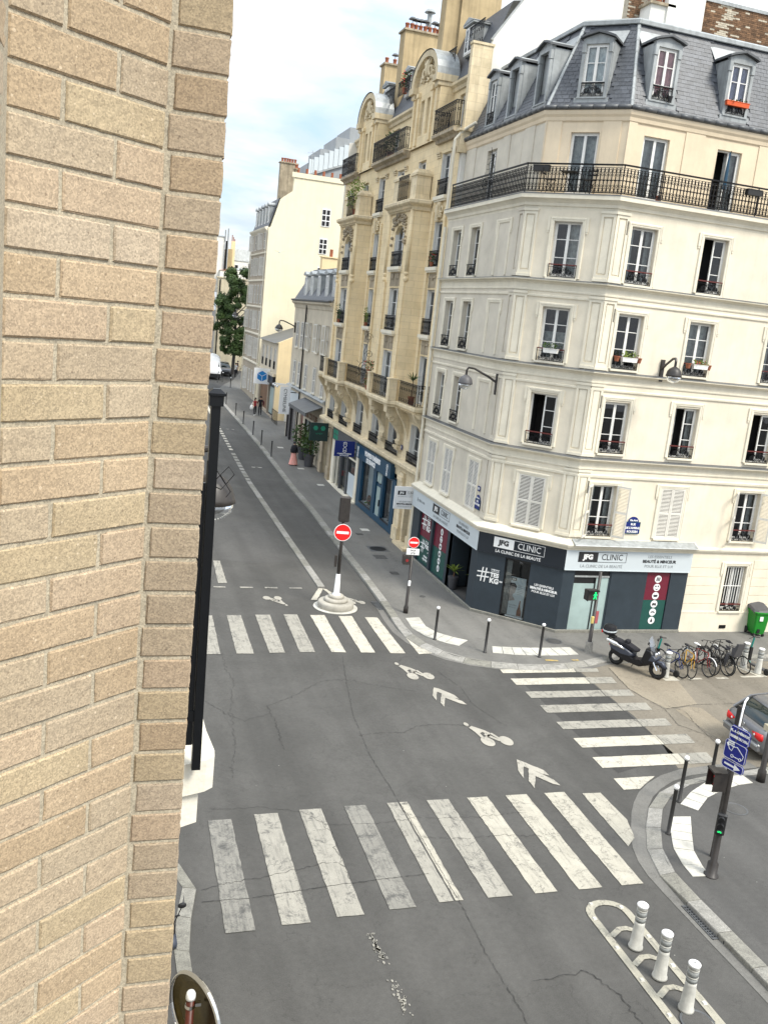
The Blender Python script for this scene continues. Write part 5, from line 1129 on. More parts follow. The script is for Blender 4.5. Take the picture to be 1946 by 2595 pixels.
plaque(14.42, 33.1, 3.95, -pi / 2, .5, .6, ('15e Arrt', 'RUE', 'LECOURBE'), 'narrow street name plate on the shaded left face')
t = thing('house_number', 'small blue house number above the narrow street name plate', 'house number', (14.42, 33.15, 4.68), -pi / 2); b = MB(); b.box(-.12, .12, -.015, 0, 0, .2); obj('plate', b, M['enamel'], t); text('103', .13, M['txtw'], t, 0, -.018, .1, bold=.004)
# window boxes on the third floor
trough('white window box with trailing leaves on the canted corner window', 15.64 - .1, 30.98 - .1, 10.36, -pi / 4, .55, 'white', n=22, hgt=.18)
trough('white window box with yellow green leaves right of the canted corner', 18.1, 29.72, 10.34, 0, .62, 'white', 'leafl', n=24, hgt=.2)
M['redfl'] = mat('red_petals', (.6, .03, .02), .6, .2, 9); trough('white window box with red flowers under the wall lamp window', 21.1, 29.72, 10.34, 0, .62, 'white', 'leafl', flower='redfl', n=18, hgt=.16)
def pot(label, x, y, z, s=.1, plant=False, m='terra'):
    t = thing('flower_pot', label, 'flower pot', (x, y, z)); b = MB(); b.lathe([(s * .7, 0), (s, s * 1.6), (s * 1.1, s * 1.6), (s * 1.1, s * 1.9), (s * .9, s * 1.9)], 12); obj('pot', b, M[m], t)
    if plant: foliage(t, 'foliage', 0, 0, s * 1.8, s * 1.3, s * 1.3, s * 2.5, 20, s * .7, M['leaf'])
    return t
pot('terracotta pot at the left of the yellow green window box', 17.62, 29.75, 10.33); pot('terracotta pot at the right of the yellow green window box', 18.53, 29.75, 10.33); pot('terracotta pot left of the red flower box', 20.62, 29.75, 10.33); pot('terracotta pot right of the red flower box', 21.5, 29.75, 10.33)
pot('low terracotta pot on the long balcony near the right door', 18.3, 29.86, 15.96, .09)
pot('dark pot inside the pink curtained dormer window', 18.45, 30.32, 19.34, .09, m='black')
# balcony furniture
def bistro_chair(label, x, y, z, rz):
    t = thing('bistro_chair', label, 'chair', (x, y, z), rz)
    for s_ in (-.18, .18):
        b = MB(); b.tube([(s_, .2, 0), (s_, -.02, .3), (s_, -.2, .46), (s_, -.27, .86)], .011, 5); obj('leg', b, M['iron'], t); b = MB(); b.tube([(s_ * .9, -.22, 0), (s_ * .9, .16, .46)], .011, 5); obj('leg', b, M['iron'], t)
    for k in range(4): b = MB(); b.box(-.2, .2, -.19 + k * .095, -.12 + k * .095, .455, .47); obj('seat_slat', b, M['blackp'], t)
    for z_ in (.64, .78): b = MB(); b.box(-.2, .2, -.27, -.255, z_, z_ + .06); obj('back_slat', b, M['blackp'], t)
bistro_chair('left folding bistro chair on the corner balcony', 14.98, 31.68, 15.95, -pi / 2 - .8); bistro_chair('right folding bistro chair on the corner balcony', 15.95, 30.62, 15.95, pi / 2 + .6)
t = thing('bistro_table', 'small black folding table between two balcony chairs', 'table', (15.42, 31.1, 15.95), -pi / 4); b = MB(); b.box(-.28, .28, -.28, .28, .7, .72); obj('top', b, M['blackp'], t)
for s_ in (-.2, .2):
    for q in (1, -1): b = MB(); b.tube([(q * .22, s_, 0), (-q * .22, s_ * .95, .7)], .011, 5); obj('leg', b, M['iron'], t)
t = thing('planter_box', 'black planter hung inside the balcony at the left corner', 'planter', (14.72, 31.92, 16.68), -pi / 4); b = MB(); b.box(-.3, .3, -.1, .1, 0, .2, .0); b.box(-.31, .31, -.11, .11, .18, .21); obj('trough', b, M['blackp'], t)
t = thing('planter_box', 'black planter hung on the balcony before the open door', 'planter', (22.0, 29.62, 16.62), 0); b = MB(); b.box(-.3, .3, -.1, .1, 0, .2, .0); b.box(-.31, .31, -.11, .11, .18, .21); obj('trough', b, M['blackp'], t)
t = thing('parasol', 'closed petrol blue parasol leaning inside the balcony by the open door', 'parasol', (20.95, 30.0, 15.95)); b = MB(); b.tube([(0, 0, 0), (.1, 0, 2.1)], .018, 6); obj('pole', b, M['iron'], t); b = MB(); b.lathe([(.02, .75), (.07, .8), (.06, 1.4), (.02, 2.05)], 8, (.06, 0, 0)); obj('canopy', b, M['blue'], t)
# rainwater pipe between the buildings
dp = thing('drainpipe', 'long cream drainpipe between the cream and the yellow building', 'drainpipe', (14.32, 40.36, 0)); 
b = MB(); b.tube([(0, 0, .2), (0, 0, 15.2)], .07, 10); b.tube([(0, 0, 15.9), (0, 0, 18.9), (.3, -.1, 19.3), (.65, -.6, 19.6)], .07, 10); obj('pipe', b, M['trim'], dp)
for z in (1.5, 3.9, 5.6, 7.6, 9.4, 11.2, 13.2, 14.8, 16.8): b = MB(); b.lathe([(.082, z), (.082, z + .06)], 10); obj('collar', b, M['trim'], dp)
# ================================================================== the yellow limestone building
yb = thing('limestone_building', 'yellow limestone apartment house with two bay fronts and arched pediments', 'building', (15, 51, 0))
BX = 14.65
FB = Frame(yb, BX, 61.5, -pi / 2)
U = lambda y: 61.5 - y
BAY = dict(a=42.2, b=45.7, c=49.2, d=52.7, e=56.2, f=59.7)
FLAT = ['a', 'c', 'd', 'f']; OR = ['b', 'e']
def ysweep(name, path, prof, m, parent=yb, **k):
    mb = MB(); mb.sweep([(p[0] - 15, p[1] - 51) for p in path], prof); return obj(name, mb, m, parent, **k)
# wall sheets
holes = []
for k in FLAT:
    y = BAY[k]
    for z, h in ((7.02, 2.35), (10.38, 2.12), (13.52, 2.1), (16.72, 1.95)): holes.append((U(y) - .62, U(y) + .62, z, z + h))
for k in OR: holes.append((U(BAY[k]) - .6, U(BAY[k]) + .6, 17.6, 18.7))
FB.add('wall', wall(0, 21, 6.2, 19.4, holes, .3), M['lime'])
mz = [(U(59.7), 1.5), (U(56.2), 2.0), (U(52.7), 1.6), (U(49.2), 1.6), (U(45.7), 2.0), (U(42.2), 1.6)]
FB.add('wall', wall(0, 21, 3.6, 6.2, [(u - w / 2, u + w / 2, 4.1, 6.0) for u, w in mz], .35), M['lime2'])
FB.add('wall', wall(0, 21, 0, 3.6, [(U(60.9), U(59.2), 0.05, 3.1), (U(58.3), U(51.7), .05, 3.2), (U(51.5), U(44.2), .05, 3.2), (U(42.6), U(41.2), .05, 2.9)], .5), M['lime2'])
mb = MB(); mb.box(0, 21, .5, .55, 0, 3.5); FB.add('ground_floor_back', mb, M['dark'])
# end walls
mb = MB(); mb.poly([(14.65 - 15, 40.5 - 51, 0), (26 - 15, 40.5 - 51, 0), (26 - 15, 40.5 - 51, 21), (14.65 - 15, 40.5 - 51, 19.4)]); mb.poly([(14.65 - 15, 61.5 - 51, 0), (14.65 - 15, 61.5 - 51, 21.7), (26 - 15, 61.5 - 51, 25), (26 - 15, 61.5 - 51, 0)]); obj('side_wall', mb, M['whitewall'], yb)
def winset(y, z, w, h, X=BX, guard=.75, curt='side', inset=.24, rows=(.33, .66), gs=1, blind=True, gw=None):
    o = casement(yb, X - 15, y - 51, z, -pi / 2, w, h, rows=rows, inset=inset, curt=curt, guard=guard > 0, gh=guard or .5, gstyle=gs, gy=-.06, gw=gw or w + .12)
    if blind:   # folded white metal shutters in the reveal
        def f():
            mb = MB()
            for s_ in (-1, 1):
                mb.box(s_ * w / 2, s_ * (w / 2 - .035), -inset + .03, -.02, 0, h)
                for k in range(int(h / .09)): mb.box(s_ * (w / 2 - .036), s_ * (w / 2 - .05), -inset + .035, -.025, .03 + k * .09, .085 + k * .09)
            return mb.mesh('folded_shutter', M['white'])
        link('folded_shutter', cached(('fs', w, h, inset), f), o)
    return o
def sill(y, z, w, X=BX, m='trim'):
    mb = MB(); mb.box(-w / 2 - .12, w / 2 + .12, -.2, .0, -.16, 0); mb.box(-w / 2 - .08, w / 2 + .08, -.14, 0, -.24, -.16); link('sill', cached(('sill', w, m), lambda: mb.mesh('sill', M[m])), yb, (X - 15, y - 51, z), -pi / 2)
for k in FLAT:
    y = BAY[k]; cs = ('side', 'full', None, 'side', 'half')
    winset(y, 7.02, 1.24, 2.35, guard=0, rows=(.3,)); 
    for i, (z, h) in enumerate(((10.38, 2.12), (13.52, 2.1), (16.72, 1.95))): winset(y, z, 1.24, h, curt=cs[(i + ord(k)) % 5]); sill(y, z, 1.3)
    # recessed spandrels with small relief and a shallow strip frame
    for z0, z1 in ((9.45, 10.1), (12.58, 13.24)):
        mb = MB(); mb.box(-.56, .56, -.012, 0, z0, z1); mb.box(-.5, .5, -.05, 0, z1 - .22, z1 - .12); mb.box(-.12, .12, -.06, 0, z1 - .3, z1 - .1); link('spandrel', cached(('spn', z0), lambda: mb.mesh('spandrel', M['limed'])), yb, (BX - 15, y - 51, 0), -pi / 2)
    for s_ in (-1, 1):
        mb = MB(); mb.box(-.13, .13, -.09, 0, 7.0, 16.1); link('pilaster_strip', cached('ps', lambda: mb.mesh('pilaster_strip', M['lime'])), yb, (BX - 15, y - 51 + s_ * .86, 0), -pi / 2)
    # carved console under the fifth floor sill
    mb = MB(); mb.box(-.2, .2, -.14, 0, 15.75, 16.45); mb.box(-.13, .13, -.22, -.14, 15.6, 16.3)
    for s_ in (-1, 1): mb.torus((s_ * .34, -.08, 16.1), .13, .05, 8, 5); mb.torus((s_ * .3, -.08, 15.85), .08, .04, 8, 5)
    link('carved_console', cached('cc', lambda: mb.mesh('carved_console', M['lime2'])), yb, (BX - 15, y - 51, 0), -pi / 2)
    for s_ in (-1, 1):
        mb = MB()
        for q in range(3): mb.box(-.26, .26, -.05 - .03 * q, 0, 18.5 + q * .09, 18.56 + q * .09)
        link('fluted_block', cached('fb', lambda: mb.mesh('fluted_block', M['lime2'])), yb, (BX - 15, y - 51 + s_ * .98, 0), -pi / 2)
for k in OR:
    y = BAY[k]; winset(y, 17.6, 1.2, 1.1, guard=0, rows=(), curt='side')
    OXF = 13.87
    path = [(BX, y + 2.08), (OXF, y + 1.88), (OXF, y - 1.88), (BX, y - 2.08)]
    side = MB()
    for (a, b) in ((path[0], path[1]), (path[2], path[3])): side.poly([(a[0] - 15, a[1] - 51, 6.9), (b[0] - 15, b[1] - 51, 6.9), (b[0] - 15, b[1] - 51, 16.4), (a[0] - 15, a[1] - 51, 16.4)])
    obj('bay_side', side, M['lime'], yb)
    FO = Frame(yb, OXF, y + 1.88, -pi / 2)
    FO.add('bay_front', wall(0, 3.76, 6.9, 16.4, [(1.08, 2.68, 7.02, 9.37), (1.08, 2.68, 10.38, 12.5), (1.08, 2.68, 13.52, 15.55)], .32), M['lime'])
    for z, h, g in ((7.02, 2.35, 0), (10.38, 2.12, .75), (13.52, 2.03, .75)):
        winset(y, z, 1.6, h, X=OXF, guard=g, curt='side'); 
        if g: sill(y, z, 1.7, X=OXF)
    # arched head over the top window, with garlands
    mb = MB(); n = 8
    for i in range(n):
        a0_, a1_ = pi * i / n, pi * (i + 1) / n
        mb.poly([(-.8 * cos(a0_), -.002, 15.0 + .55 * sin(a0_)), (-.8 * cos(a1_), -.002, 15.0 + .55 * sin(a1_)), (-.8 * cos(a1_), -.002, 15.56), (-.8 * cos(a0_), -.002, 15.56)])
        mb.poly([(-.8 * cos(a0_), -.002, 15.0 + .55 * sin(a0_)), (-.8 * cos(a0_), .3, 15.0 + .55 * sin(a0_)), (-.8 * cos(a1_), .3, 15.0 + .55 * sin(a1_)), (-.8 * cos(a1_), -.002, 15.0 + .55 * sin(a1_))])
    me = cached('archhead', lambda: mb.mesh('arch_head', M['lime'])); link('arch_head', me, yb, (OXF - 15, y - 51, 0), -pi / 2)
    R_ = random.Random(4); mb = MB(); mb.smooth = True
    for i in range(70):
        x = R_.uniform(-1.15, 1.15); z = 15.62 + R_.uniform(0, .5) - .12 * abs(x)
        if abs(x) > .85: z = R_.uniform(14.6, 16.0)
        mb.sphere((x, -.06, z), R_.uniform(.05, .11), 6, 4, (1, .9, .8))
    link('carved_garland', cached('garl', lambda: mb.mesh('carved_garland', M['limed'])), yb, (OXF - 15, y - 51, 0), -pi / 2, kind='stuff')
    for z0, z1 in ((9.45, 10.1), (12.58, 13.24)):
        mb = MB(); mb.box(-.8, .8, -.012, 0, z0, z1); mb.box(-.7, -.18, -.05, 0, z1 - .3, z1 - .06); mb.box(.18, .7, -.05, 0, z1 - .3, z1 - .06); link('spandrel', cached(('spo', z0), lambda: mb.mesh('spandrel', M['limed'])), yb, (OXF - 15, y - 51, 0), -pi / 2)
    # corner colonnettes ending in balls
    for s_ in (-1, 1):
        mb = MB(); mb.smooth = True; mb.lathe([(.12, 13.15), (.12, 16.3)], 10); mb.lathe([(.06, 13.05), (.15, 13.15), (.12, 13.25)], 10); mb.sphere((0, 0, 12.9), .16, 10, 6); link('colonnette', cached('coln', lambda: mb.mesh('colonnette', M['lime'])), yb, (OXF - 15 + .0, y - 51 + s_ * 1.8, 0))
        mb = MB(); mb.box(-.2, .2, -.1, 0, 6.95, 12.8); link('corner_strip', cached('cst', lambda: mb.mesh('corner_strip', M['lime'])), yb, (OXF - 15, y - 51 + s_ * 1.62, 0), -pi / 2)
    # terrace cornice, dentils, stone parapet boxes, railing
    ysweep('bay_cornice', path, [(0, 16.1), (.1, 16.15), (.12, 16.3), (.28, 16.4), (.34, 16.46), (.34, 16.58), (.3, 16.62), (-.9, 16.64)], M['lime2'])
    mb = MB()
    for i in range(22): mb.box(-1.85 + i * .172, -1.76 + i * .172, -.2, 0, 16.22, 16.34)
    link('dentils', cached('dent', lambda: mb.mesh('dentils', M['lime2'])), yb, (OXF - 15, y - 51, 0), -pi / 2, kind='stuff')
    for s_ in (-1, 1):
        mb = MB(); mb.box(-.39, .39, -.48, .48, 16.64, 16.85, .03); mb.box(-.36, .36, -.44, .44, 16.85, 17.75); mb.box(-.41, .41, -.5, .5, 17.75, 17.87); mb.box(-.38, .38, -.46, .46, 17.87, 18.05, .12)
        link('parapet_block', cached('pbx', lambda: mb.mesh('parapet_block', M['lime2'])), yb, (14.24 - 15, y - 51 + s_ * 1.4, 0))
def railing(parent, path, z, h, off_, step=.16, name='balcony_railing', style=1):
    r = link(name, None, parent, (0, 0, 0)); mb = MB(); pp = [(p[0] - off_[0], p[1] - off_[1]) for p in path]
    for z0, z1, d in ((z + h - .03, z + h, .025), (z + .05, z + .07, .012), (z + h - .16, z + h - .145, .01)):
        mb = MB(); mb.sweep(pp, [(-d, z0), (d, z0), (d, z1), (-d, z1), (-d, z0)]); obj('rail', mb, M['iron'], r)
    for a, b in zip(pp, pp[1:]):
        L_ = math.dist(a, b); n = max(1, round(L_ / (step * 2))); ang = math.atan2(b[1] - a[1], b[0] - a[0])
        def pm_():
            m_ = MB(); w = step * 2
            for q in range(2): m_.box((q + .5) * step - .012, (q + .5) * step + .012, -.01, .01, .05, h - .02); m_.torus(((q + .5) * step, 0, h - .09), step * .3, .013, 7, 3); m_.lathe([(.001, -.01), (.028, 0), (.001, .01)], 6, ((q + .5) * step, 0, h * .5), axis='y')
            m_.torus((step, 0, .17), step * .42, .013, 8, 3); m_.torus((step, 0, h * .66), step * .38, .013, 8, 3)
            return m_.mesh('railing_panel', M['iron'])
        me = cached(('rp', step, h), pm_)
        for i in range(n): o = link('railing_panel', me, r, (a[0] + (b[0] - a[0]) * i / n, a[1] + (b[1] - a[1]) * i / n, z), ang); o.scale = (L_ / n / (step * 2), 1, 1)
    return r
for k in OR: y = BAY[k]; railing(yb, [(13.8, y + .85), (13.8, y - .85)], 16.62, 1.25, (15, 51))
# second floor balcony following the bays
bp = [(13.9, 61.3), (13.9, 58.4), (13.5, 58.2), (13.5, 54.2), (13.9, 54.0), (13.9, 47.9), (13.5, 47.7), (13.5, 43.7), (13.9, 43.5), (13.9, 40.55), (14.7, 40.55)]
ysweep('balcony_slab', bp, [(-.8, 6.6), (-.12, 6.7), (-.1, 6.78), (0, 6.84), (.0, 6.98), (-.03, 7.02), (-.9, 7.03)], M['lime2'])
for seg in ([(13.95, 61.2), (13.95, 60.1)], [(13.95, 59.9), (13.95, 58.5)], [(13.62, 57.5), (13.62, 54.9)], [(13.95, 53.9), (13.95, 48.0)], [(13.62, 47.0), (13.62, 44.4)], [(13.95, 43.3), (13.95, 40.6), (14.6, 40.6)]): railing(yb, seg, 7.03, 1.05, (15, 51), .14)
for y in (58.0, 54.35, 47.5, 43.85):
    mb = MB(); mb.box(-.2, .2, -.22, .22, 7.03, 8.05); mb.box(-.24, .24, -.26, .26, 8.05, 8.12); link('balcony_pier', cached('bpier', lambda: mb.mesh('balcony_pier', M['lime2'])), yb, (13.72 - 15, y - 51, 0))
# concave underside and big scrolled consoles
ysweep('cove', [(BX, 61.5), (BX, 40.5)], [(0, 6.1), (.08, 6.3), (.25, 6.52), (.5, 6.66), (.75, 6.7)], M['lime2'])
def console_mesh():
    mb = MB(); pts = [(0, 4.72), (-.22, 4.78), (-.26, 4.95), (-.16, 5.05), (-.2, 5.3), (-.42, 5.65), (-.72, 5.95), (-.86, 6.15), (-.88, 6.35), (-1.02, 6.38), (-1.02, 6.72), (0, 6.72)]
    mb.yprism(pts[::-1], -.27, .27); mb.box(-.32, .32, -.34, 0, 4.6, 4.72); mb.box(-.3, .3, -.27, 0, 4.5, 4.6)
    mb.torus((-.28, -.72, 6.08), .13, .045, 8, 5, axis='x'); mb.torus((.28, -.72, 6.08), .13, .045, 8, 5, axis='x'); return mb.mesh('carved_bracket', M['lime2'])
for y in (57.6, 54.8, 47.1, 44.3): link('carved_bracket', cached('cons', console_mesh), yb, (BX - 15, y - 51, 0), -pi / 2)
for y in (61.3, 58.0 + .7, 53.6, 50.95, 48.0 + .3, 43.4, 40.75):
    mb = MB(); pts = [(0, 5.1), (-.1, 5.5), (-.3, 6.0), (-.6, 6.4), (-.75, 6.72), (0, 6.72)]; mb.yprism(pts[::-1], -.14, .14); link('bracket', cached('cons2', lambda: mb.mesh('bracket', M['lime2'])), yb, (BX - 15, y - 51, 0), -pi / 2)
for (u, w) in mz: winset(61.5 - u, 4.1, w, 1.9, guard=.52, inset=.3, curt='side' if w < 2 else None)
ysweep('ledge', [(BX, 61.5), (BX, 40.45)], [(0, 3.5), (.05, 3.52), (.08, 3.7), (.28, 3.8), (.34, 3.86), (.34, 4.0), (.3, 4.04), (0, 4.1)], M['lime2'])
# top storey
top = MB()
for (y0, y1) in ((61.5, 58.1), (53.8, 48.1), (43.3, 40.5)): pass
FT = Frame(yb, 15.2, 61.5, -pi / 2)
th = [(U(BAY[k]) - .6, U(BAY[k]) + .6, 19.5, 21.3) for k in FLAT]
FT.add('wall', wall(0, 21, 19.4, 21.6, th, .25), M['lime'])
for k in FLAT: casement(yb, .2, BAY[k] - 51, 19.5, -pi / 2, 1.2, 1.8, rows=(.5,), inset=.2, curt='full')
mb = MB(); mb.poly([(14.2 - 15, 61.5 - 51, 19.41), (15.3 - 15, 61.5 - 51, 19.41), (15.3 - 15, 40.5 - 51, 19.41), (14.2 - 15, 40.5 - 51, 19.41)][::-1]); 
ysweep('cornice', [(15.2, 61.5), (15.2, 40.5)], [(0, 21.5), (.08, 21.55), (.1, 21.7), (.22, 21.8), (.22, 21.92), (-.1, 21.95)], M['lime2'])
for a, b in ((61.4, 57.9), (54.0, 47.9), (43.5, 40.6)):
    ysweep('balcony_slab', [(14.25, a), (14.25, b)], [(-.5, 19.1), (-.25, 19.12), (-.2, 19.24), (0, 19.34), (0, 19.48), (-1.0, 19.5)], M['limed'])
    railing(yb, [(15.1, a), (14.3, a), (14.3, b), (15.1, b)], 19.5, 1.1, (15, 51), .13)
for k in OR:
    y = BAY[k]; FP = Frame(yb, 14.5, y + 2.0, -pi / 2)
    FP.add('pavilion_front', wall(0, 4.0, 19.4, 22.35, [(1.25, 1.8, 19.9, 21.55), (2.2, 2.75, 19.9, 21.55)], .25), M['lime'])
    mb = MB()
    for s_ in (0, 1): mb.poly([(14.5 - 15, y - 51 - 2 + 4 * s_, 19.4), (15.3 - 15, y - 51 - 2 + 4 * s_, 19.4), (15.3 - 15, y - 51 - 2 + 4 * s_, 22.4), (14.5 - 15, y - 51 - 2 + 4 * s_, 22.4)])
    mb.box(-.3, 1.2, y - 51 - 1.95, y - 51 + 1.95, 21.4, 22.35); obj('pavilion_side', mb, M['lime'], yb)
    for u in (1.525, 2.475): casement(yb, -.5, y + 2 - u - 51, 19.9, -pi / 2, .55, 1.65, rows=(.5,), inset=.2, leaf=1, curt='full')
    for u in (.3, .95, 3.05, 3.7): mb = MB(); mb.box(-.14, .14, -.08, 0, 19.5, 21.75); mb.box(-.2, .2, -.14, 0, 21.75, 21.95); link('pilaster', cached('pp', lambda: mb.mesh('pilaster', M['lime'])), yb, (14.5 - 15, y + 2 - u - 51, 0), -pi / 2)
    mb = MB(); n = 14; ro, ri = 2.02, 1.62
    # arched hood with lead roof, stone rim, tympanum with cartouche
    hood = MB(); zc = 22.3; k2 = 1.38 / ro
    outer = [(-ro * cos(pi * i / n), zc + ro * k2 * sin(pi * i / n)) for i in range(n + 1)]; inner = [(-ri * cos(pi * i / n), zc + ri * k2 * sin(pi * i / n)) for i in range(n + 1)]
    for i in range(n):
        a, b, c, d = outer[i], outer[i + 1], inner[i + 1], inner[i]; A_f = -.22
        hood.poly([(a[0], A_f, a[1]), (b[0], A_f, b[1]), (c[0], A_f, c[1]), (d[0], A_f, d[1])][::-1]); hood.poly([(d[0], A_f, d[1]), (c[0], A_f, c[1]), (c[0], .05, c[1]), (d[0], .05, d[1])])
    hood.poly([(-ri, .04, zc)] + [(p[0], .04, p[1]) for p in inner] + [(ri, .04, zc)])
    for s_ in (-1, 1): hood.box(s_ * 1.45, s_ * 2.1, -.28, .8, zc - .3, zc); hood.box(s_ * 1.5, s_ * 2.04, -.15, .6, zc - .5, zc - .3)
    link('arched_pediment', cached('hood', lambda: hood.mesh('arched_pediment', M['lime2'])), yb, (14.5 - 15, y - 51, 0), -pi / 2)
    rf = MB()
    o2 = [(p[0] * 1.02, zc + (p[1] - zc) * 1.03 + .01) for p in outer]
    for i in range(n): rf.poly([(o2[i][0], -.26, o2[i][1]), (o2[i][0], .85, o2[i][1]), (o2[i + 1][0], .85, o2[i + 1][1]), (o2[i + 1][0], -.26, o2[i + 1][1])])
    link('lead_hood', cached('lh', lambda: rf.mesh('lead_hood', M['zinc'])), yb, (14.5 - 15, y - 51, 0), -pi / 2)
    cv = MB(); cv.smooth = True; R_ = random.Random(9)
    cv.sphere((0, -.06, 22.95), .33, 10, 8, (.9, .5, 1.2))
    for s_ in (-1, 1): cv.torus((s_ * .45, -.08, 22.75), .2, .07, 10, 5); cv.torus((s_ * .8, -.06, 22.55), .14, .05, 8, 5); cv.torus((s_ * .3, -.08, 23.25), .15, .06, 8, 5)
    for i in range(24): cv.sphere((R_.uniform(-.9, .9), -.04, R_.uniform(22.35, 22.8)), R_.uniform(.05, .1), 6, 4)
    link('carved_cartouche', cached('cart', lambda: cv.mesh('carved_cartouche', M['lime2'])), yb, (14.5 - 15, y - 51, 0), -pi / 2, kind='stuff')
# roof, dormers, chimneys
mb = MB(); mb.poly([(.15, -10.5, 21.9), (.15, 10.5, 21.9), (1.3, 10.5, 24.9), (1.3, -10.5, 24.9)][::-1]); obj('roof_slope', mb, M['slate2'], yb)
mb = MB(); mb.poly([(1.3, -10.5, 24.9), (1.3, 10.5, 24.9), (6, 10.5, 25.9), (6, -10.5, 25.9)][::-1]); obj('roof_top', mb, M['zinc'], yb)
def small_dormer(parent, x, y, z, w, h, rz=-pi / 2, m='white', name='dormer'):
    def f():
        mb = MB(); mb.box(-w / 2, w / 2, 0, .9, 0, h); mb.box(-w / 2 - .1, w / 2 + .1, -.16, 1.0, h, h + .09); mb.xprism([(-w / 2 - .12, h + .09), (w / 2 + .12, h + .09), (0, h + .32)], -.18, 1.0); return mb.mesh(name, M['zinc'])
    o = link(name, cached(('sd', w, h), f), parent, (x, y, z), rz)
    link('dormer_window', cached(('sdw', w, h), lambda: casement_mesh(w - .16, h - .12, (.5,), 0, 2, None)), o, (0, -.03, .05)); link('pane', cached(('sdp', w, h), lambda: pane_mesh(w - .16, h - .12)), o, (0, -.045, .05)); return o
for (y, z) in ((43.0, 23.05), (56.3, 22.95), (52.0, 22.9)): small_dormer(yb, .42, y - 51, z, 1.1, 1.3)
railing(yb, [(15.1, 45.6), (15.1, 43.8)], 22.7, .9, (15, 51), .13, 'roof_railing'); railing(yb, [(15.15, 42.4), (15.15, 40.6)], 23.05, 1.0, (15, 51), .13, 'roof_railing'); railing(yb, [(15.1, 55.6), (15.1, 53.5)], 22.8, .95, (15, 51), .13, 'roof_railing'); railing(yb, [(15.1, 52.9), (15.1, 50.7)], 22.95, .8, (15, 51), .13, 'roof_railing')
def stack(parent, x0, x1, y0, y1, z0, z1, pots, m='ochre', name='chimney', cowls=()):
    o = link(name, None, parent, (0, 0, 0)); ox, oy = parent.location.x, parent.location.y
    mb = MB(); mb.box(x0 - ox, x1 - ox, y0 - oy, y1 - oy, z0, z1); obj('chimney_body', mb, M[m], o)
    mb = MB(); mb.box(x0 - ox - .1, x1 - ox + .1, y0 - oy - .1, y1 - oy + .1, z1, z1 + .1); obj('chimney_cap', mb, M['limed'], o)
    for i in range(pots):
        x = x0 + .2 + (x1 - x0 - .4) * i / max(1, pots - 1) - ox; y = (y0 + y1) / 2 - oy + random.uniform(-.1, .1)
        mb = MB(); mb.smooth = True; mb.lathe([(.12, z1 + .1), (.14, z1 + .15), (.11, z1 + .2), (.115, z1 + .42), (.135, z1 + .44), (.13, z1 + .5)], 10, (x, y, 0)); obj('chimney_pot', mb, M['terra'], o)
        if i in cowls: mb = MB(); mb.tube([(x, y, z1 + .5), (x, y, z1 + .72)], .02, 5); mb.lathe([(.24, z1 + .72), (.14, z1 + .83), (.02, z1 + .86)], 10, (x, y, 0)); obj('cowl', mb, M['lead'], o)
    return o
stack(yb, 15.5, 17.8, 54.0, 55.0, 22, 26.85, 8, cowls=(1, 2, 3, 4, 6, 7)); stack(yb, 16.2, 17.7, 60.3, 61.2, 22.5, 26.5, 3, cowls=(1,))
stack(yb, 15.87, 17.9, 45.95, 46.9, 22, 29, 5); stack(yb, 15.14, 15.865, 46.1, 46.9, 22, 29, 2)
mb = MB(); mb.tube([(17.0 - 15, 3.6, 27.3), (17.0 - 15, 3.6, 28.1)], .13, 10); mb.lathe([(.32, 28.15), (.2, 28.3), (.02, 28.35)], 12, (2, 3.6, 0)); obj('steel_flue', mb, M['zinc'], yb)
# big whitewashed party wall above the cream building
pw = thing('party_wall', 'tall whitewashed party wall rising above the slate mansard', 'wall', (18, 40.45, 0))
mb = MB(); mb.xprism([(p[0] - 18, p[1]) for p in [(14.7, 15), (21.75, 15), (21.75, 28.5), (18.4, 28.5), (17.6, 26.4), (16.75, 24.98), (15.55, 23.2), (15.5, 22.9), (14.7, 22.8)]], -.12, .12); obj('wall_body', mb, M['whitewall'], pw)
mb = MB()
for a, b in (((15.5, 23.15), (16.75, 25.0)), ((16.75, 25.0), (17.6, 26.42)), ((17.6, 26.42), (18.4, 28.5))): mb.tube([(a[0] - 18, 0, a[1]), (b[0] - 18, 0, b[1])], .09, 4)
obj('zinc_flashing', mb, M['zinc'], pw)
mb = MB(); mb.box(14.62 - 18, 15.55 - 18, -.2, .1, 19.3, 22.85); mb.box(14.58 - 18, 15.6 - 18, -.24, .14, 22.85, 22.95); mb.box(14.5 - 18, 15.2 - 18, -.22, .1, 18.4, 19.3); mb.box(14.4 - 18, 15.3 - 18, -.3, .1, 19.28, 19.38); obj('end_pier', mb, M['lime2'], pw)
# brick wall and white chimney behind the roof
bw = thing('brick_wall', 'brown brick wall with pale lime patches behind the mansard roof', 'wall', (24, 36.2, 0))
mb = MB(); mb.box(19.5 - 24, 30 - 24, .012, .4, 20, 25.0); mb.box(19.5 - 24, 20.2 - 24, .012, .4, 25.0, 26.2); obj('wall_core', mb, mat('lime_mortar', (.50, .44, .34), .9, .2, 6, bump=.3), bw)
mb = MB(); mb.box(22.3 - 24, 30 - 24, -.05, .45, 25.0, 25.06); mb.box(22.3 - 24, 30 - 24, -.02, .1, 25.06, 25.14); obj('zinc_coping', mb, M['zinc'], bw)
M['brk'] = hue_by_object(mat('brown_brick', (.19, .105, .055), .9, .25, 8, bump=.3), .45); M['brk2'] = mat('brown_brick_far', (.19, .105, .055), .9, .4, 8, bump=.3); M['brkw'] = mat('limewashed_brick', (.52, .46, .36), .9, .2, 8)
bm = {}
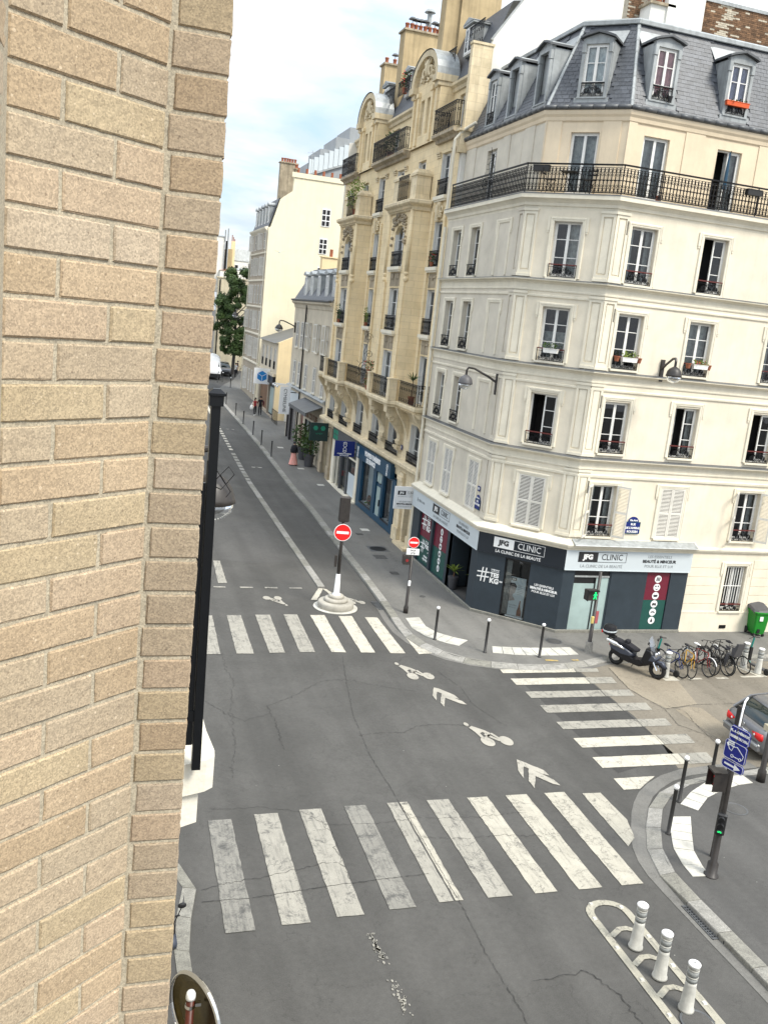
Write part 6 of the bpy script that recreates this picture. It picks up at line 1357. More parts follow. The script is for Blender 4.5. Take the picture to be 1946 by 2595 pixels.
for nm in ('brk', 'brkw'): b = MB(); b.box(0, .212, -.006, .03, 0, .062); bm[nm] = b.mesh('brick', M[nm])
rest = MB(); cnt = 0; R_ = random.Random(3)
for r in range(34):
    z = 22.6 + r * .073
    x = 19.5 + (r % 2) * .11
    while x < 27.4:
        patch = R_.random() < .07 or (abs(x - 23.9 - (z - 24.2) * .3) < .22 + .3 * (R_.random() < .3) and R_.random() < .8)
        vis = (22.4 < x < 26.3 and 23.55 < z < 25.0)
        if z < 24.95 or x < 20.1:
            if x < 20.0 or x > 22.2:
                if 24.6 < x < 25.8 and 23.45 < z < 23.75: pass
                elif vis and cnt < 300 and not (r % 4 == 3 and R_.random() < .25): link('brick', bm['brkw' if patch else 'brk'], bw, (x - 24, R_.uniform(-.006, .004), z)); cnt += 1
                elif not patch: s_ = MB(); rest.box(x - 24, x - 24 + .212, -.006, .03, z, z + .062)
        x += .222
obj('bricks', rest, M['brk2'], bw, kind='stuff')
mb = MB(); mb.box(24.6 - 24, 25.8 - 24, -.1, .2, 23.62, 23.74); obj('lintel', mb, M['limed'], bw); mb = MB(); mb.box(24.8 - 24, 25.6 - 24, -.02, .1, 23.1, 23.6); obj('window_opening', mb, M['black'], bw)
wc = thing('white_chimney', 'white rendered chimney block rising from the slate roof', 'chimney', (21.2, 35.6, 0))
mb = MB(); mb.box(-1.2, -.2, -.3, .5, 21.5, 24.1); mb.box(-.5, 1.15, -.4, .5, 21.5, 26.5); obj('chimney_body', mb, M['whitewall'], wc); mb = MB(); mb.box(-1.3, -.15, -.4, .5, 24.1, 24.2); obj('chimney_cap', mb, M['limed'], wc)
for i in range(3): mb = MB(); mb.lathe([(.12, 24.2), (.13, 24.5)], 10, (-1.05 + i * .32, 0, 0)); obj('chimney_pot', mb, M['terra'], wc)
# ================================================================== pale grey rendered house with four dormers
gb = thing('grey_house', 'pale grey rendered house with zinc mansard and white louvred shutters', 'building', (15, 69, 0)); GX = 14.65
FG = Frame(gb, GX, 75.0, -pi / 2); ug = lambda y: 75 - y
gw = [73.0, 71.2, 68.6, 65.6, 62.9]
FG.add('wall', wall(0, 13.4, 4.9, 11.4, [(ug(y) - .42, ug(y) + .42, z, z + h) for y in gw for z, h in ((8.0, 2.0), (5.1, 1.85))], .2), M['grey'])
FG.add('wall', wall(0, 13.4, 0, 4.9, [(ug(74.7), ug(71.0), .4, 4.3), (ug(69.5), ug(68.4), .3, 3.4), (ug(67.6), ug(63.6), .4, 3.0)], .3), M['grey'])
mb = MB(); mb.box(0, 13.4, .3, .35, 0, 4.9); FG.add('ground_floor_back', mb, M['dark'])
mb = MB(); mb.poly([(GX - 15, 6, 0), (25, 6, 0), (25, 6, 15), (1.4, 6, 14), (GX - 15, 6, 11.5)][::-1]); mb.poly([(GX - 15, 6, 0), (25, 6, 0), (25, 6, 11), (GX - 15, 6, 11)]); obj('side_wall', mb, M['grey'], gb)
for y in gw:
    for z, h in ((8.0, 2.0), (5.1, 1.85)):
        casement(gb, GX - 15, y - 69, z, -pi / 2, .84, h, rows=(.5,), inset=.14, curt='side')
        x, yy = GX - 15, y - 69; a = .3 if z < 7 or y > 70 else 2.7
        shutter(gb, x - .03, yy + .42, z, -pi / 2, .42, h, -a, 1, 0); shutter(gb, x - .03, yy - .42, z, -pi / 2, .42, h, -a, -1, 0)
        mb = MB(); mb.box(-.5, .5, -.12, 0, -.08, 0); link('sill', cached('gsill', lambda: mb.mesh('sill', M['trim'])), gb, (x, yy, z), -pi / 2)
def gsweep(name, p, m, path=None): mb = MB(); mb.sweep([(a[0] - 15, a[1] - 69) for a in (path or [(GX, 75), (GX, 61.6)])], p); obj(name, mb, m, gb)
gsweep('cornice', [(0, 11.0), (.05, 11.05), (.12, 11.3), (.3, 11.42), (.32, 11.55), (0, 11.6)], M['grey']); gsweep('gutter', [(.2, 11.56), (.4, 11.58), (.42, 11.68), (.2, 11.72)], M['lead']); gsweep('ledge', [(0, 4.7), (.2, 4.76), (.24, 4.86), (0, 4.98)], M['zinc'])
mb = MB(); mb.poly([(GX - 15 - .15, -7.4, 11.65), (GX - 15 - .15, 6, 11.65), (.9, 6, 14.1), (.9, -7.4, 14.1)][::-1]); mb.poly([(.9, -7.4, 14.1), (.9, 6, 14.1), (6, 6, 15), (6, -7.4, 15)][::-1]); obj('roof_slope', mb, M['slate2'], gb)
for y in (71.9, 69.7, 67.2, 64.6, 62.4): small_dormer(gb, GX - 15 + .12, y - 69, 11.75, .95, 1.75)
mb = MB(); mb.tube([(GX - 15 - .1, 1.05, 4.9), (GX - 15 - .1, 1.05, 11.3)], .06, 8); mb.tube([(GX - 15 - .1, 1.05, .2), (GX - 15 - .1, 1.05, 4.7)], .06, 8); obj('black_drainpipe', mb, M['iron'], gb)
# shopfronts
mb = MB(); mb.box(ug(74.7), ug(71), .1, .16, .4, 4.3); FG.add('shop_window', mb, mat('grey_shop_glass', (.16, .15, .15), .15, .2, .5)); 
for y in (74.7, 73.4, 73.2, 71.05): mb = MB(); mb.box(ug(y) - .04, ug(y) + .06, -.02, .12, .1, 4.35); FG.add('shop_mullion', mb, M['black'])
mb = MB(); mb.box(ug(75), ug(70.6), -.05, .0, 3.3, 4.5); FG.add('shop_fascia', mb, M['sky_l'])
mb = MB(); mb.box(ug(69.5), ug(68.4), .15, .2, .2, 3.4); FG.add('door', mb, M['burg'])
mb = MB(); mb.xprism([(-.7, 0)] + [(-.7 * cos(pi * k / 8), .5 * sin(pi * k / 8)) for k in range(1, 8)] + [(.7, 0), (.55, 0)] + [(.55 * cos(pi * k / 8), .36 * sin(pi * k / 8)) for k in range(1, 8)] + [(-.55, 0)], -.1, 0); FG.put('door_arch', mb.mesh('door_arch', M['trim']), ug(68.95), 0, 3.4)
mb = MB(); mb.box(ug(67.6), ug(63.6), .12, .17, .4, 3.0); FG.add('shop_window', mb, mat('pale_shop_glass', (.28, .32, .30), .1, .35, 1.2))
for y in (67.6, 66.2, 64.9, 63.65): mb = MB(); mb.box(ug(y) - .03, ug(y) + .05, 0, .13, .2, 3.0); FG.add('shop_mullion', mb, M['black'])
mb = MB(); mb.box(ug(67.6), ug(63.6), .03, .13, 1.6, 1.66); mb.box(ug(67.6), ug(63.6), .03, .13, .9, .95); FG.add('shop_rail', mb, M['black'])
mb = MB(); mb.yprism([(-1.15, 3.95), (-1.2, 4.0), (0, 4.5), (0, 4.45)], ug(68.3), ug(62.2)); mb.box(ug(68.3), ug(62.2), -1.2, -1.12, 3.75, 4.0); FG.add('canopy', mb, M['lead'])
FG.text('CUIR COUTURE', .6, 'wood', ug(65.6), .02, 3.35, bold=.02, sx=1.0)
t = thing('hanging_sign', 'tall white banner sign reading downwards beside the black drainpipe', 'shop sign', (13.75, 71.6, 2.75)); b = MB(); b.box(-.42, .42, -.05, .05, 0, 2.15); obj('sign_board', b, M['signw'], t); o = text('CYMBELINE', .36, M['txtk'], t, 0, -.054, 1.07); o.rotation_euler = (0, pi / 2, 0)
b = MB(); b.box(.42, .9, -.03, .03, .4, .46); b.box(.42, .9, -.03, .03, 1.7, 1.76); obj('bracket', b, M['iron'], t)
t = thing('shop_lamps', 'three small lamps on white stalks above the banner sign', 'lamps', (14.6, 74.3, 4.75))
for k in range(3): b = MB(); b.tube([(0, -k * .9, .1), (-1.3, -k * .9, .15)], .03, 5); b.sphere((-1.35, -k * .9, .05), .1, 8, 5); obj('lamp', b, M['signw'], t)
# ================================================================== low shop and blind yellow wall
lb = thing('low_shop', 'low cream shop with grey roof and bare yellow side wall', 'building', (15, 87, .8)); LX = 15.0
FLW = Frame(lb, LX, 92.6, -pi / 2); lb.location.z = 0
FLW.add('wall', wall(0, 9.4, 4.9, 7.7, [(1.0 + k * 2.2, 1.9 + k * 2.2, 5.3, 7.2) for k in range(4)], .15), M['grey'])
FLW.add('wall', wall(0, 9.4, .8, 4.9, [(.6, 5.6, 1.2, 4.3), (5.9, 9.0, 1.0, 4.3)], .3), M['taupe'])
for k in range(4): casement(lb, 0, 92.6 - 1.45 - k * 2.2 - 87, 5.3, -pi / 2, .9, 1.9, rows=(.5,), inset=.1, curt='full', guard=True, gh=.7, gstyle=1)
mb = MB(); mb.box(.6, 5.6, .2, .25, 1.0, 4.3); FLW.add('wooden_front', mb, M['wood']); mb = MB(); mb.box(5.9, 9.0, .2, .25, .9, 4.3); FLW.add('dark_shopfront', mb, M['navy']); mb = MB(); mb.box(6.5, 8.6, .1, .15, 1.2, 3.6); FLW.add('shop_glass', mb, M['frost'])
mb = MB(); mb.box(5.7, 9.3, -.25, 0, 4.0, 4.7); FLW.add('shop_fascia', mb, M['black']); mb = MB(); mb.box(0, 9.4, -.3, 0, 4.7, 4.95); FLW.add('ledge', mb, M['grey'])
mb = MB(); mb.poly([(LX - 15 - .3, 5.6, 7.7), (4, 5.6, 9.4), (4, -3.8, 9.4), (LX - 15 - .3, -3.8, 7.7)]); obj('roof_slope', mb, M['lead'], lb)
mb = MB(); mb.prism([(LX - 15, -4.1), (9, -4.1), (9, -3.8), (LX - 15, -3.8)], .8, 7.8); mb.xprism([(LX - 15, 7.8), (3.5, 9.5), (3.5, 11.6), (5, 11.6), (5, 7.8)], -4.09, -3.81); obj('yellow_side_wall', mb, M['ylow'], lb)
mb = MB(); mb.box(3.6, 4.2, -4.1, -3.7, 11.6, 11.7); mb.lathe([(.14, 11.7), (.14, 12.3)], 8, (3.9, -3.9, 0)); obj('chimney_pot', mb, M['terra'], lb)
mb = MB(); mb.box(1.0, 3.2, -4.5, -4.12, .8, 2.6); obj('white_wall_stub', mb, M['whitewall'], lb)
mb = MB(); 
for i in range(9): mb.tube([(-.2, -4.4 - i * .35, .75), (-.2, -4.4 - i * .35, 1.9)], .02, 4)
mb.tube([(-.2, -4.4, 1.9), (-.2, -7.3, 1.9)], .03, 4); mb.tube([(-.2, -4.4, 1.0), (-.2, -7.3, 1.0)], .03, 4); obj('yard_railing', mb, M['iron'], lb, kind='stuff')
t = thing('hanging_sign', 'square white sign with a blue cube mark over the far shop', 'shop sign', (14.2, 86.0, 3.75)); b = MB(); b.box(-.75, .75, -.06, .06, 0, 1.45); obj('sign_box', b, M['signw'], t)
bl = mat('bright_blue', (.02, .22, .55), .4, 0); b = MB(); c_ = (0, .72); hx = [(c_[0] + .5 * cos(radians(90 + 60 * k)), c_[1] + .5 * sin(radians(90 + 60 * k))) for k in range(6)]; b.xprism(hx, -.07, -.06); obj('cube_mark', b, bl, t); b = MB()
for a in (90 + 60, 90 + 180, 90 - 60): b.tube([(c_[0], -.08, c_[1]), (c_[0] + .5 * cos(radians(a)), -.08, c_[1] + .5 * sin(radians(a)))], .025, 4)
obj('cube_edges', b, M['signw'], t); b = MB(); b.box(.75, 1.1, -.03, .03, .6, .66); obj('bracket', b, M['iron'], t)
# ================================================================== tall house with bare gable
tb = thing('tall_house', 'tall taupe house with bare pale gable and closed shutters', 'building', (15, 97, 0)); TX = 15.0
def TZ(z): return 11 + (z - 11) * 15.0 / 14.6
FTL = Frame(tb, TX, 104.2, -pi / 2); TY1 = 93.9
rows_ = [(1.9, 2.3), (5.5, 2.1), (8.4, 1.9), (11.0, 1.9), (13.8, 1.8), (16.4, 1.6)]
tw = [1.3, 3.2, 5.1, 7.0, 8.9]
FTL.add('wall', wall(0, 10.3, 1.2, 18.4, [(u - .4, u + .4, z, z + h) for u in tw for z, h in rows_], .15), M['taupe'])
for u in tw:
    for i, (z, h) in enumerate(rows_):
        y = 104.2 - u - 97
        for s_ in (1, -1): shutter(tb, -.03, y + s_ * .42, z, -pi / 2, .42, h, -.15 if (i + int(u)) % 3 else -1.2, s_, 0)
        casement(tb, 0, y, z, -pi / 2, .8, h, rows=(), inset=.1, dark=True)
def tsweep(n_, p, m): mb = MB(); mb.sweep([(0, 7.2), (0, TY1 - 97)], p); obj(n_, mb, m, tb)
for z in (5.0, 7.95, 10.7, 13.35, 16.05): tsweep('belt_course', [(0, z - .12), (.12, z - .08), (.14, z + .04), (0, z + .1)], M['trim'])
tsweep('cornice', [(0, 18.0), (.1, 18.1), (.3, 18.3), (.35, 18.45), (0, 18.55)], M['trim'])
prof = [(0, 18.4), (.2, 18.5), (.95, 21.2), (2.1, 22.1), (2.15, 23.75), (7.2, 23.75), (7.2, 0), (0, 0)]
mb = MB(); mb.xprism([(p[0], p[1]) for p in prof], TY1 - 97 - .3, TY1 - 97); obj('gable_wall', mb, M['ygable'], tb)
mb = MB(); mb.poly([(0, TY1 - 97, 18.5), (0, 7.2, 18.5), (.9, 7.2, 21.3), (.9, TY1 - 97, 21.3)][::-1]); obj('roof_slope', mb, M['slate2'], tb); mb = MB(); mb.poly([(.9, TY1 - 97, 21.3), (.9, 7.2, 21.3), (5, 7.2, 22.6), (5, TY1 - 97, 22.6)][::-1]); obj('roof_top', mb, M['zinc'], tb)
for u in tw: small_dormer(tb, .2, 104.2 - u - 97, 18.9, .9, 1.7)
mb = MB(); mb.xprism([(1.9, 23.4), (7.4, 23.4), (7.4, 23.85), (1.9, 23.85)], TY1 - 97 - .4, TY1 - 97 - .302); obj('gable_coping', mb, M['ygable'], tb)
for (x, z, w, h) in ((5.6, 19.15, .85, 1.7), (5.55, 16.5, .8, 1.5), (5.6, 14.0, .85, 1.2)):
    f = MB(); f.box(-w / 2, w / 2, -.06, 0, 0, h); o = obj('gable_window', f, M['signw'], tb, loc=(x, TY1 - 97 - .3, z)); d = MB()
    for s_ in (-1, 1):
        for q in range(3): d.box(s_ * w * .05, s_ * w * .44, -.07, -.06, h * (.04 + q * .32), h * (.3 + q * .32))
    obj('pane', d, M['black'], o)
stack(tb, 16.2, 17.9, 96.5, 97.3, 20, 25.0, 6, m='limed', cowls=()); stack(tb, 17.3, 17.6, 94.2, 95, 23, 24.2, 2, m='limed')
for i in range(6): mb = MB(); mb.lathe([(.13, 23.8), (.13, 24.4)], 8, (2.6 + i * .85, TY1 - 97 + .3, 0)); obj('chimney_pot', mb, M['terra'], tb)
mb = MB(); mb.tube([(-.1, TY1 - 97 + .1, 1.3), (-.1, TY1 - 97 + .1, 18.2)], .05, 6); mb.tube([(-.1, 7.1, 1.3), (-.1, 7.1, 18.2)], .05, 6); obj('drainpipe', mb, M['trim'], tb)
t = thing('lone_chimney', 'peach chimney with one red pot before the bare gable', 'chimney', (20.2, 88.0, 0)); b = MB(); b.box(-.9, .9, -.4, .4, 8, 15.9); b.box(-1, 1, -.5, .5, 15.9, 16.0); obj('chimney_body', b, M['ylow'], t); b = MB(); b.lathe([(.16, 16), (.16, 16.7)], 8); obj('chimney_pot', b, M['terra'], t)
# modern glass storeys beyond
gm = thing('glass_penthouse', 'stepped grey modern top storeys with glass balustrades beyond the gable', 'building', (22, 101, 0))
mb = MB()
for (x0, x1, z0, z1) in ((-2.2, 6, 20, 26.0), (-1.0, 6, 26, 27.6), (.6, 6, 27.6, 29.0), (2.0, 6, 29.0, 30.2)): mb.box(x0, x1, 0, 6, z0, z1)
obj('storeys', mb, mat('grey_cladding', (.33, .35, .36), .5, .1, .6, streak=.1), gm)
for k in range(9): b = MB(); x = -2.1 + k * .52; b.box(x, x + .48, -.15, -.1, 24.9 + k * .22, 26.4 + k * .28); obj('glass_panel', b, M['sky_l'], gm)
mb = MB(); mb.xprism([(-2.3, 24.6), (2.6, 26.6), (2.6, 26.8), (-2.3, 24.8)], -.25, 0); obj('parapet', mb, M['zinc'], gm)
t = thing('aerial', 'thin television aerial on the distant glass top storeys', 'aerial', (19.6, 98, 0)); b = MB(); b.tube([(0, 0, 24), (0, 0, 26.8)], .03, 4); b.tube([(-.5, 0, 26.5), (.5, 0, 26.7)], .02, 4); b.tube([(-.4, 0, 26.2), (.35, 0, 26.4)], .02, 4); obj('mast', b, M['zinc'], t)
# ================================================================== end of the street
ew = thing('end_wall', 'curved blank yellow wall closing the end of the street', 'wall', (17, 125, 0))
mb = MB(); mb.box(-3.0, 6, 0, 1, 1.8, 13.8); mb.box(-3.2, 6, -.1, 1, 13.8, 13.95); obj('wall_body', mb, mat('stained_yellow_render', (.60, .53, .38), .9, .05, .8, stain=.2, streak=.15), ew)
mb = MB(); mb.tube([(-2.75, -.1, 2), (-2.75, -.1, 13.6)], .08, 5); obj('drainpipe', mb, M['iron'], ew)
def far_house(name, label, x0, x1, y, d, z0, z1, m, roof, rm='zinc', wins=(), cat='building'):
    t = thing(name, label, cat, ((x0 + x1) / 2, y, 0)); w = (x1 - x0) / 2; mb = MB(); mb.box(-w, w, 0, d, z0, z1); obj('wall', mb, M[m], t)
    if roof: mb = MB(); mb.box(-w - .1, w + .1, -.1, d, z1, z1 + roof, .5); obj('roof', mb, M[rm], t)
    for (a, b, c, e) in wins: f = MB(); f.box(a - .08, b + .08, -.07, 0, c - .08, e + .08); o = obj('window', f, M['white'], t); f = MB(); f.box(a, b, -.09, -.07, c, e); obj('pane', f, M['black'], o)
    return t
far_house('white_house', 'white far house with a black flue on its corner', 13.0, 14.8, 127, 6, 12, 19.1, 'whitewall', .2)
t = thing('flue', 'tall black and grey flue pipes on the white far house', 'flue', (14.95, 126.7, 0)); b = MB(); b.box(-.12, .1, -.1, .1, 15.1, 18.6); obj('black_flue', b, M['iron'], t); b = MB(); b.tube([(.15, 0, 15), (.15, 0, 20.2)], .09, 8); b.tube([(-.2, .2, 18.6), (-.2, .2, 20.0)], .08, 8); obj('grey_flue', b, M['zinc'], t)
ho = far_house('rubble_house', 'far rubble stone gable with a cream chimney', 15.2, 15.95, 128, 5, 13, 17.7, 'ochre', 0)
t = thing('far_chimney', 'cream chimney with thin pots behind the rubble gable', 'chimney', (16.1, 129, 0)); b = MB(); b.box(-.25, .25, -.2, .2, 15, 18.8); obj('chimney_body', b, M['ylow'], t)
for k in range(3): b = MB(); b.lathe([(.06, 18.8), (.06, 19.6 - k * .25)], 6, (-.18 + k * .18, 0, 0)); obj('chimney_pot', b, M['terra'], t)
far_house('slate_house', 'far pale house with blue slate roof and dark window', 16.1, 19.6, 130, 6, 12, 16.4, 'whitewall', 1.6, 'zinc', [(.6, 1.1, 15.1, 16.2), (-1.2, -.8, 14.9, 15.8)])
far_house('white_annex', 'low white far annex with two dark windows behind the tree', 16.3, 19.2, 126.6, 3, 12, 15.1, 'whitewall', .25, 'zinc', [(.0, .28, 13.7, 14.85), (.4, .68, 13.7, 14.85)])
far_house('blue_shed', 'small pale blue shed wall above the end wall', 15.55, 16.4, 126.3, 2, 13.8, 15.0, 'sky_l', .1, 'zinc', [])
far_house('low_parapet', 'short white parapet with terracotta tiles above the end wall', 14.3, 15.6, 126.2, 2, 13.8, 14.8, 'whitewall', .08, 'terra')
# tree at the street end
def tree(label, x, y, z0, h, rx, n, seed):
    t = thing('street_tree', label, 'tree', (x, y, z0)); R_ = random.Random(seed)
    b = MB(); b.tube([(0, 0, 0), (.1, 0, h * .35), (-.1, .1, h * .6), (.1, 0, h * .85)], .22, 8, r2=.06); obj('trunk', b, M['pole'], t)
    lm = MB()
    for k in range(9): a = R_.uniform(0, 6.28); zz = h * R_.uniform(.35, .7); lm.tube([(0, 0, zz), (rx * .45 * cos(a), rx * .45 * sin(a), zz + h * .1), (rx * .85 * cos(a), rx * .85 * sin(a), zz + h * .13)], .08, 5, r2=.02)
    obj('limbs', lm, M['pole'], t, kind='stuff')
    lv = MB(); cl = []
    for k in range(95):
        zz = R_.uniform(.22, 1.0); w = rx * (sin(pi * min(1, (zz - .12) / .95)) ** .6); a = R_.uniform(0, 6.28); q = R_.uniform(.3, 1) ** .5
        cl.append((w * q * cos(a), w * q * sin(a), zz * h, R_.uniform(.28, .62)))
    for i in range(n):
        c = cl[i % len(cl)]; v = Vector((R_.gauss(0, 1), R_.gauss(0, 1), R_.gauss(0, .75))).normalized() * c[3] * R_.uniform(.5, 1.25)
        p = Vector(c[:3]) + v; nn = (v.normalized() + Vector((R_.uniform(-.6, .6), R_.uniform(-.6, .6), R_.uniform(-.2, .8)))).normalized(); e = nn.orthogonal().normalized(); f = nn.cross(e); s_ = R_.uniform(.07, .17)
        lv.F([lv.V(p - e * s_), lv.V(p - f * s_ * .6), lv.V(p + e * s_), lv.V(p + f * s_ * .6)])
    obj('crown', lv, M['leafd'], t, kind='stuff'); return t
tree('dark green tree standing before the yellow end wall', 15.1, 113.5, gz(113) + .6, 12.3, 2.5, 36000, 5)
# ------------------------------------------------------------------ shopfronts of the limestone building
def fbox(name, y0, y1, d0, d1, z0, z1, m): mb = MB(); mb.box(U(max(y0, y1)), U(min(y0, y1)), -d1, -d0, z0, z1); return FB.add(name, mb, M[m])
fbox('shop_fascia', 51.6, 44.7, .0, .26, 2.87, 3.6, 'blue'); fbox('shop_fascia_top', 51.65, 44.65, 0, .3, 3.6, 3.66, 'blue')
fbox('shop_panel', 51.5, 44.2, -.1, .06, .04, .38, 'blue'); fbox('shop_panel', 51.5, 44.2, -.1, .05, 2.75, 2.88, 'blue')
for a, b in ((51.5, 50.75), (48.3, 47.7), (46.65, 46.35), (44.75, 44.2)): fbox('shop_panel', a, b, -.1, .06, .38, 2.75, 'blue')
fbox('window_frame', 50.75, 48.3, -.02, .07, .36, .42, 'black'); fbox('window_frame', 46.35, 44.75, -.02, .07, .36, .42, 'black')
for a, b in ((50.75, 48.3), (46.35, 44.75)):
    mb = MB(); mb.poly([(U(a), .06, .4), (U(b), .06, .4), (U(b), .06, 2.75), (U(a), .06, 2.75)]); FB.add('shop_glass', mb, M['glass']); fbox('display_back', a, b, -.42, -.4, .4, 2.75, 'sky_l'); fbox('display_floor', a, b, -.4, -.08, .38, .42, 'signw')
fbox('door_leaf', 47.65, 46.7, -.06, .0, .05, 2.1, 'blue'); fbox('door_pane', 47.5, 46.85, -.02, .02, .25, 1.95, 'frost'); fbox('transom_pane', 47.6, 46.7, -.02, .02, 2.2, 2.7, 'frost'); fbox('door_handle', 46.86, 46.8, .02, .08, .95, 1.3, 'black')
FB.text('POMPES FUNÈBRES', .36, 'txtw', U(48.15), .264, 3.37, bold=.02, sx=1.02); FB.text('DE FRANCE', .34, 'txtw', U(48.4), .264, 3.03, bold=.02)
def esse(F, u, z, d, s, name='emblem'):
    mb = MB()
    for v in (1, -1): mb.tube([(v * (.0 + .13 * sin(t * 1.0)) * s, 0, (-.3 + .6 * t / (2 * pi)) * s) for t in [2 * pi * k / 14 for k in range(15)]], .022 * s, 5)
    mb.tube([(.14 * s * cos(t), 0, (.3 + .1 * sin(t)) * s) for t in [pi * 1.25 * k / 8 - .4 for k in range(9)]], .022 * s, 5); mb.tube([(-.14 * s * cos(t), 0, (-.3 - .1 * sin(t)) * s) for t in [pi * 1.25 * k / 8 - .4 for k in range(9)]], .022 * s, 5)
    x, y = F.pt(u, d); return obj(name, mb, M['txtw'], F.p, loc=(x, y, z), rz=F.a)
esse(FB, U(51.15), 3.24, .28, .75); esse(FB, U(45.25), 3.24, .28, .75)
t = thing('hanging_sign', 'navy projecting sign with a white twisted emblem', 'shop sign', (13.75, 51.9, 2.78)); b = MB(); b.box(-.6, .6, -.06, .06, 0, .92); obj('sign_box', b, M['enamel'], t)
class _F: pass
f_ = Frame(t, 13.75, 51.9, 0); esse(f_, 0, .55, .07, .75); text('POMPES FUNÈBRES', .1, M['txtw'], t, 0, -.064, .16, bold=.003); text('DE FRANCE', .1, M['txtw'], t, 0, -.064, .06, bold=.003)
b = MB(); b.box(.6, .85, -.03, .03, .4, .46); obj('bracket', b, M['iron'], t)
# dried flower arrangements in the window
t = thing('flower_arrangement', 'flowers displayed in the navy shop window', 'flowers', (14.85, 49.0, .42)); foliage(t, 'foliage', 0, 0, 0, .15, .6, .5, 60, .14, M['leaf'], 5); foliage(t, 'flowers', 0, .1, .2, .14, .5, .35, 26, .12, M['redfl'], 6); b = MB(); b.sphere((0, .5, .3), .3, 10, 6, (.4, 1, 1)); obj('basket', b, M['wood'], t)
t = thing('flower_arrangement', 'dark potted flowers in the right window of the navy shop', 'flowers', (14.85, 45.3, .42)); foliage(t, 'foliage', 0, 0, 0, .15, .4, .5, 40, .14, M['binL'], 8); b = MB(); b.sphere((0, .2, .3), .26, 10, 6, (.4, 1, 1)); obj('basket', b, M['lead'], t)
# cream shop with grey fascia
mb = MB(); mb.box(U(58.2), U(51.75), -.12, 0, 2.95, 3.72); FB.add('shop_fascia', mb, M['lead'])
g3 = mat('sign_green', (.02, .25, .15), .4, 0)
for k in range(2):
    for q in range(2): mb = MB(); mb.box(U(57.9) + q * .62, U(57.9) + q * .62 + .5, -.13, -.12, 3.02 + k * .33, 3.28 + k * .33); FB.add('fascia_emblem', mb, g3)
fbox('shop_step', 58.6, 51.6, -.1, .2, 0, .09, 'trim')
for a, b in ((58.3, 57.55), (55.9, 55.75), (54.25, 54.05), (52.2, 51.7)): fbox('shop_upright', a, b, -.1, .05, .09, 2.95, 'trim' if b in (57.55, 51.7) else 'lead')
fbox('display_back', 57.5, 52.2, -.49, -.47, .1, 2.95, 'mid'); fbox('lower_frosting', 54.0, 52.25, -.06, -.05, .15, 1.5, 'sky_l')
for a in (56.8,): fbox('mullion', a, a - .08, -.08, .03, .1, 2.95, 'trim')
fbox('window_rail', 57.5, 52.2, -.07, .0, 2.35, 2.42, 'trim')
mb = MB(); mb.poly([(U(57.55), .08, .1), (U(52.2), .08, .1), (U(52.2), .08, 2.95), (U(57.55), .08, 2.95)]); FB.add('shop_glass', mb, M['glass'])
R_ = random.Random(12)
for i in range(12): y = R_.uniform(52.6, 57.3); fbox('shelf_item', y, y + .25, -.4, -.2, .3 + .6 * (i % 4), .6 + .6 * (i % 4), R_.choice(['terra', 'white', 'wood', 'lead', 'redfl', 'burg']))
for i in range(5): fbox('hanging_cloth', 57.3 - i * .38, 57.05 - i * .38, -.15, -.13, 2.3, 2.85, ('signw', 'burg')[i % 2])
t = thing('hanging_sign', 'dark green projecting sign near the dirty stone pillar', 'shop sign', (13.85, 59.3, 2.55)); b = MB(); b.box(-.62, .62, -.07, .07, 0, 1.2); obj('sign_box', b, mat('deep_green_sign', (.012, .035, .032), .5, 0), t)
for k in range(2): b = MB(); b.lathe([(.17, -.08), (.17, -.07)], 6, (-.25 + k * .5, 0, .85), axis='y'); obj('emblem', b, g3, t)
text('optique', .16, g3, t, 0, -.075, .5); b = MB(); b.box(.62, .85, -.03, .03, .3, .36); b.box(.62, .85, -.03, .03, .9, .96); obj('bracket', b, M['iron'], t)
# stone gate pillars and door at the right end
for y in (43.3, 41.0): mb = MB(); mb.box(-.38, .38, -.14, 0, .0, 3.5); mb.box(-.44, .44, -.2, 0, 0, .7); mb.box(-.42, .42, -.2, 0, 3.1, 3.3); link('stone_pillar', cached('spil', lambda: mb.mesh('stone_pillar', M['lime2'])), yb, (BX - 15, y - 51, 0), -pi / 2)
for y in (61.2, 58.9): mb = MB(); mb.box(-.35, .35, -.12, 0, .0, 3.5); mb.box(-.4, .4, -.18, 0, 0, .9); link('stone_pillar', cached('spil2', lambda: mb.mesh('stone_pillar', M['limed'])), yb, (BX - 15, y - 51, 0), -pi / 2)
fbox('entrance_door', 42.6, 41.2, -.4, -.3, .05, 2.9, 'iron'); fbox('door_step', 42.8, 41.0, -.05, .4, 0, .12, 'lime2')
t = thing('house_number', 'small blue house number between two mezzanine windows', 'house number', (14.6, 43.95, 4.55), -pi / 2); b = MB(); b.box(-.14, .14, -.015, 0, 0, .26); obj('plate', b, M['enamel'], t); text('5', .18, M['txtw'], t, 0, -.018, .13, bold=.004)
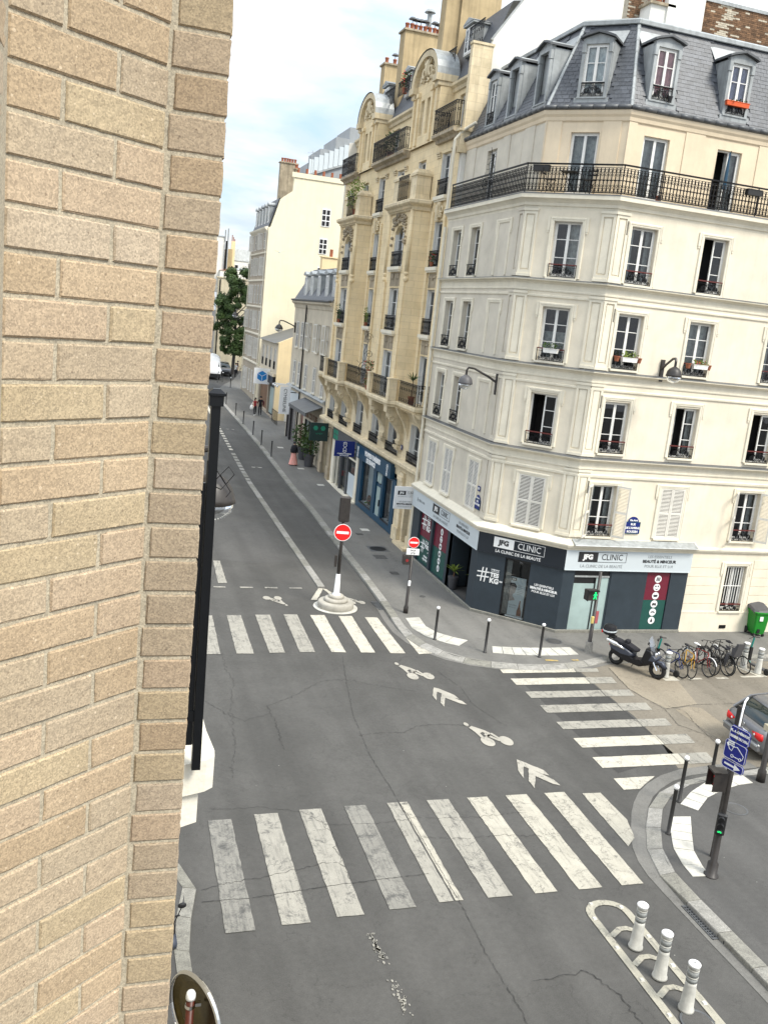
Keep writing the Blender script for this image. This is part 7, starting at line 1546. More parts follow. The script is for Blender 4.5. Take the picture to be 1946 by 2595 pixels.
# balcony plants of the limestone building
def plant(label, x, y, z, rx, ry, h, n, s, m='leaf', potm='terra', potr=.14, fl=None, kind='plant'):
    t = thing('potted_plant', label, kind, (x, y, z)); b = MB(); b.lathe([(potr * .75, 0), (potr, potr * 1.7), (potr * 1.1, potr * 1.7), (potr * 1.1, potr * 2), (potr * .9, potr * 2)], 12); obj('pot', b, M[potm], t)
    foliage(t, 'foliage', 0, 0, potr * 1.8, rx, ry, h, n, s, M[m])
    if fl: foliage(t, 'flowers', 0, 0, potr * 1.8, rx, ry, h, n // 3, s * .9, M[fl])
    return t
def spiky(label, x, y, z, h, n, L_, potr=.16, potm='terra', m='leaf', arch=.5):
    t = thing('potted_palm', label, 'plant', (x, y, z)); b = MB(); b.lathe([(potr * .7, 0), (potr, potr * 2.2), (potr * 1.06, potr * 2.2), (potr * 1.06, potr * 2.5), (potr * .9, potr * 2.5)], 14); obj('pot', b, M[potm], t)
    b = MB(); b.tube([(0, 0, potr * 2), (.02, 0, h)], .025, 6); obj('stem', b, M['wood'], t); R_ = random.Random(n + int(x * 10))
    for i in range(n):
        a = 2 * pi * i / n + R_.uniform(-.3, .3); el = R_.uniform(.2, 1.3); c = cos(el) * L_; s_ = sin(el) * L_; lf = MB(); w = .035
        P = [Vector((cos(a) * c * q, sin(a) * c * q, h + s_ * q - arch * L_ * q * q * .5)) for q in (0, .35, .7, 1)]; e = Vector((-sin(a), cos(a), 0))
        idx = [(lf.V(p - e * w * k), lf.V(p + e * w * k)) for p, k in zip(P, (.4, 1, .7, .02))]
        for q in range(3): lf.F((idx[q][0], idx[q][1], idx[q + 1][1], idx[q + 1][0]))
        obj('leaf', lf, M[m], t)
    return t
spiky('spiky yucca on the right end of the long stone balcony', 14.1, 41.8, 7.05, 1.15, 22, .6)
plant('red geraniums spilling over the middle of the stone balcony', 13.9, 48.9, 7.9, .25, .8, .5, 90, .09, 'leaf', 'terra', .12, 'redfl'); plant('red flowers at the foot of the middle balcony railing', 13.8, 48.6, 7.05, .2, .6, .4, 50, .09, 'leaf', 'terra', .12, 'redfl')
plant('leafy shrub growing through the left roof terrace railing', 14.0, 55.7, 16.7, .5, 1.3, 1.7, 420, .12, 'leafl', 'terra', .2); plant('dark bush behind the middle top balcony railing', 14.6, 51.5, 19.5, .3, 1.2, 1.1, 260, .12, 'leaf', 'terra', .18)
plant('bright yellow plant behind a guard of the third floor', 14.5, 52.7, 10.4, .1, .4, .9, 80, .09, 'leafl', 'terra', .1); plant('green houseplant on the far left bay window guard', 13.72, 56.2, 10.4, .1, .5, .95, 80, .09, 'leaf', 'terra', .1)
plant('flower pots in the right window guard below the arcade', 14.5, 42.2, 13.55, .1, .4, .5, 50, .08, 'leaf', 'terra', .1, 'redfl'); plant('red and green pots on the roof railing', 15.15, 51.8, 23.0, .2, .8, .9, 150, .1, 'leaf', 'terra', .15, 'redfl')
mb = MB(); scroll(mb, 0, .45, .42, 1, 1, t=.02, turns=1.9, n=26)
for i in range(9): a = radians(10 + i * 32); mb.tube([(.42 * cos(a), 0, .45 + .42 * sin(a)), (.66 * cos(a), 0, .45 + .66 * sin(a))], .014, 4, r2=.004)
scroll(mb, .2, 1.25, .25, -1, 1, t=.016); mb.tube([(0, 0, .8), (-.1, 0, 1.4), (.12, 0, 2.0), (-.05, 0, 2.6)], .018, 5); scroll(mb, .1, 2.2, .25, 1, 1, t=.015)
obj('spiked_divider', mb, M['iron'], yb, loc=(14.2 - 15, 51 - 51, 7.6), rz=0)
# ------------------------------------------------------------------ street lamps on brackets
def wall_lamp(label, base, globe, r=.27):
    bx, by, bz = base; t = thing('street_lamp', label, 'street lamp', base, 0, 'wall mounted street lamps'); gx, gy, gz_ = (globe[0] - bx, globe[1] - by, globe[2] - bz)
    b = MB(); d = Vector((gx, gy, 0)).normalized(); b.box(-.06, .06, -.06, .06, -.35, .45); obj('wall_bracket', b, M['pole'], t)
    b = MB(); P = [(0, 0, .1), (gx * .3, gy * .3, .1 + (gz_ + .62) * .35), (gx * .75, gy * .75, gz_ + .58), (gx * .95, gy * .95, gz_ + .6), (gx, gy, gz_ + .5), (gx, gy, gz_ + .22)]; b.tube(P, .045, 8); obj('arm', b, M['pole'], t)
    b = MB(); b.smooth = True; b.lathe([(.05, .32), (.1, .29), (.18, .24), (.245, .15), (r, .03), (r + .015, -.02), (r, -.03)], 20, (gx, gy, gz_)); obj('lamp_hood', b, mat('lamp_grey', (.09, .088, .092), .5, .1, 4) if 'lampg' not in _wm else _wm['lampg'], t); _wm['lampg'] = t.children[-1].data.materials[0]
    b = MB(); b.smooth = True; b.lathe([(r - .005, -.02), (r * .92, -.12), (r * .65, -.21), (.02, -.26)], 20, (gx, gy, gz_)); obj('lamp_glass', b, M['lampglass'], t); b = MB(); b.sphere((gx, gy, gz_ - .05), .07, 8, 6); obj('bulb', b, M['signw'], t); return t
M['lampglass'] = glassmat('lamp_dome_glass', (.75, .75, .74), .18)
wall_lamp('grey dome lamp on a long arm at the shaded corner', (14.42, 32.75, 8.9), (13.35, 33.3, 8.86)); wall_lamp('grey dome lamp beside the red flower window', (19.6, 29.85, 10.1), (19.3, 28.6, 10.05)); wall_lamp('small dark lamp on the grey rendered house', (14.6, 74.1, 9.4), (12.6, 70.2, 9.35), .3); wall_lamp('far lamp in front of the dark tree', (14.9, 104.2, 9.9), (13.0, 98.4, 9.6), .32)
# ------------------------------------------------------------------ bollards
def bollard(label, x, y, zb, h=1.12, white=True, group=None):
    t = thing('bollard', label, 'bollard', (x, y, zb), 0, group); b = MB(); b.smooth = True; b.lathe([(.07, 0), (.07, .02), (.048, .03), (.045, h - .1), (.05, h - .09), (.05, h - .07), (.03, h - .06)], 12); obj('post', b, M['blackp'], t)
    b = MB(); b.smooth = True; b.sphere((0, 0, h - .01), .065, 12, 8, (1, 1, .95)); obj('ball_cap', b, M['signw'] if white else M['blackp'], t); return t
for (x, y, l) in ((11.67, 29.04, 'white topped bollard left of the corner shop entrance'), (13.08, 27.77, 'middle bollard before the corner shop'), (14.95, 27.3, 'right bollard before the corner shop sign'), (15.6, 18.46, 'rightmost white topped bollard of the lower corner'), (14.13, 17.68, 'tall bollard behind the gap of the lower tactile strips'), (12.96, 16.38, 'nearest bollard beside the lower curved kerb')): bollard(l, x, y, 0, 1.2)
for i, (x, y) in enumerate(((11.93, 65.53), (11.90, 69.98), (11.89, 74.27), (11.83, 79.6), (11.75, 84.08), (11.72, 91.08), (13.84, 104.78), (12.82, 108.57), (13.48, 111.2), (13.52, 112.65), (13.5, 109.5))):
    c = gz(y); bollard(['slim dark bollard nearest the woman in the pink skirt', 'second dark bollard up the kerb past the woman', 'third dark bollard up the kerb past the woman', 'fourth dark bollard, level with the cycle symbol', 'fifth dark bollard near the walking couple', 'sixth dark bollard beyond the walking couple', 'white topped bollard beyond the tall house corner', 'bollard beside the white van nose', 'bollard before the silver car, left one', 'bollard before the silver car, right one', 'bollard before the silver car, nearest one'][i], x, y, c, 1.12, i >= 6)
# flexible white posts
def flexpost(label, x, y, z, h=1.0, r=.1, rz=0):
    t = thing('flexible_post', label, 'flexible post', (x, y, z), rz); b = MB(); b.smooth = True; b.lathe([(r * 1.35, 0), (r * 1.3, .04), (r * 1.15, .06), (r * .92, h * .55), (r * .9, h * .62)], 18); obj('base', b, M['postw'], t)
    for k, (a, c, m) in enumerate(((.62, .71, 'postg'), (.71, .74, 'postw'), (.74, .86, 'postg'), (.86, .89, 'postw'), (.89, .97, 'postw'))): b = MB(); b.smooth = True; b.lathe([(r * .93 + (k % 2) * .003, h * a), (r * .93 + (k % 2) * .003, h * c)], 18); obj('band', b, M[m], t)
    b = MB(); b.smooth = True; b.lathe([(r * .93, h * .95), (r * 1.02, h * .955), (r * 1.02, h * .985), (r * .9, h)], 18); obj('cap', b, M['signw'], t); b = MB(); b.lathe([(r * .15, h), (r * .15, h + .004)], 8); obj('screw', b, M['black'], t); return t
M['postw'] = mat('off_white_plastic', (.56, .55, .50), .6, .15, 5, stain=.35, streak=.2); M['postg'] = mat('grey_reflector', (.28, .29, .28), .35, .1, 30)
for (x, y, l) in ((9.93, 12.87, 'farthest of the three white posts on the painted island'), (9.93, 12.07, 'middle white post on the painted island'), (9.94, 11.28, 'nearest white post on the painted island')): flexpost(l, x * K, y * K, -.082, .92, .105)
flexpost('white post at the front wheel of the big scooter', 18.77 * K, 25.37 * K, -.086, .92, .105); flexpost('white post left of the green kick scooter', 22.55 * K, 26.15 * K, -.086, .95, .105); flexpost('white post right of the green kick scooter', 22.72 * K, 25.57 * K, -.086, .95, .105)
# ------------------------------------------------------------------ traffic island with signal
ti = thing('traffic_island', 'round stepped concrete traffic island with white conical base', 'traffic island', (8.85 * K, 32.5 * K, -.1))
M['isl'] = mat('pale_worn_concrete', (.42, .395, .34), .85, .1, 4, stain=.3, bump=.2)
b = MB(); b.smooth = True; b.lathe([(.86, .004), (.86, .03), (.84, .035)], 36); obj('painted_ring', b, M['pw4'], ti); b = MB(); b.smooth = True; b.lathe([(.68, .03), (.70, .06), (.70, .22), (.66, .27), (.6, .28)], 36); obj('lower_step', b, M['isl'], ti)
b = MB(); b.smooth = True; b.lathe([(.46, .27), (.46, .36), (.43, .4), (.38, .41)], 32); obj('middle_step', b, M['isl'], ti); b = MB(); b.smooth = True; b.lathe([(.3, .40), (.29, .5), (.25, .53), (.2, .54)], 28); obj('upper_step', b, M['isl'], ti)
def noentry(parent, x, y, z, r, rz, m='signr'):
    b = MB(); b.lathe([(r, -.006), (r, .012)], 32, axis='y'); o = obj('sign_disc', b, M['signw'], parent, loc=(x, y, z), rz=rz); b = MB(); b.lathe([(r * .93, -.010), (r * .93, -.006)], 32, axis='y'); obj('red_disc', b, M[m], o); b = MB(); b.box(-r * .7, r * .7, -.014, -.0105, -r * .15, r * .15); obj('white_bar', b, M['signw'], o); return o
sg = thing('traffic_light', 'traffic light seen from behind with a no entry sign on the island', 'traffic light', (8.83 * K, 32.75, -.1), -.15)
b = MB(); b.smooth = True; b.lathe([(.17, .5), (.16, .56), (.115, .62), (.085, 1.35), (.06, 1.37)], 16); obj('white_sleeve', b, M['signw'], sg); b = MB(); b.smooth = True; b.lathe([(.065, 1.3), (.06, 3.5)], 12); obj('pole', b, M['pole'], sg)
b = MB(); b.bbox(-.2, .2, -.1, .16, 3.42, 4.38, .03); obj('signal_housing', b, M['pole'], sg)
for k in range(3): b = MB(); b.lathe([(.12, .16), (.12, .36)], 12, (0, 0, 3.58 + k * .3), a0=0, a1=pi, axis='y', cap=False); obj('visor', b, M['black'], sg)
b = MB(); b.box(-.2, -.1, -.06, .06, 1.65, 2.1); obj('repeater', b, M['pole'], sg); noentry(sg, 0, -.1, 3.02, .33, 0)
# second no-entry pole on the pavement
n2 = thing('sign_post', 'pavement post with small no entry sign and white plate', 'sign post', (11.5, 31.93, 0), -.1); b = MB(); b.smooth = True; b.lathe([(.1, 0), (.09, .25), (.06, .3), (.05, 3.0)], 14); obj('pole', b, M['pole'], n2); noentry(n2, 0, -.07, 2.82, .215, 0)
b = MB(); b.bbox(-.25, .25, -.075, -.055, 2.33, 2.58, .01); obj('white_plate', b, M['signw'], n2); text('SAUF', .09, M['txtk'], n2, 0, -.08, 2.51); b = MB(); b.torus((-.05, -.08, 2.4), .03, .006, 10, 3); b.torus((.06, -.08, 2.4), .03, .006, 10, 3); b.tube([(-.05, -.08, 2.4), (0, -.08, 2.44), (.06, -.08, 2.4)], .006, 3); obj('bicycle_mark', b, M['txtk'], n2)
b = MB(); b.box(-.34, -.05, -.12, .12, 1.95, 2.3); obj('pedestrian_light', b, M['pole'], n2); b = MB(); b.lathe([(.06, -.13), (.06, -.12)], 10, (-.2, 0, 2.12), axis='y'); obj('red_lens', b, mat('dull_red_lens', (.25, .02, .02), .4, 0), n2); b = MB(); b.bbox(-.05, .05, -.1, -.05, 1.1, 1.32, .015); obj('call_box', b, M['signw'], n2)
# pedestrian light in front of the corner shop
n3 = thing('pedestrian_signal', 'pedestrian signal with green man before the dark shop', 'pedestrian signal', (17.12, 27.75, 0)); b = MB(); b.smooth = True; b.lathe([(.13, 0), (.12, .35), (.07, .4), (.055, 3.02)], 14); obj('pole', b, M['pole'], n3); b = MB(); b.lathe([(.145, 0), (.125, .4)], 14); obj('worn_foot', b, M['granite'], n3)
b = MB(); b.box(-.46, -.05, -.12, .12, 1.98, 2.36); obj('signal_box', b, M['pole'], n3); b = MB(); b.box(-.47, -.04, -.22, -.12, 2.33, 2.38); b.box(-.47, -.45, -.2, -.12, 1.98, 2.36); obj('hood', b, M['black'], n3)
def man(parent, x, y, z, s, m):
    b = MB(); b.lathe([(.035 * s, -.01), (.035 * s, 0)], 8, (x, y, z + .13 * s), axis='y'); b.xprism([(x - .03 * s, z + .0), (x + .03 * s, z), (x + .04 * s, z + .09 * s), (x - .03 * s, z + .09 * s)], y - .01, y); b.xprism([(x - .03 * s, z), (x + .01 * s, z), (x - .04 * s, z - .13 * s), (x - .07 * s, z - .13 * s)], y - .01, y - .0); b.xprism([(x - .0 * s, z), (x + .03 * s, z), (x + .07 * s, z - .13 * s), (x + .04 * s, z - .13 * s)], y - .0101, y - .0); b.xprism([(x - .04 * s, z + .08 * s), (x - .02 * s, z + .09 * s), (x - .07 * s, z + .01 * s), (x - .085 * s, z + .02 * s)], y - .011, y); b.xprism([(x + .03 * s, z + .09 * s), (x + .05 * s, z + .08 * s), (x + .08 * s, z + .02 * s), (x + .065 * s, z + .01 * s)], y - .011, y); return obj('walking_man_light', b, M[m], parent)
man(n3, -.15, -.13, 2.16, .95, 'egreen'); b = MB(); b.bbox(-.14, -.03, -.12, -.04, 1.12, 1.38, .015); obj('call_box', b, mat('yellow_box', (.6, .48, .16), .5, .1), n3)
# lower right signal pole with direction signs
n4 = thing('signal_pole', 'leaning signal pole with blue charging sign and green cycle light', 'signal pole', (12.96, 14.76, 0), -.72)
b = MB(); b.smooth = True; b.lathe([(.16, 0), (.16, .02), (.12, .03), (.115, .3), (.075, .34), (.055, 1.9), (.055, 3.45)], 16); obj('pole', b, M['pole'], n4)
b = MB(); b.bbox(-.1, .1, -.16, -.03, 1.02, 1.52, .03); obj('cycle_light', b, M['black'], n4)
for k, z_ in enumerate((1.42, 1.27, 1.12)): b = MB(); b.lathe([(.062, -.25), (.065, -.16)], 12, (0, 0, z_), a0=0, a1=pi, axis='y', cap=False); obj('visor', b, M['black'], n4)
b = MB(); b.torus((-.022, -.166, 1.12), .018, .006, 10, 4); b.torus((.024, -.166, 1.12), .018, .006, 10, 4); b.tube([(-.02, -.166, 1.12), (.0, -.166, 1.145), (.024, -.166, 1.12)], .006, 4); obj('green_bicycle_light', b, M['egreen'], n4)
b = MB(); b.box(-.05, .05, -.03, .05, 1.72, 2.05); obj('clamp', b, M['pole'], n4)
rb = link('pedestrian_light_box', None, n4, (-.17, .05, 1.98), -1.05); b = MB(); b.box(-.15, .15, -.1, .1, 0, .42); b.box(-.17, .17, -.26, -.1, .4, .44); b.box(-.17, -.15, -.24, -.1, 0, .42); b.box(.15, .17, -.24, -.1, 0, .42); obj('housing', b, M['pole'], rb); man(rb, 0, -.11, .2, 1.2, 'ered')
def plate(parent, w, h, x, z, rz, m='signb', y=-.07):
    o = link('direction_sign', None, parent, (x, y, z), rz); b = MB(); c = .05; b.xprism([(-w / 2 + c, 0), (w / 2 - c, 0), (w / 2, c), (w / 2, h - c), (w / 2 - c, h), (-w / 2 + c, h), (-w / 2, h - c), (-w / 2, c)], -.012, .012); obj('sign_plate', b, M[m], o); b = MB(); e = .012
    b.tube([(-w / 2 + c, -.012, e), (w / 2 - c, -.012, e), (w / 2 - e, -.012, c), (w / 2 - e, -.012, h - c), (w / 2 - c, -.012, h - e), (-w / 2 + c, -.012, h - e), (-w / 2 + e, -.012, h - c), (-w / 2 + e, -.012, c)], .006, 4, closed=True); obj('sign_border', b, M['signw'], o); return o
az = .62
s1 = plate(n4, .55, .2, -.0, 2.5, -az); s2 = plate(n4, .55, .42, 0, 2.72, -az, y=-.075); s3 = plate(n4, .5, .34, .03, 3.12, -az, y=-.07)
b = MB(); b.xprism([(-.2, .08), (.05, .08), (.05, .03), (.2, .1), (.05, .17), (.05, .12), (-.2, .12)], -.018, -.012); obj('white_arrow', b, M['signw'], s1)
b = MB(); b.tube([(-.2, -.016, .32), (-.14, -.016, .22), (-.08, -.016, .2), (-.05, -.016, .3), (.04, -.016, .33), (.14, -.016, .26), (.22, -.016, .2), (.2, -.016, .11), (.16, -.016, .1)], .009, 4); b.torus((-.05, -.016, .1), .03, .008, 10, 4); b.torus((.15, -.016, .1), .03, .008, 10, 4); b.tube([(-.02, -.016, .1), (.12, -.016, .1)], .009, 4); b.tube([(-.21, -.016, .34), (-.17, -.016, .28)], .022, 5); obj('electric_car_mark', b, M['signw'], s2)
for k, w_ in enumerate(('recharge', 'véhicules', 'électriques')): text(w_, .045, M['txtw'], s2, -.12, -.014, .395 - k * .04, bold=.002)
text('PL. A. CHÉRIOUX', .07, M['txtw'], s3, 0, -.016, .23, bold=.004, sx=.85); text('MAIRIE DU XVe', .075, M['txtw'], s3, 0, -.016, .11, bold=.004, sx=.85)
# sign post at the right edge, with grey signal back
n5 = thing('sign_post', 'thick dark post at the right edge behind the silver car', 'sign post', (17.17, 18.43, 0)); b = MB(); b.smooth = True; b.lathe([(.12, 0), (.11, .3), (.075, .35), (.06, 3.3)], 14); obj('pole', b, M['pole'], n5); b = MB(); b.box(-.22, .05, -.12, .12, 2.75, 3.2); obj('signal_box', b, M['pole'], n5); b = MB(); b.box(-.16, -.02, -.1, .1, 1.45, 1.62); obj('call_box', b, mat('beige_box', (.5, .45, .33), .5, .1), n5)
# white hooked arm of the charging point above the signs
t = thing('cable_arm', 'white bent arm above the blue direction signs', 'cable arm', (13.45, 15.4, 0)); b = MB(); b.tube([(0, 0, 0), (0, 0, 3.1)], .05, 8); obj('post', b, M['pole'], t); b = MB(); b.tube([(-.1, -.15, 2.95), (-.06, -.12, 3.3), (.0, -.06, 3.55), (.16, .1, 3.68), (.3, .2, 3.72)], .022, 6); obj('white_arm', b, M['signw'], t); b = MB(); b.box(.0, .1, 0, .12, 3.1, 3.6); obj('bracket', b, M['pole'], t)
# ------------------------------------------------------------------ wheelie bin
wb = thing('wheelie_bin', 'green wheelie bin with grey lid ajar against the cream wall', 'bin', (25.75, 29.55, 0), -.15)
b = MB(); 
def loft(mb, rings):
    R_ = [[mb.V(p) for p in r] for r in rings]
    for a, c in zip(R_, R_[1:]):
        n = len(a)
        for i in range(n): mb.F((a[i], a[(i + 1) % n], c[(i + 1) % n], c[i]))
    mb.F(R_[0][::-1]); mb.F(R_[-1]); return mb
def rr(w, d, z, c=.05, oy=0): return [(-w + c, -d + oy, z), (w - c, -d + oy, z), (w, -d + c + oy, z), (w, d - c + oy, z), (w - c, d + oy, z), (-w + c, d + oy, z), (-w, d - c + oy, z), (-w, -d + c + oy, z)]
loft(b, [rr(.24, .25, .1), rr(.27, .28, .3), rr(.31, .34, .95), rr(.35, .38, .97), rr(.36, .39, 1.03), rr(.33, .36, 1.04)]); obj('body', b, M['binG'], wb)
b = MB(); loft(b, [rr(.36, .4, 0, .08), rr(.37, .41, .03, .1), rr(.3, .34, .1, .14)]); o = obj('lid', b, M['binL'], wb, loc=(-.02, .05, 1.1)); o.rotation_euler = (.25, -.12, 0)
for s_ in (-1, 1): b = MB(); b.lathe([(.13, -.04), (.14, -.02), (.14, .02), (.13, .04)], 16, (s_ * .3, .27, .14), axis='x'); obj('wheel', b, M['rubber'], wb); b = MB(); b.lathe([(.05, -.05), (.05, .05)], 8, (s_ * .3, .27, .14), axis='x')
b = MB(); b.box(-.12, .02, -.352, -.33, .68, .86); o = obj('label_sticker', b, M['signw'], wb); b = MB(); b.box(-.12, .0, -.3, -.26, .15, .32); obj('pedal', b, M['black'], wb)
for s_ in (-1, 1): b = MB(); b.lathe([(.07, -.03), (.07, .03)], 12, (s_ * .2, -.22, .07), axis='x'); obj('castor', b, M['rubber'], wb)
# ------------------------------------------------------------------ wheels, bicycles, scooters
def wheel(name, R_, parent, x, z, mt='rubber', tyre=.018, spokes=10, rim='lead', y=0):
    b = MB(); b.smooth = True; b.torus((0, 0, 0), R_ - tyre, tyre, 28, 6); o = obj(name, b, M[mt], parent, loc=(x, y, z)); b = MB(); b.torus((0, 0, 0), R_ - tyre * 2.3, .008, 24, 4); b.lathe([(.02, -.04), (.02, .04)], 8, axis='y')
    for k in range(spokes): a = 2 * pi * k / spokes; b.tube([(0, 0, 0), ((R_ - tyre * 2.3) * cos(a), 0, (R_ - tyre * 2.3) * sin(a))], .0022, 3)
    obj('rim', b, M[rim], o); return o
def bicycle(label, x, y, z, rz, lean, fm, seat=False, wsad=False, mud=False, R_=.34, group='bicycles parked at the kerb'):
    t = thing('bicycle', label, 'bicycle', (x, y, z), rz, group); t.rotation_euler = (lean, 0, rz)
    wheel('rear_wheel', R_, t, -.52, R_); wheel('front_wheel', R_, t, .52, R_)
    b = MB(); hub = (-.52, 0, R_); bb = (-.08, 0, .28); sd = (-.22, 0, .78); hd_ = (.33, 0, .82); h2 = (.37, 0, .7); fo = (.52, 0, R_)
    for p, q, r in ((bb, sd, .017), (bb, h2, .019), (sd, hd_, .016), (hd_, h2, .02)): b.tube([p, q], r, 6)
    for s_ in (-1, 1): b.tube([(hub[0], s_ * .05, hub[2]), (bb[0], s_ * .03, bb[2])], .009, 5); b.tube([(hub[0], s_ * .05, hub[2]), (sd[0], s_ * .02, sd[2] - .04)], .008, 5)
    obj('frame', b, M[fm], t); b = MB()
    for s_ in (-1, 1): b.tube([(h2[0], 0, h2[2]), (h2[0] + .02, s_ * .05, h2[2] - .05), (fo[0], s_ * .05, fo[2])], .011, 5)
    obj('fork', b, M[fm], t); b = MB(); b.tube([hd_, (.3, 0, .98)], .014, 6); b.tube([(.22, -.29, .99), (.3, -.14, 1.0), (.33, 0, .99), (.3, .14, 1.0), (.22, .29, .99)], .012, 6); b.tube([(.22, -.29, .99), (.14, -.3, .99)], .018, 6); b.tube([(.22, .29, .99), (.14, .3, .99)], .018, 6); obj('handlebar', b, M['blackp'], t)
    b = MB(); b.tube([sd, (-.25, 0, .9)], .013, 6); obj('seat_post', b, M['chrome'], t); b = MB(); b.smooth = True; b.sphere((-.3, 0, .93), .13, 10, 6, (1.0, .55, .28)); b.sphere((-.18, 0, .93), .08, 8, 5, (1.3, .35, .3)); obj('saddle', b, M['signw' if wsad else 'tblack'], t)
    b = MB(); b.torus((bb[0], -.045, bb[2]), .085, .008, 16, 4); b.tube([(bb[0], -.05, bb[2]), (bb[0] + .1, -.06, bb[2] - .12)], .009, 5); b.tube([(bb[0], .05, bb[2]), (bb[0] - .1, .06, bb[2] + .12)], .009, 5); b.box(bb[0] + .06, bb[0] + .15, -.14, -.06, bb[2] - .14, bb[2] - .11); b.box(bb[0] - .15, bb[0] - .06, .06, .14, bb[2] + .11, bb[2] + .14); b.tube([(bb[0], -.045, bb[2] + .085), (hub[0], -.045, hub[2] + .03)], .005, 4); b.tube([(bb[0], -.045, bb[2] - .085), (hub[0], -.045, hub[2] - .03)], .005, 4); obj('crankset', b, M['blackp'], t)
    if mud:
        for cx, a0, a1 in ((-.52, .1, 2.6), (.52, .5, 2.3)): b = MB(); b.torus((cx, 0, R_), R_ + .02, .018, 14, 4, a0=a0, a1=a1); obj('mudguard', b, M['signw' if mud == 2 else 'blackp'], t)
        b = MB(); b.box(-.8, -.3, -.06, .06, .74, .755); b.tube([(-.52, -.06, R_), (-.7, -.06, .74)], .006, 4); b.tube([(-.52, .06, R_), (-.7, .06, .74)], .006, 4); obj('rack', b, M['blackp'], t)
    if seat:
        s_ = link('child_seat', None, t, (-.6, 0, .8)); b = MB(); b.bbox(-.18, .14, -.16, .16, 0, .06, .02); b.xprism([(-.18, .0), (-.12, .0), (-.2, .5), (-.3, .52)], -.17, .17); b.xprism([(-.28, .45), (-.05, .3), (-.05, .1), (-.18, .05)], -.18, -.16); b.xprism([(-.28, .45), (-.05, .3), (-.05, .1), (-.18, .05)], .16, .18); obj('shell', b, M['binL'], s_)
        for q in (-1, 1): b = MB(); b.xprism([(.0, 0), (.12, 0), (.14, -.35), (.04, -.38)], q * .19 - .02, q * .19 + .02); obj('leg_guard', b, M['binL'], s_)
    return t
M['byel'] = mat('yellow_frame_paint', (.62, .33, .02), .35, 0); M['bblue'] = mat('dark_blue_frame_paint', (.01, .03, .16), .35, 0); M['bred'] = mat('dark_red_frame_paint', (.22, .012, .012), .35, 0)
zr = -.1
bicycle('yellow bicycle with bare wheels in the parked row', 19.95, 26.0, zr, -pi / 2 - .18, -.12, 'byel'); bicycle('dark blue bicycle behind the green kick scooter', 19.45, 26.05, zr, -pi / 2 + .15, .1, 'bblue'); bicycle('dark red bicycle with white saddle and pale mudguard', 20.55, 26.1, zr, -pi / 2 + .12, -.1, 'bred', wsad=True, mud=2)
bicycle('black bicycle with swept handlebar in mid row', 21.0, 26.25, zr, pi / 2 - .1, .12, 'blackp', mud=1); bicycle('black bicycle with a grey child seat', 21.35, 26.15, zr, pi / 2 + .22, .06, 'blackp', seat=True, mud=1); bicycle('black bicycle with white mudguard right of the child seat', 21.75, 26.3, zr, pi / 2 - .15, -.05, 'blackp', mud=2); bicycle('rightmost black bicycle with brown frame bag', 22.2, 26.3, zr, -pi / 2 + .15, .08, 'blackp')
def kick(label, x, y, z, rz):
    t = thing('kick_scooter', label, 'kick scooter', (x, y, z), rz); 
    b = MB(); b.bbox(-.45, .25, -.08, .08, .12, .2, .02); obj('deck', b, M['binL'], t); b = MB(); b.tube([(.28, 0, .16), (.42, 0, .3), (.36, 0, .7), (.3, 0, 1.12)], .035, 8); obj('stem', b, M['teal'], t); b = MB(); b.tube([(.28, -.25, 1.12), (.3, 0, 1.16), (.28, .25, 1.12)], .017, 6); b.sphere((.33, 0, 1.17), .05, 8, 5); obj('handlebar', b, M['blackp'], t)
    b = MB(); b.box(.3, .42, -.05, .05, .25, .75); obj('battery', b, M['black'], t)
    for xx, n_ in ((-.52, 'rear_wheel'), (.5, 'front_wheel')): b = MB(); b.lathe([(.09, -.04), (.12, -.025), (.12, .025), (.09, .04)], 16, (xx, 0, .12), axis='y'); obj(n_, b, M['rubber'], t)
    b = MB(); b.tube([(.42, -.06, .32), (.5, -.06, .12)], .02, 5); b.tube([(.42, .06, .32), (.5, .06, .12)], .02, 5); obj('fork', b, M['teal'], t); return t
kick('teal kick scooter squeezed between motor scooter and bicycles', 19.2, 26.1, zr, pi / 2 + .35); kick('teal kick scooter between the two right white posts', 23.1, 26.15, zr, pi / 2 + .12)
# big touring motor scooter
ms = thing('motor_scooter', 'black touring motor scooter with windscreen and top case', 'motor scooter', (17.95 * K, 25.95 * K, -.1), math.atan2(-1.39, .82) ); 
def body(prof, m, name, w, parent=None, bev=.04):
    """side outline with rounded width"""
    b = MB(); n = len(prof); cx = sum(p[0] for p in prof) / n; cz = sum(p[1] for p in prof) / n; rings = []
    for y, k in ((-w, .8), (-w * .8, .95), (-w * .4, 1), (w * .4, 1), (w * .8, .95), (w, .8)): rings.append([(cx + (p[0] - cx) * k, y, cz + (p[1] - cz) * k) for p in prof])
    b.smooth = True; R_ = [[b.V(p) for p in r] for r in rings]
    for a, c in zip(R_, R_[1:]):
        for i in range(n): b.F((a[i], c[i], c[(i + 1) % n], a[(i + 1) % n]))
    b.smooth = False; b.F(R_[0]); b.F(R_[-1][::-1]); return obj(name, b, M[m], parent or ms)
M['msb'] = mat('gloss_black_paint', (.010, .010, .012), .35, 0, spec=.35); M['msg'] = mat('steel_blue_paint', (.05, .058, .08), .4, .1, 3)
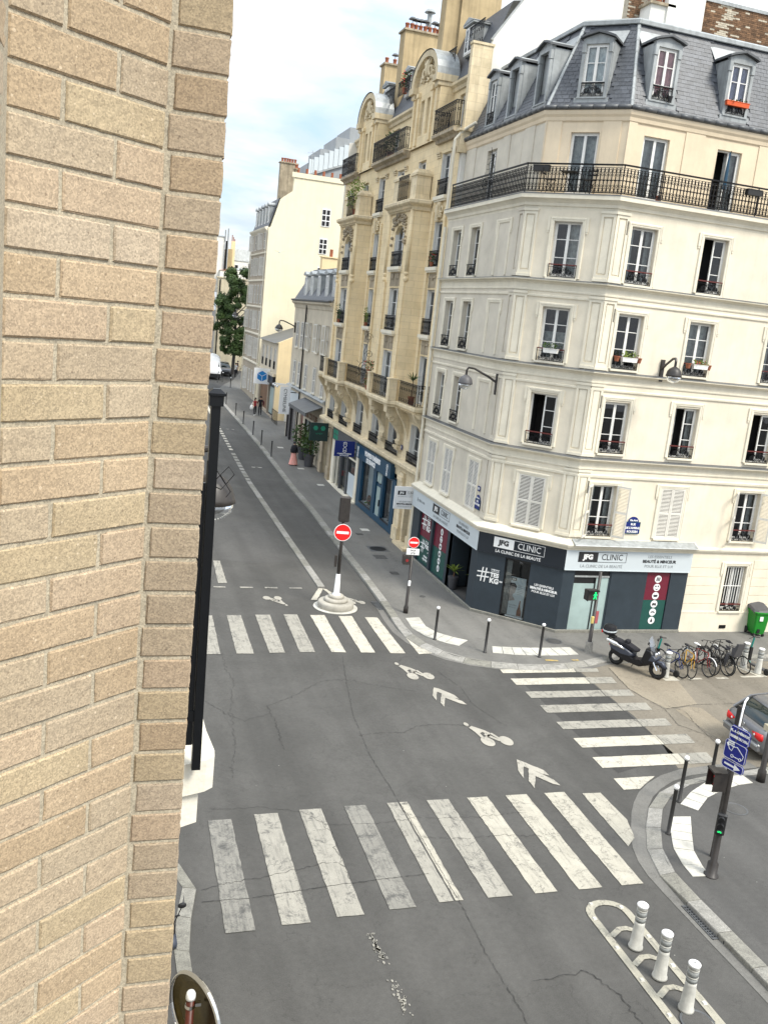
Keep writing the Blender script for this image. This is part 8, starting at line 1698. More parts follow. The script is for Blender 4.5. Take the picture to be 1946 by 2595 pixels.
for xx, r, n_ in ((-.78, .29, 'rear_wheel'), (.8, .31, 'front_wheel')):
    b = MB(); b.smooth = True; b.torus((0, 0, 0), r - .07, .075, 26, 8); o = obj(n_, b, M['rubber'], ms, loc=(xx, 0, r)); b = MB(); b.torus((0, 0, 0), r - .12, .015, 24, 4); b.lathe([(.05, -.06), (.05, .06)], 10, axis='y')
    for k in range(5): a = 2 * pi * k / 5; b.tube([(0, 0, 0), ((r - .12) * cos(a), 0, (r - .12) * sin(a))], .014, 5)
    obj('rim', b, M['zinc'], o); b = MB(); b.lathe([(.13, -.085), (.13, -.08)], 18, axis='y'); obj('brake_disc', b, M['chrome'], o); b = MB(); b.torus((0, -.055, 0), r - .045, .006, 26, 4); b.torus((0, .055, 0), r - .045, .006, 26, 4); obj('white_line', b, M['signw'], o)
body([(-1.0, .62), (-.95, .45), (-.5, .3), (.2, .26), (.45, .38), (.35, .55), (.0, .45), (-.3, .6), (-.7, .75)], 'msb', 'lower_fairing', .22)
body([(-1.05, .78), (-1.0, .62), (-.55, .5), (-.1, .52), (-.1, .64), (-.6, .82)], 'msg', 'side_panel', .235)
body([(.22, .5), (.4, .35), (.62, .5), (.72, .72), (.55, .98), (.35, 1.0)], 'msb', 'front_fairing', .25); body([(.5, .6), (.74, .62), (.78, .75), (.6, .85)], 'msg', 'front_stripe', .255)
body([(-1.0, .86), (-.75, .78), (-.5, .82), (-.2, .72), (.02, .72), (.04, .78), (-.2, .86), (-.42, .92), (-.6, .9), (-.9, .95)], 'tblack', 'seat', .17); body([(-.48, .9), (-.36, .9), (-.38, 1.02), (-.5, 1.02)], 'tblack', 'backrest_pad', .13)
body([(.56, .42), (.62, .62), (.95, .66), (1.12, .45), (1.0, .52), (.8, .6)], 'msg', 'front_mudguard', .09)
b = MB(); loft(b, [[(p[0] * k - 1.18, p[1] * k, z_) for p in [(.24 * cos(2 * pi * i / 14), .26 * sin(2 * pi * i / 14)) for i in range(14)]] for z_, k in ((1.0, .75), (1.06, 1), (1.2, 1.02), (1.3, .9), (1.34, .6))]); obj('top_case', b, M['msb'], ms); b = MB(); loft(b, [[(p[0] * k - 1.18, p[1] * k, z_) for p in [(.24 * cos(2 * pi * i / 14), .26 * sin(2 * pi * i / 14)) for i in range(14)]] for z_, k in ((1.12, 1.03), (1.17, 1.035))]); obj('case_band', b, M['sky_l'], ms); b = MB(); b.box(-1.42, -1.36, -.14, .14, 1.02, 1.12); b.box(-1.06, -1.0, -.12, .12, .66, .76); obj('tail_light', b, M['signr'], ms); b = MB(); b.box(-1.15, -.9, -.08, .08, .9, 1.0); obj('rack', b, M['black'], ms)
b = MB(); b.tube([(.42, -.33, 1.02), (.5, -.15, 1.06), (.52, 0, 1.05), (.5, .15, 1.06), (.42, .33, 1.02)], .017, 6); obj('handlebar', b, M['black'], ms)
for s_ in (-1, 1): b = MB(); b.tube([(.55, s_ * .22, .98), (.5, s_ * .34, 1.22)], .009, 5); b.sphere((.49, s_ * .35, 1.25), .075, 10, 6, (.4, 1, .7)); obj('mirror', b, M['black'], ms); b = MB(); b.tube([(.62, s_ * .1, .6), (.8, s_ * .1, .31)], .025, 6); obj('fork_leg', b, M['chrome'], ms)
b = MB(); b.smooth = True; n = 6; A0 = []
for i in range(n + 1): yy = -.2 + .4 * i / n; k = 1 - (yy / .24) ** 2 * .5; A0.append((b.V((.62 - abs(yy) * .35, yy, .92)), b.V((.52 - abs(yy) * .3, yy * .9, .95 + .3 * k)), b.V((.42 - abs(yy) * .2, yy * .6, .95 + .48 * k))))
for i in range(n):
    for q in (0, 1): b.F((A0[i][q], A0[i + 1][q], A0[i + 1][q + 1], A0[i][q + 1]))
obj('windscreen', b, M['lampglass'], ms); b = MB(); b.smooth = True; b.sphere((.7, -.1, .82), .08, 8, 6, (.7, .8, 1.4)); b.sphere((.7, .1, .82), .08, 8, 6, (.7, .8, 1.4)); obj('headlight', b, M['chrome'], ms)
b = MB(); b.smooth = True; b.lathe([(.05, -1.25), (.075, -1.2), (.08, -.85), (.05, -.75), (.03, -.5)], 12, axis='x'); o = obj('exhaust', b, M['chrome'], ms, loc=(.08, -.24, .62)); o.rotation_euler = (0, .22, 0); b = MB(); b.tube([(-.5, -.2, .42), (-.2, -.16, .3)], .03, 6); obj('exhaust_pipe', b, M['black'], ms)
b = MB(); b.tube([(-.1, .15, .3), (-.3, .3, .02)], .015, 5); obj('stand', b, M['black'], ms)
# ------------------------------------------------------------------ silver car on the side street
M['car'] = mat('silver_grey_car_paint', (.17, .17, .175), .3, .03, 2, metal=.35, coat=.4); M['cglass'] = mat('dark_car_glass', (.018, .028, .026), .05, .2, 3, spec=.8)
def car(name, label, cat, loc, rz, m='car', L_=4.3, plate_='BU-092-AD', scale=1):
    t = thing(name, label, cat, loc, rz); w = .88; b = MB(); b.smooth = True
    # lofted cross-sections along x, rear at x=0
    sec = [(0.0, .80, .42, .78), (.03, .84, .32, .9), (.12, .87, .24, .98), (.5, .89, .2, 1.0), (1.1, .9, .18, .98), (2.4, .9, .18, .95), (3.2, .89, .2, .92), (3.9, .86, .24, .80), (4.2, .78, .3, .68), (4.32, .62, .36, .56)]
    rings = []
    for x, hw, z0, z1 in sec:
        rings.append([(x, -hw * .9, z0), (x, hw * .9, z0), (x, hw, z0 + .12), (x, hw * 1.0, z1 - .2), (x, hw * .95, z1 - .03), (x, hw * .8, z1), (x, -hw * .8, z1), (x, -hw * .95, z1 - .03), (x, -hw * 1.0, z1 - .2), (x, -hw, z0 + .12)])
    loft(b, rings); obj('body', b, M[m], t)
    g_ = MB(); g_.smooth = True; gs_ = [(.18, .74, .97, .985), (.62, .68, .97, 1.36), (1.2, .64, .96, 1.45), (2.1, .64, .95, 1.44), (2.9, .72, .93, .96)]
    loft(g_, [[(x, -hw - .06, z0), (x, hw + .06, z0), (x, hw, z1), (x, hw * .85, z1 + .02), (x, -hw * .85, z1 + .02), (x, -hw, z1)] for x, hw, z0, z1 in gs_]); obj('windows', g_, M['cglass'], t)
    r = MB(); r.smooth = True; loft(r, [[(x, -hw, z), (x, hw, z), (x, hw * .9, z + .03), (x, -hw * .9, z + .03)] for x, hw, z in ((.58, .66, 1.345), (.75, .66, 1.41), (1.3, .65, 1.465), (2.0, .645, 1.46), (2.2, .64, 1.42))]); obj('roof', r, M[m], t)
    for s_ in (-1, 1):
        p = MB(); p.tube([(.14, s_ * .79, .99), (.6, s_ * .715, 1.37), (1.2, s_ * .69, 1.45)], .04, 5); obj('pillar', p, M[m], t)
        la = MB(); la.smooth = True; loft(la, [[(-.01 + a_ * .0, s_ * y_, z_) for y_, z_ in ((.42, .80), (.62, .84), (.8, .86), (.82, .74), (.8, .66), (.6, .68))][::s_], [(.05, s_ * y_, z_) for y_, z_ in ((.42, .80), (.62, .84), (.86, .86), (.89, .74), (.86, .66), (.6, .68))][::s_]] if (a_ := 1) else []); obj('tail_light', la, M['signr'], t)
        lw = MB(); lw.sphere((-.015, s_ * .56, .76), .035, 8, 5, (.4, 1, 1)); obj('lamp_bulb', lw, M['signw'], t)
        for xx in (.8, 3.4): o = MB(); o.smooth = True; o.lathe([(.2, -.1), (.31, -.09), (.32, 0), (.31, .09), (.2, .1)], 24, (xx, s_ * .8, .32), axis='y'); o = obj('wheel', o, M['rubber'], t); q = MB(); q.lathe([(.19, -.105), (.19, .105)], 14, (xx, s_ * .8, .32), axis='y'); obj('rim', q, M['zinc'], o)
    b = MB(); b.bbox(-.07, .12, -.84, .84, .34, .56, .03); obj('bumper', b, M[m], t); b = MB(); b.box(-.09, -.06, -.83, .83, .5, .545); obj('bumper_trim', b, M['zinc'], t)
    b = MB(); b.box(-.05, .0, -.27, .27, .575, .70); obj('number_plate', b, M['signw'], t); text(plate_, .1, M['txtk'], t, -.056, 0, .637, bold=.003, rz=-pi / 2, sx=.85)
    b = MB(); b.torus((-.01, 0, .82), .045, .008, 14, 4, axis='x'); b.box(-.02, -.005, -.3, -.12, .745, .765); b.box(-.02, -.005, .12, .26, .745, .765); obj('badge', b, M['chrome'], t); b = MB(); b.tube([(-.006, -.7, .60), (-.006, -.3, .57), (-.006, .3, .57), (-.006, .7, .60)], .006, 4); obj('boot_gap', b, M['black'], t)
    return t
cc = car('parked_car', 'silver grey hatchback cut off by the right edge', 'car', (17.78 * K, 20.15 * K, -.09), -.08)
# ------------------------------------------------------------------ palms at the shop entrance, big planters up the street
spiky('palm in a grey pot at the recessed shop entrance', 14.55, 34.95, .05, .75, 16, .62, .22, 'binL', 'leafl', .7); spiky('second palm deeper inside the shop entrance', 15.1, 33.6, .05, .9, 14, .7, .2, 'binL', 'leafl', .8)
def big_planter(label, x, y): t = thing('large_planter', label, 'plant', (x, y, gz(y))); b = MB(); b.lathe([(.28, 0), (.38, .75), (.42, .76), (.42, .85), (.36, .86)], 18); obj('pot', b, M['binL'], t); foliage(t, 'foliage', 0, 0, .7, .75, .75, 1.9, 420, .17, M['leaf'], int(y)); b = MB(); b.tube([(0, 0, .8), (.05, 0, 1.9)], .03, 5); obj('stem', b, M['wood'], t)
big_planter('tall leafy shrub in a grey pot, nearer one', 14.1, 62.7); big_planter('tall leafy shrub in a grey pot, farther one', 14.15, 65.2)
# ------------------------------------------------------------------ people
def skin_body(name, joints, edges, parent, mats, pick):
    me = bpy.data.meshes.new(name); ks = list(joints); me.from_pydata([joints[k][:3] for k in ks], [(ks.index(a), ks.index(b)) for a, b in edges], []); o = bpy.data.objects.new(name, me); COL.objects.link(o)
    m1 = o.modifiers.new('skin', 'SKIN'); 
    for i, k in enumerate(ks): d = me.skin_vertices[0].data[i]; r = joints[k][3]; d.radius = (r, r if len(joints[k]) < 5 else joints[k][4]); d.use_root = (k == 'pelvis')
    m2 = o.modifiers.new('sub', 'SUBSURF'); m2.levels = 1; m2.render_levels = 1
    bpy.context.view_layer.update(); e = bpy.data.meshes.new_from_object(o.evaluated_get(bpy.context.evaluated_depsgraph_get())); bpy.data.objects.remove(o); bpy.data.meshes.remove(me); e.name = name; e.materials.clear()
    for m in mats: e.materials.append(M[m])
    for p in e.polygons: p.material_index = pick(p.center); p.use_smooth = True
    return link(name, e, parent)
def person(label, loc, rz, h, top, legs, hair='tblack', shoes='tblack', stride=.12, arms=(.1, -.1), bare_arms=True, skirt=None, long_hair=False, lean=0, group=None):
    t = thing('person', label, 'person', loc, rz, group); s = h / 1.75
    J = {'pelvis': (0, 0, .93, .13, .10), 'waist': (0, 0, 1.08, .12, .09), 'chest': (0, -.01 - lean, 1.3, .15, .1), 'neck': (0, -.02 - lean, 1.47, .055), 'head': (0, -.04 - lean, 1.56, .07), 'crown': (0, -.04 - lean, 1.68, .075),
         'sl': (-.17, -lean, 1.4, .06), 'sr': (.17, -lean, 1.4, .06), 'el': (-.24, arms[0] * .5 - lean, 1.14, .042), 'er': (.24, arms[1] * .5 - lean, 1.14, .042), 'hl': (-.23, arms[0] - lean - .08, .93, .033), 'hr': (.23, arms[1] - lean - .08, .93, .033), 'fl': (-.22, arms[0] - lean - .12, .83, .024), 'fr': (.22, arms[1] - lean - .12, .83, .024),
         'pl': (-.09, 0, .86, .095), 'pr': (.09, 0, .86, .095), 'kl': (-.1, -stride, .49, .065), 'kr': (.1, stride * .6, .49, .065), 'al': (-.1, -stride * 1.2, .1, .042), 'ar': (.1, stride * 1.6, .12, .042), 'tl': (-.11, -stride * 1.2 - .15, .035, .035), 'tr': (.11, stride * 1.6 - .14, .05, .035)}
    E_ = [('pelvis', 'waist'), ('waist', 'chest'), ('chest', 'neck'), ('neck', 'head'), ('head', 'crown'), ('chest', 'sl'), ('chest', 'sr'), ('sl', 'el'), ('sr', 'er'), ('el', 'hl'), ('er', 'hr'), ('hl', 'fl'), ('hr', 'fr'), ('pelvis', 'pl'), ('pelvis', 'pr'), ('pl', 'kl'), ('pr', 'kr'), ('kl', 'al'), ('kr', 'ar'), ('al', 'tl'), ('ar', 'tr')]
    J = {k: tuple(x * s for x in v) for k, v in J.items()}
    def pick(c):
        z = c.z / s; x = abs(c.x) / s
        if z > 1.47: return 0
        if x > .2 and z < 1.33: return 0 if (bare_arms or z < .95) else 1
        if z > .95: return 1
        if z > .11: return 2
        return 3
    skin_body('body', J, E_, t, ['skin', top, legs, shoes], pick)
    b = MB(); b.smooth = True; b.sphere((0, .0 - .03 * s - lean * s, 1.655 * s), .108 * s, 12, 8, (1, 1.05, 1.0), z0=-.3)
    if long_hair: b.sphere((0, .07 * s - lean * s, 1.52 * s), .1 * s, 10, 8, (1.1, .6, 1.9))
    obj('hair', b, M[hair], t)
    if skirt:
        b = MB(); b.smooth = True; n = 22; prof = [(.14, 1.0), (.18, .85), (.23, .55), (.3, .22), (.34, .06)]
        R_ = [[b.V((r * s * cos(2 * pi * k / n) * (1 + .07 * sin(k * 2.3 + z * 4)), r * s * .85 * sin(2 * pi * k / n) * (1 + .07 * cos(k * 3.1)), z * s)) for k in range(n)] for r, z in prof]
        for a, c in zip(R_, R_[1:]):
            for i in range(n): b.F((a[i], c[i], c[(i + 1) % n], a[(i + 1) % n]))
        obj('skirt', b, M[skirt], t); b = MB(); b.smooth = True; b.lathe([(.2, .88), (.25, 1.0), (.24, 1.25), (.2, 1.38), (.08, 1.44)], 14); obj('blouse', b, M[top], t)
    return t
M['pink'] = mat('coral_patterned_cloth', (.78, .22, .18), .9, .3, 22, col2=(.75, .50, .42), coords='Object'); M['redcl'] = mat('dark_red_cloth', (.22, .015, .02), .9, .1); M['whitecl'] = mat('white_cloth', (.7, .7, .68), .9, .05)
person('woman from behind in black top and coral long skirt', (13.05, 62.9, gz(62.9)), .1, 1.66, 'tblack', 'tblack', bare_arms=False, skirt='pink', stride=.05)
person('woman in black trousers with bare shoulders, walking beside a man', (13.6, 84.9, gz(84.9)), .15, 1.66, 'redcl', 'tblack', shoes='whitecl', long_hair=True, stride=.1, arms=(-.25, .0))
person('man in black with red sleeves, close beside a woman', (14.15, 85.3, gz(85.3)), -.05, 1.8, 'tblack', 'tblack', stride=.08, bare_arms=False)
t = thing('red_bag', 'dark red jacket slung over the man walking by the far shop', 'jacket', (14.22, 85.35, gz(85) + 1.18)); b = MB(); b.smooth = True; b.sphere((0, .02, .08), .24, 10, 7, (1.25, .5, .62), z0=.0); b.sphere((.22, 0, -.08), .11, 8, 6, (.7, .7, 2.2)); obj('cloth', b, M['redcl'], t)
t = thing('white_bag', 'white bag on the arm of the walking woman', 'bag', (13.3, 84.9, gz(85) + .55)); b = MB(); b.smooth = True; b.sphere((0, 0, .2), .2, 10, 7, (.9, .5, 1.2)); obj('bag_body', b, M['whitecl'], t); b = MB(); b.tube([(-.05, 0, .4), (.12, 0, .75)], .02, 5); obj('strap', b, M['whitecl'], t)
person('far man in white shirt standing beside the silver car', (15.75, 115.6, gz(115.6)), .3, 1.8, 'whitecl', 'tblack', stride=.12, bare_arms=True)
person('dark figure behind the far man in white', (16.5, 119.5, gz(119.5)), 1.2, 1.72, 'tblack', 'tblack', stride=.05)
# far van and silver car
fv = thing('white_van', 'white van nose emerging beside the far brick edge', 'van', (12.55, 112, gz(112) - .1)); b = MB(); b.smooth = True; loft(b, [[(-1.0, y_, .35), (1.0, y_, .35), (1.02, y_, 1.3), (.95, y_, zt), (.7, y_, zt + .08), (-.7, y_, zt + .08), (-.95, y_, zt), (-1.02, y_, 1.3)] for y_, zt in ((-.15, 1.15), (0, 1.3), (.5, 1.5), (1.1, 2.45), (1.5, 2.7), (5, 2.75))]); obj('body', b, M['signw'], fv)
b = MB(); b.poly([(-.85, .46, 1.52), (.85, .46, 1.52), (.75, 1.03, 2.38), (-.75, 1.03, 2.38)]); obj('windscreen', b, M['cglass'], fv); b = MB(); b.box(-.95, .95, -.2, .1, .3, .75); obj('bumper', b, M['black'], fv); b = MB(); b.sphere((.72, -.1, .98), .16, 10, 6, (1, .5, .8)); b.sphere((-.72, -.1, .98), .16, 10, 6, (1, .5, .8)); obj('headlight', b, M['chrome'], fv)
for s_ in (-1, 1): b = MB(); b.lathe([(.2, -.12), (.34, -.1), (.34, .1), (.2, .12)], 18, (s_ * .85, .75, .34), axis='x'); obj('wheel', b, M['rubber'], fv)
fc = thing('silver_car', 'silver people carrier facing the camera far up the street', 'car', (14.75, 116.6, gz(116.6) - .1), .12); b = MB(); b.smooth = True; loft(b, [[(-.8, y_, .28), (.8, y_, .28), (.88, y_, .6), (.84, y_, zt), (.6, y_, zt + .05), (-.6, y_, zt + .05), (-.84, y_, zt), (-.88, y_, .6)] for y_, zt in ((-.05, .7), (.1, .85), (.9, 1.05), (4, 1.1))]); obj('body', b, M['car'], fc)
b = MB(); b.smooth = True; loft(b, [[(-w_, y_, z0), (w_, y_, z0), (w_ * .9, y_, z1), (-w_ * .9, y_, z1)] for y_, w_, z0, z1 in ((.75, .75, 1.03, 1.05), (1.5, .72, 1.05, 1.62), (3.9, .7, 1.05, 1.62))]); obj('cabin', b, M['cglass'], fc); b = MB(); b.box(-.62, .62, 1.5, 3.8, 1.6, 1.66); obj('roof', b, M['car'], fc); b = MB(); b.box(-.82, .82, -.12, .1, .28, .42); b.box(-.35, .35, -.08, 0, .5, .62); obj('grille', b, M['black'], fc)
for s_ in (-1, 1): b = MB(); b.sphere((s_ * .66, .0, .72), .14, 10, 6, (1.3, .5, .6)); obj('headlight', b, M['chrome'], fc); b = MB(); b.lathe([(.2, -.1), (.31, -.08), (.31, .08), (.2, .1)], 16, (s_ * .78, .75, .31), axis='x'); obj('wheel', b, M['rubber'], fc)
for i, (x, y) in enumerate(((17.4, 121), (17.0, 122))): t = thing('litter_bag_stand', ['dark heap of parked bikes by the end wall', 'second dark heap of bikes by the end wall'][i], 'bicycles', (x, y, gz(y))); b = MB(); b.torus((-.4, 0, .35), .33, .03, 14, 4); b.torus((.5, 0, .35), .33, .03, 14, 4); b.tube([(-.4, 0, .35), (0, 0, .8), (.4, 0, .8), (.5, 0, .35)], .03, 4); b.tube([(.4, 0, .8), (.35, 0, 1.05)], .03, 4); t.name = 'far_bicycle'; obj('frame', b, M['blackp'], t)
# ------------------------------------------------------------------ the brick pier of our own building, close to the lens
M['mort'] = mat('mortar', (.44, .385, .29), .95, .12, 40, bump=.1, bscale=200, speck=300)
M['brick'] = mat('sand_brick', (.455, .375, .272), .93, .06, 7, col2=(.435, .347, .243), bump=.07, bscale=190, speck=320, split=.9)
def tones(m):
    nt = m.node_tree; L = nt.links; b = nt.nodes['Principled BSDF']; src = b.inputs['Base Color'].links[0].from_socket; oi = nd(nt, 'ShaderNodeObjectInfo'); r = nd(nt, 'ShaderNodeValToRGB'); L.new(oi.outputs['Random'], r.inputs[0]); e = r.color_ramp.elements; r.color_ramp.interpolation = 'CONSTANT'
    e[0].position = 0; e[0].color = (1, 1, 1, 1); e[1].position = .88; e[1].color = (.96, .90, .83, 1)
    for p, c in ((.16, (1.03, .98, .96)), (.3, (1.0, .985, .90)), (.44, (1.04, 1.02, 1.01)), (.58, (.94, .93, .925)), (.68, (1.02, .96, .90)), (.78, (1.04, 1.04, 1.07))): q = e.new(p); q.color = (*c, 1)
    mm = nd(nt, 'ShaderNodeMixRGB', blend_type='MULTIPLY'); mm.inputs[0].default_value = 1; L.new(src, mm.inputs[1]); L.new(r.outputs[0], mm.inputs[2])
    vec = nd(nt, 'ShaderNodeNewGeometry').outputs['Position']; n = nd(nt, 'ShaderNodeTexNoise'); n.inputs['Scale'].default_value = 2.2; n.inputs['Detail'].default_value = 5; L.new(vec, n.inputs['Vector']); r2 = nd(nt, 'ShaderNodeValToRGB'); r2.color_ramp.elements[0].position = .35; r2.color_ramp.elements[1].position = .6; r2.color_ramp.elements[0].color = (.86, .85, .84, 1); L.new(n.outputs[0], r2.inputs[0])
    m2 = nd(nt, 'ShaderNodeMixRGB', blend_type='MULTIPLY'); m2.inputs[0].default_value = 1; L.new(mm.outputs[0], m2.inputs[1]); L.new(r2.outputs[0], m2.inputs[2]); L.new(m2.outputs[0], b.inputs['Base Color'])
tones(M['brick'])
def brickpits(m):
    nt = m.node_tree; L = nt.links; b = nt.nodes['Principled BSDF']; vec = nd(nt, 'ShaderNodeNewGeometry').outputs['Position']
    mx_ = b.inputs['Base Color'].links[0].from_socket
    for sc, thr, col in ((95, .16, (.10, .065, .04)), (70, .13, (.80, .66, .48))):
        mp = nd(nt, 'ShaderNodeMapping'); mp.inputs['Location'].default_value = (sc, 3.1, 1.7); L.new(vec, mp.inputs[0]); v = nd(nt, 'ShaderNodeTexVoronoi'); v.inputs['Scale'].default_value = sc; L.new(mp.outputs[0], v.inputs['Vector'])
        sp = nd(nt, 'ShaderNodeSeparateColor'); L.new(v.outputs['Color'], sp.inputs[0]); r = nd(nt, 'ShaderNodeMath', operation='MULTIPLY'); L.new(sp.outputs[0], r.inputs[0]); r.inputs[1].default_value = thr * 1.7
        lt = nd(nt, 'ShaderNodeMath', operation='LESS_THAN'); L.new(v.outputs['Distance'], lt.inputs[0]); L.new(r.outputs[0], lt.inputs[1]); gt = nd(nt, 'ShaderNodeMath', operation='GREATER_THAN'); L.new(sp.outputs[1], gt.inputs[0]); gt.inputs[1].default_value = .55
        m2 = nd(nt, 'ShaderNodeMath', operation='MULTIPLY'); L.new(lt.outputs[0], m2.inputs[0]); L.new(gt.outputs[0], m2.inputs[1]); m3 = nd(nt, 'ShaderNodeMath', operation='MULTIPLY'); L.new(m2.outputs[0], m3.inputs[0]); m3.inputs[1].default_value = .42
        mm = nd(nt, 'ShaderNodeMixRGB'); L.new(m3.outputs[0], mm.inputs[0]); L.new(mx_, mm.inputs[1]); mm.inputs[2].default_value = (*col, 1); mx_ = mm.outputs[0]
    L.new(mx_, b.inputs['Base Color'])
brickpits(M['brick']); M['brickh'] = M['brick'].copy(); M['brickh'].name = 'darker_brick_header'  # header bricks get a darker copy of the brick colour
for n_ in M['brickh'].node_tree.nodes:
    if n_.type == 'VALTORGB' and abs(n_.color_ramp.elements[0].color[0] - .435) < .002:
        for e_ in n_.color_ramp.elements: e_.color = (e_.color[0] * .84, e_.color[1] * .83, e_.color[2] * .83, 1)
bp_ = thing('brick_building', 'sand coloured brick pier and wall close beside the camera', 'building', (.1, 1.95, 0))
C1 = Vector((.0997, 1.947)); dm = Vector((.7776, .6288)); C0 = C1 - dm * .3427; C2 = Vector((.2132, 1.947)); o2 = Vector((.1, 1.95))
e = .003
core = [(C0.x + dm.y * -e * 0 - .0, C0.y + .005), (C1.x - .0025, C1.y + .004), (C2.x - e, C2.y + e), (C2.x - e, 14), (-8, 14), (-8, 1.6), (-.8, 1.6), (C0.x - .004, 1.6)]
mb = MB(); mb.prism([(p[0] - .1, p[1] - 1.95) for p in core], 0, 17); obj('wall_core', mb, M['mort'], bp_)
def brick_at(a, b, z0, z1, nrm, dep=.05, m='brick'):
    """one brick between plan points a and b, face normal nrm, slightly irregular arrises"""
    mb = MB(); a = Vector(a); b = Vector(b); d = (b - a).normalized(); L_ = (b - a).length; nrm = Vector(nrm); R_ = random.uniform
    out = R_(-.0008, .0012); nx, nz = max(3, int(L_ / .018)), 5; c = .0028; grid = []
    for j in range(nz + 3):
        row = []
        tz = j - 1; zz = z0 if tz < 0 else z1 if tz > nz else z0 + c + (z1 - z0 - 2 * c) * tz / nz
        for i in range(nx + 3):
            ti = i - 1; x = 0 if ti < 0 else L_ if ti > nx else c + (L_ - 2 * c) * ti / nx
            edge = (tz < 0 or tz > nz or ti < 0 or ti > nx); w = -c if edge else out + R_(-.0005, .0005)
            if edge: jx, jz = R_(-.0013, .0013), R_(-.0013, .0013)
            else: jx = jz = 0
            p = a + d * (x + jx) + nrm * w; row.append(mb.V((p.x, p.y, zz + jz)))
        grid.append(row)
    for j in range(nz + 2):
        for i in range(nx + 2): mb.F((grid[j][i], grid[j][i + 1], grid[j + 1][i + 1], grid[j + 1][i]))
    # back skirt
    bk = []
    for (i, j) in ((0, 0), (nx + 2, 0), (nx + 2, nz + 2), (0, nz + 2)): v = Vector(mb.v[grid[j][i]]); bk.append((grid[j][i], mb.V((v.x - nrm.x * dep, v.y - nrm.y * dep, v.z))))
    mb.F([grid[0][i] for i in range(nx + 3)][::-1] + [bk[0][1], bk[1][1]]); mb.F([grid[nz + 2][i] for i in range(nx + 3)] + [bk[2][1], bk[3][1]])
    mb.F([grid[j][0] for j in range(nz + 3)] + [bk[3][1], bk[0][1]]); mb.F([grid[j][nx + 2] for j in range(nz + 3)][::-1] + [bk[1][1], bk[2][1]])
    mb.v = [(v[0] - .1, v[1] - 1.95, v[2]) for v in mb.v]; return obj('brick', mb, M[m], bp_)
n_main = (dm.y, -dm.x); j_ = .0045
for k in range(-26, 14):
    z0 = 10.745 + k * .075 + .0045; z1 = z0 + .066
    if k % 2 == 0: segs = ((.002, .2215), (.2315, .343))
    else: segs = ((.002, .1055), (.1155, .3395))
    for a, b in segs: brick_at(C0 + dm * a, C0 + dm * b, z0, z1, n_main)
    ea = .0 if k % 2 else .008
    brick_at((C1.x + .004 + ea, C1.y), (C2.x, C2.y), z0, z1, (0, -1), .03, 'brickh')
    brick_at((C0.x, C0.y - .01 - (.0 if k % 2 else .0)), (C0.x, C0.y - .22), z0, z1, (1, 0)) if False else brick_at((C0.x - .002, C0.y - .222), (C0.x - .002, C0.y - .008), z0, z1, (1, 0))
    brick_at((C2.x, C2.y + .012), (C2.x, C2.y + .2), z0, z1, (1, 0), .03)
    if k % 2 == 0: pass
# pointing, dropped back irregularly between the bricks
# ledge, railing post
lg = thing('stone_ledge', 'bright white stone ledge under the black railing post', 'ledge', (.35, 3.4, 9.0)); b = MB(); b.prism([(-.14, .5), (-.14, -.14), (-.06, -.115), (.03, -.085), (.1, -.06), (.135, -.03), (.14, .02), (.125, .2), (.12, .5)], .1, .235); obj('ledge_top', b, M['ledge'] if 'ledge' in M else mat('white_stone', (.80, .76, .66), .85, .05, 5, stain=.2, bump=.2), lg)
b = MB(); b.prism([(-.14, .5), (-.14, -.12), (.0, -.07), (.08, -.03), (.11, .5)], -.05, .1); obj('ledge_bracket', b, lg.children[0].data.materials[0], lg)
rp_ = thing('railing_post', 'black square railing post with flat cap next to the brick edge', 'railing', (.402, 3.28, 9.235)); rp_.rotation_euler = (0, -.011, 0); M['gblk'] = mat('gloss_black_metal', (.005, .006, .008), .35, .1, 30, spec=.35)
b = MB(); b.box(-.0165, .0165, -.0165, .0165, 0, 1.44); obj('post', b, M['gblk'], rp_); b = MB(); loft(b, [[(-k, -k, z_), (k, -k, z_), (k, k, z_), (-k, k, z_)] for z_, k in ((1.40, .025), (1.435, .025), (1.437, .031), (1.445, .031), (1.46, .012))]); obj('cap', b, M['gblk'], rp_)
b = MB(); b.box(-.085, -.0205, -.004, .01, .1, 1.12); obj('dark_panel', b, M['gblk'], rp_); b = MB(); b.box(-.0195, -.0172, .0, .01, .1, 1.2); obj('bright_edge', b, M['lead'], rp_); b = MB(); b.box(-.06, -.0165, -.01, .01, .2, .24); obj('bracket', b, M['gblk'], rp_)
wall_lamp('large grey dome lamp half hidden by the black railing post', (.45, 10.75, 8.9), (1.275, 10.72, 8.70), .285)
t = thing('iron_lattice', 'folded black lattice bracket above the half hidden lamp', 'bracket', (1.344, 10.5, 9.036)); b = MB()
for q in ([(690, 20), (757, 98), (672, 205), (605, 110)], [(672, 205), (728, 282), (680, 345), (610, 315), (560, 290)], [(605, 110), (672, 205), (622, 260), (562, 235), (520, 200)]): b.tube([((x - 605) * .00105, 0, (110 - y) * .00112) for x, y in q], .0055, 5, closed=q[0][0] == 690)
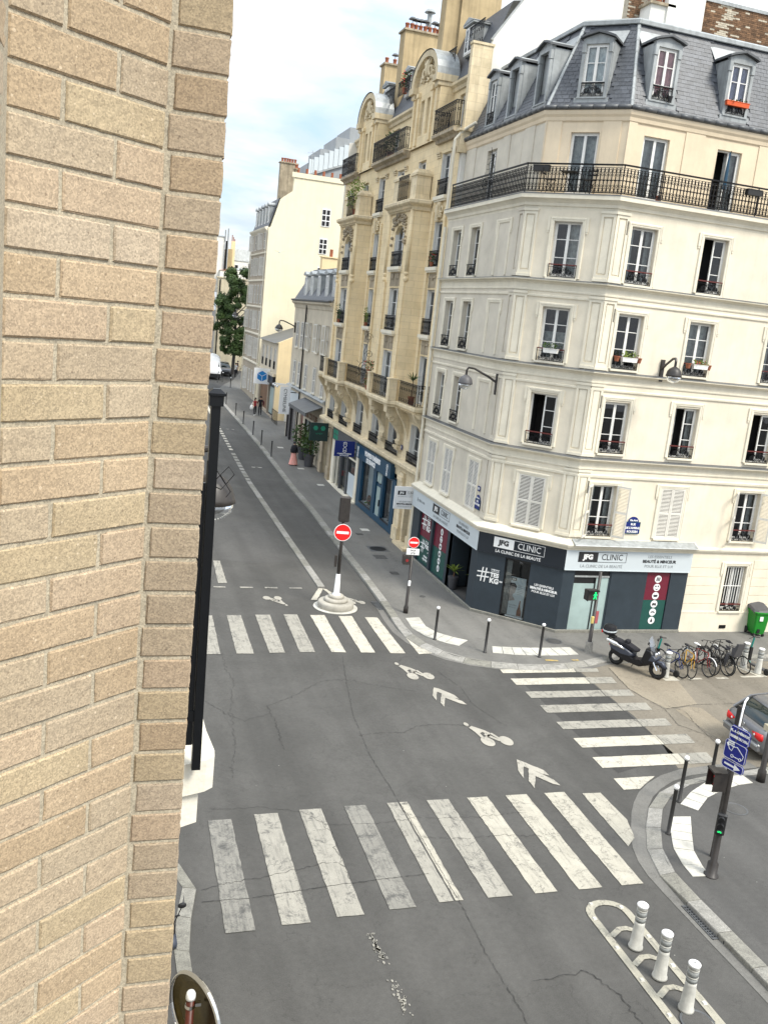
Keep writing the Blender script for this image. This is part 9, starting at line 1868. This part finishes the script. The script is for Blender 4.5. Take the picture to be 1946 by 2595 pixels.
b.tube([(-.05, 0, .06), (.06, 0, -.1)], .0055, 5); b.tube([(0, 0, 0), (-.1, 0, -.12)], .0055, 5); obj('bars', b, M['iron'], t)
# round sign seen from behind at the lower left
rs = thing('round_sign', 'back of a round metal sign on a brown pole, lower left', 'sign', (.985, 6.85, 0), 0); ctr = (0.0, 0.02, 4.98)
b = MB(); b.lathe([(.35, -.03), (.362, -.02), (.37, .0), (.362, .012), (.34, .0)], 40, axis='y', cap=False); o = obj('sign_rim', b, M['chrome'], rs, loc=ctr, rz=-1.05); b = MB(); b.lathe([(.345, .0), (.27, .02), (.001, .03)], 40, axis='y', cap=False); obj('sign_back', b, mat('bronze_sign_back', (.10, .075, .02), .25, .5, 3, metal=.6), o)
b = MB(); b.smooth = True; b.lathe([(.035, 0), (.035, 5.2)], 14, (-.06, -.05, 0)); obj('pole', b, mat('brown_pole', (.10, .022, .012), .35, .3, 9), rs); b = MB(); b.smooth = True; b.lathe([(.041, 5.2), (.043, 5.225), (.04, 5.25), (.03, 5.27)], 14, (-.06, -.05, 0)); obj('pole_cap', b, M['signw'], rs); b = MB(); b.lathe([(.044, 5.12), (.044, 5.15)], 14, (-.06, -.05, 0)); b.box(-.06, .03, -.06, -.02, 5.12, 5.15); obj('clamp', b, M['chrome'], rs)
# motorbike half hidden by the brick edge
t = clone(ms, (1.2, 14.0, 0), -pi / 2 + .1, 'dark motor scooter half hidden behind the brick edge'); 
# gull gliding before the bare gable
t = thing('gull', 'tiny grey bird gliding before the bare gable', 'bird', (13.9, 80, 15.4)); t.scale = (.6, .6, .6); b = MB(); b.smooth = True; b.sphere((0, 0, 0), .12, 8, 5, (1.0, 2.2, .7)); obj('body', b, M['sky_l'], t)
for s_ in (-1, 1): b = MB(); b.prism([(s_ * .05, -.08), (s_ * .35, -.1), (s_ * .75, .05), (s_ * .35, .06), (s_ * .05, .1)][::s_], -.01, .012); o = obj('wing', b, M['zinc'], t); o.rotation_euler = (0, -s_ * .28, 0)
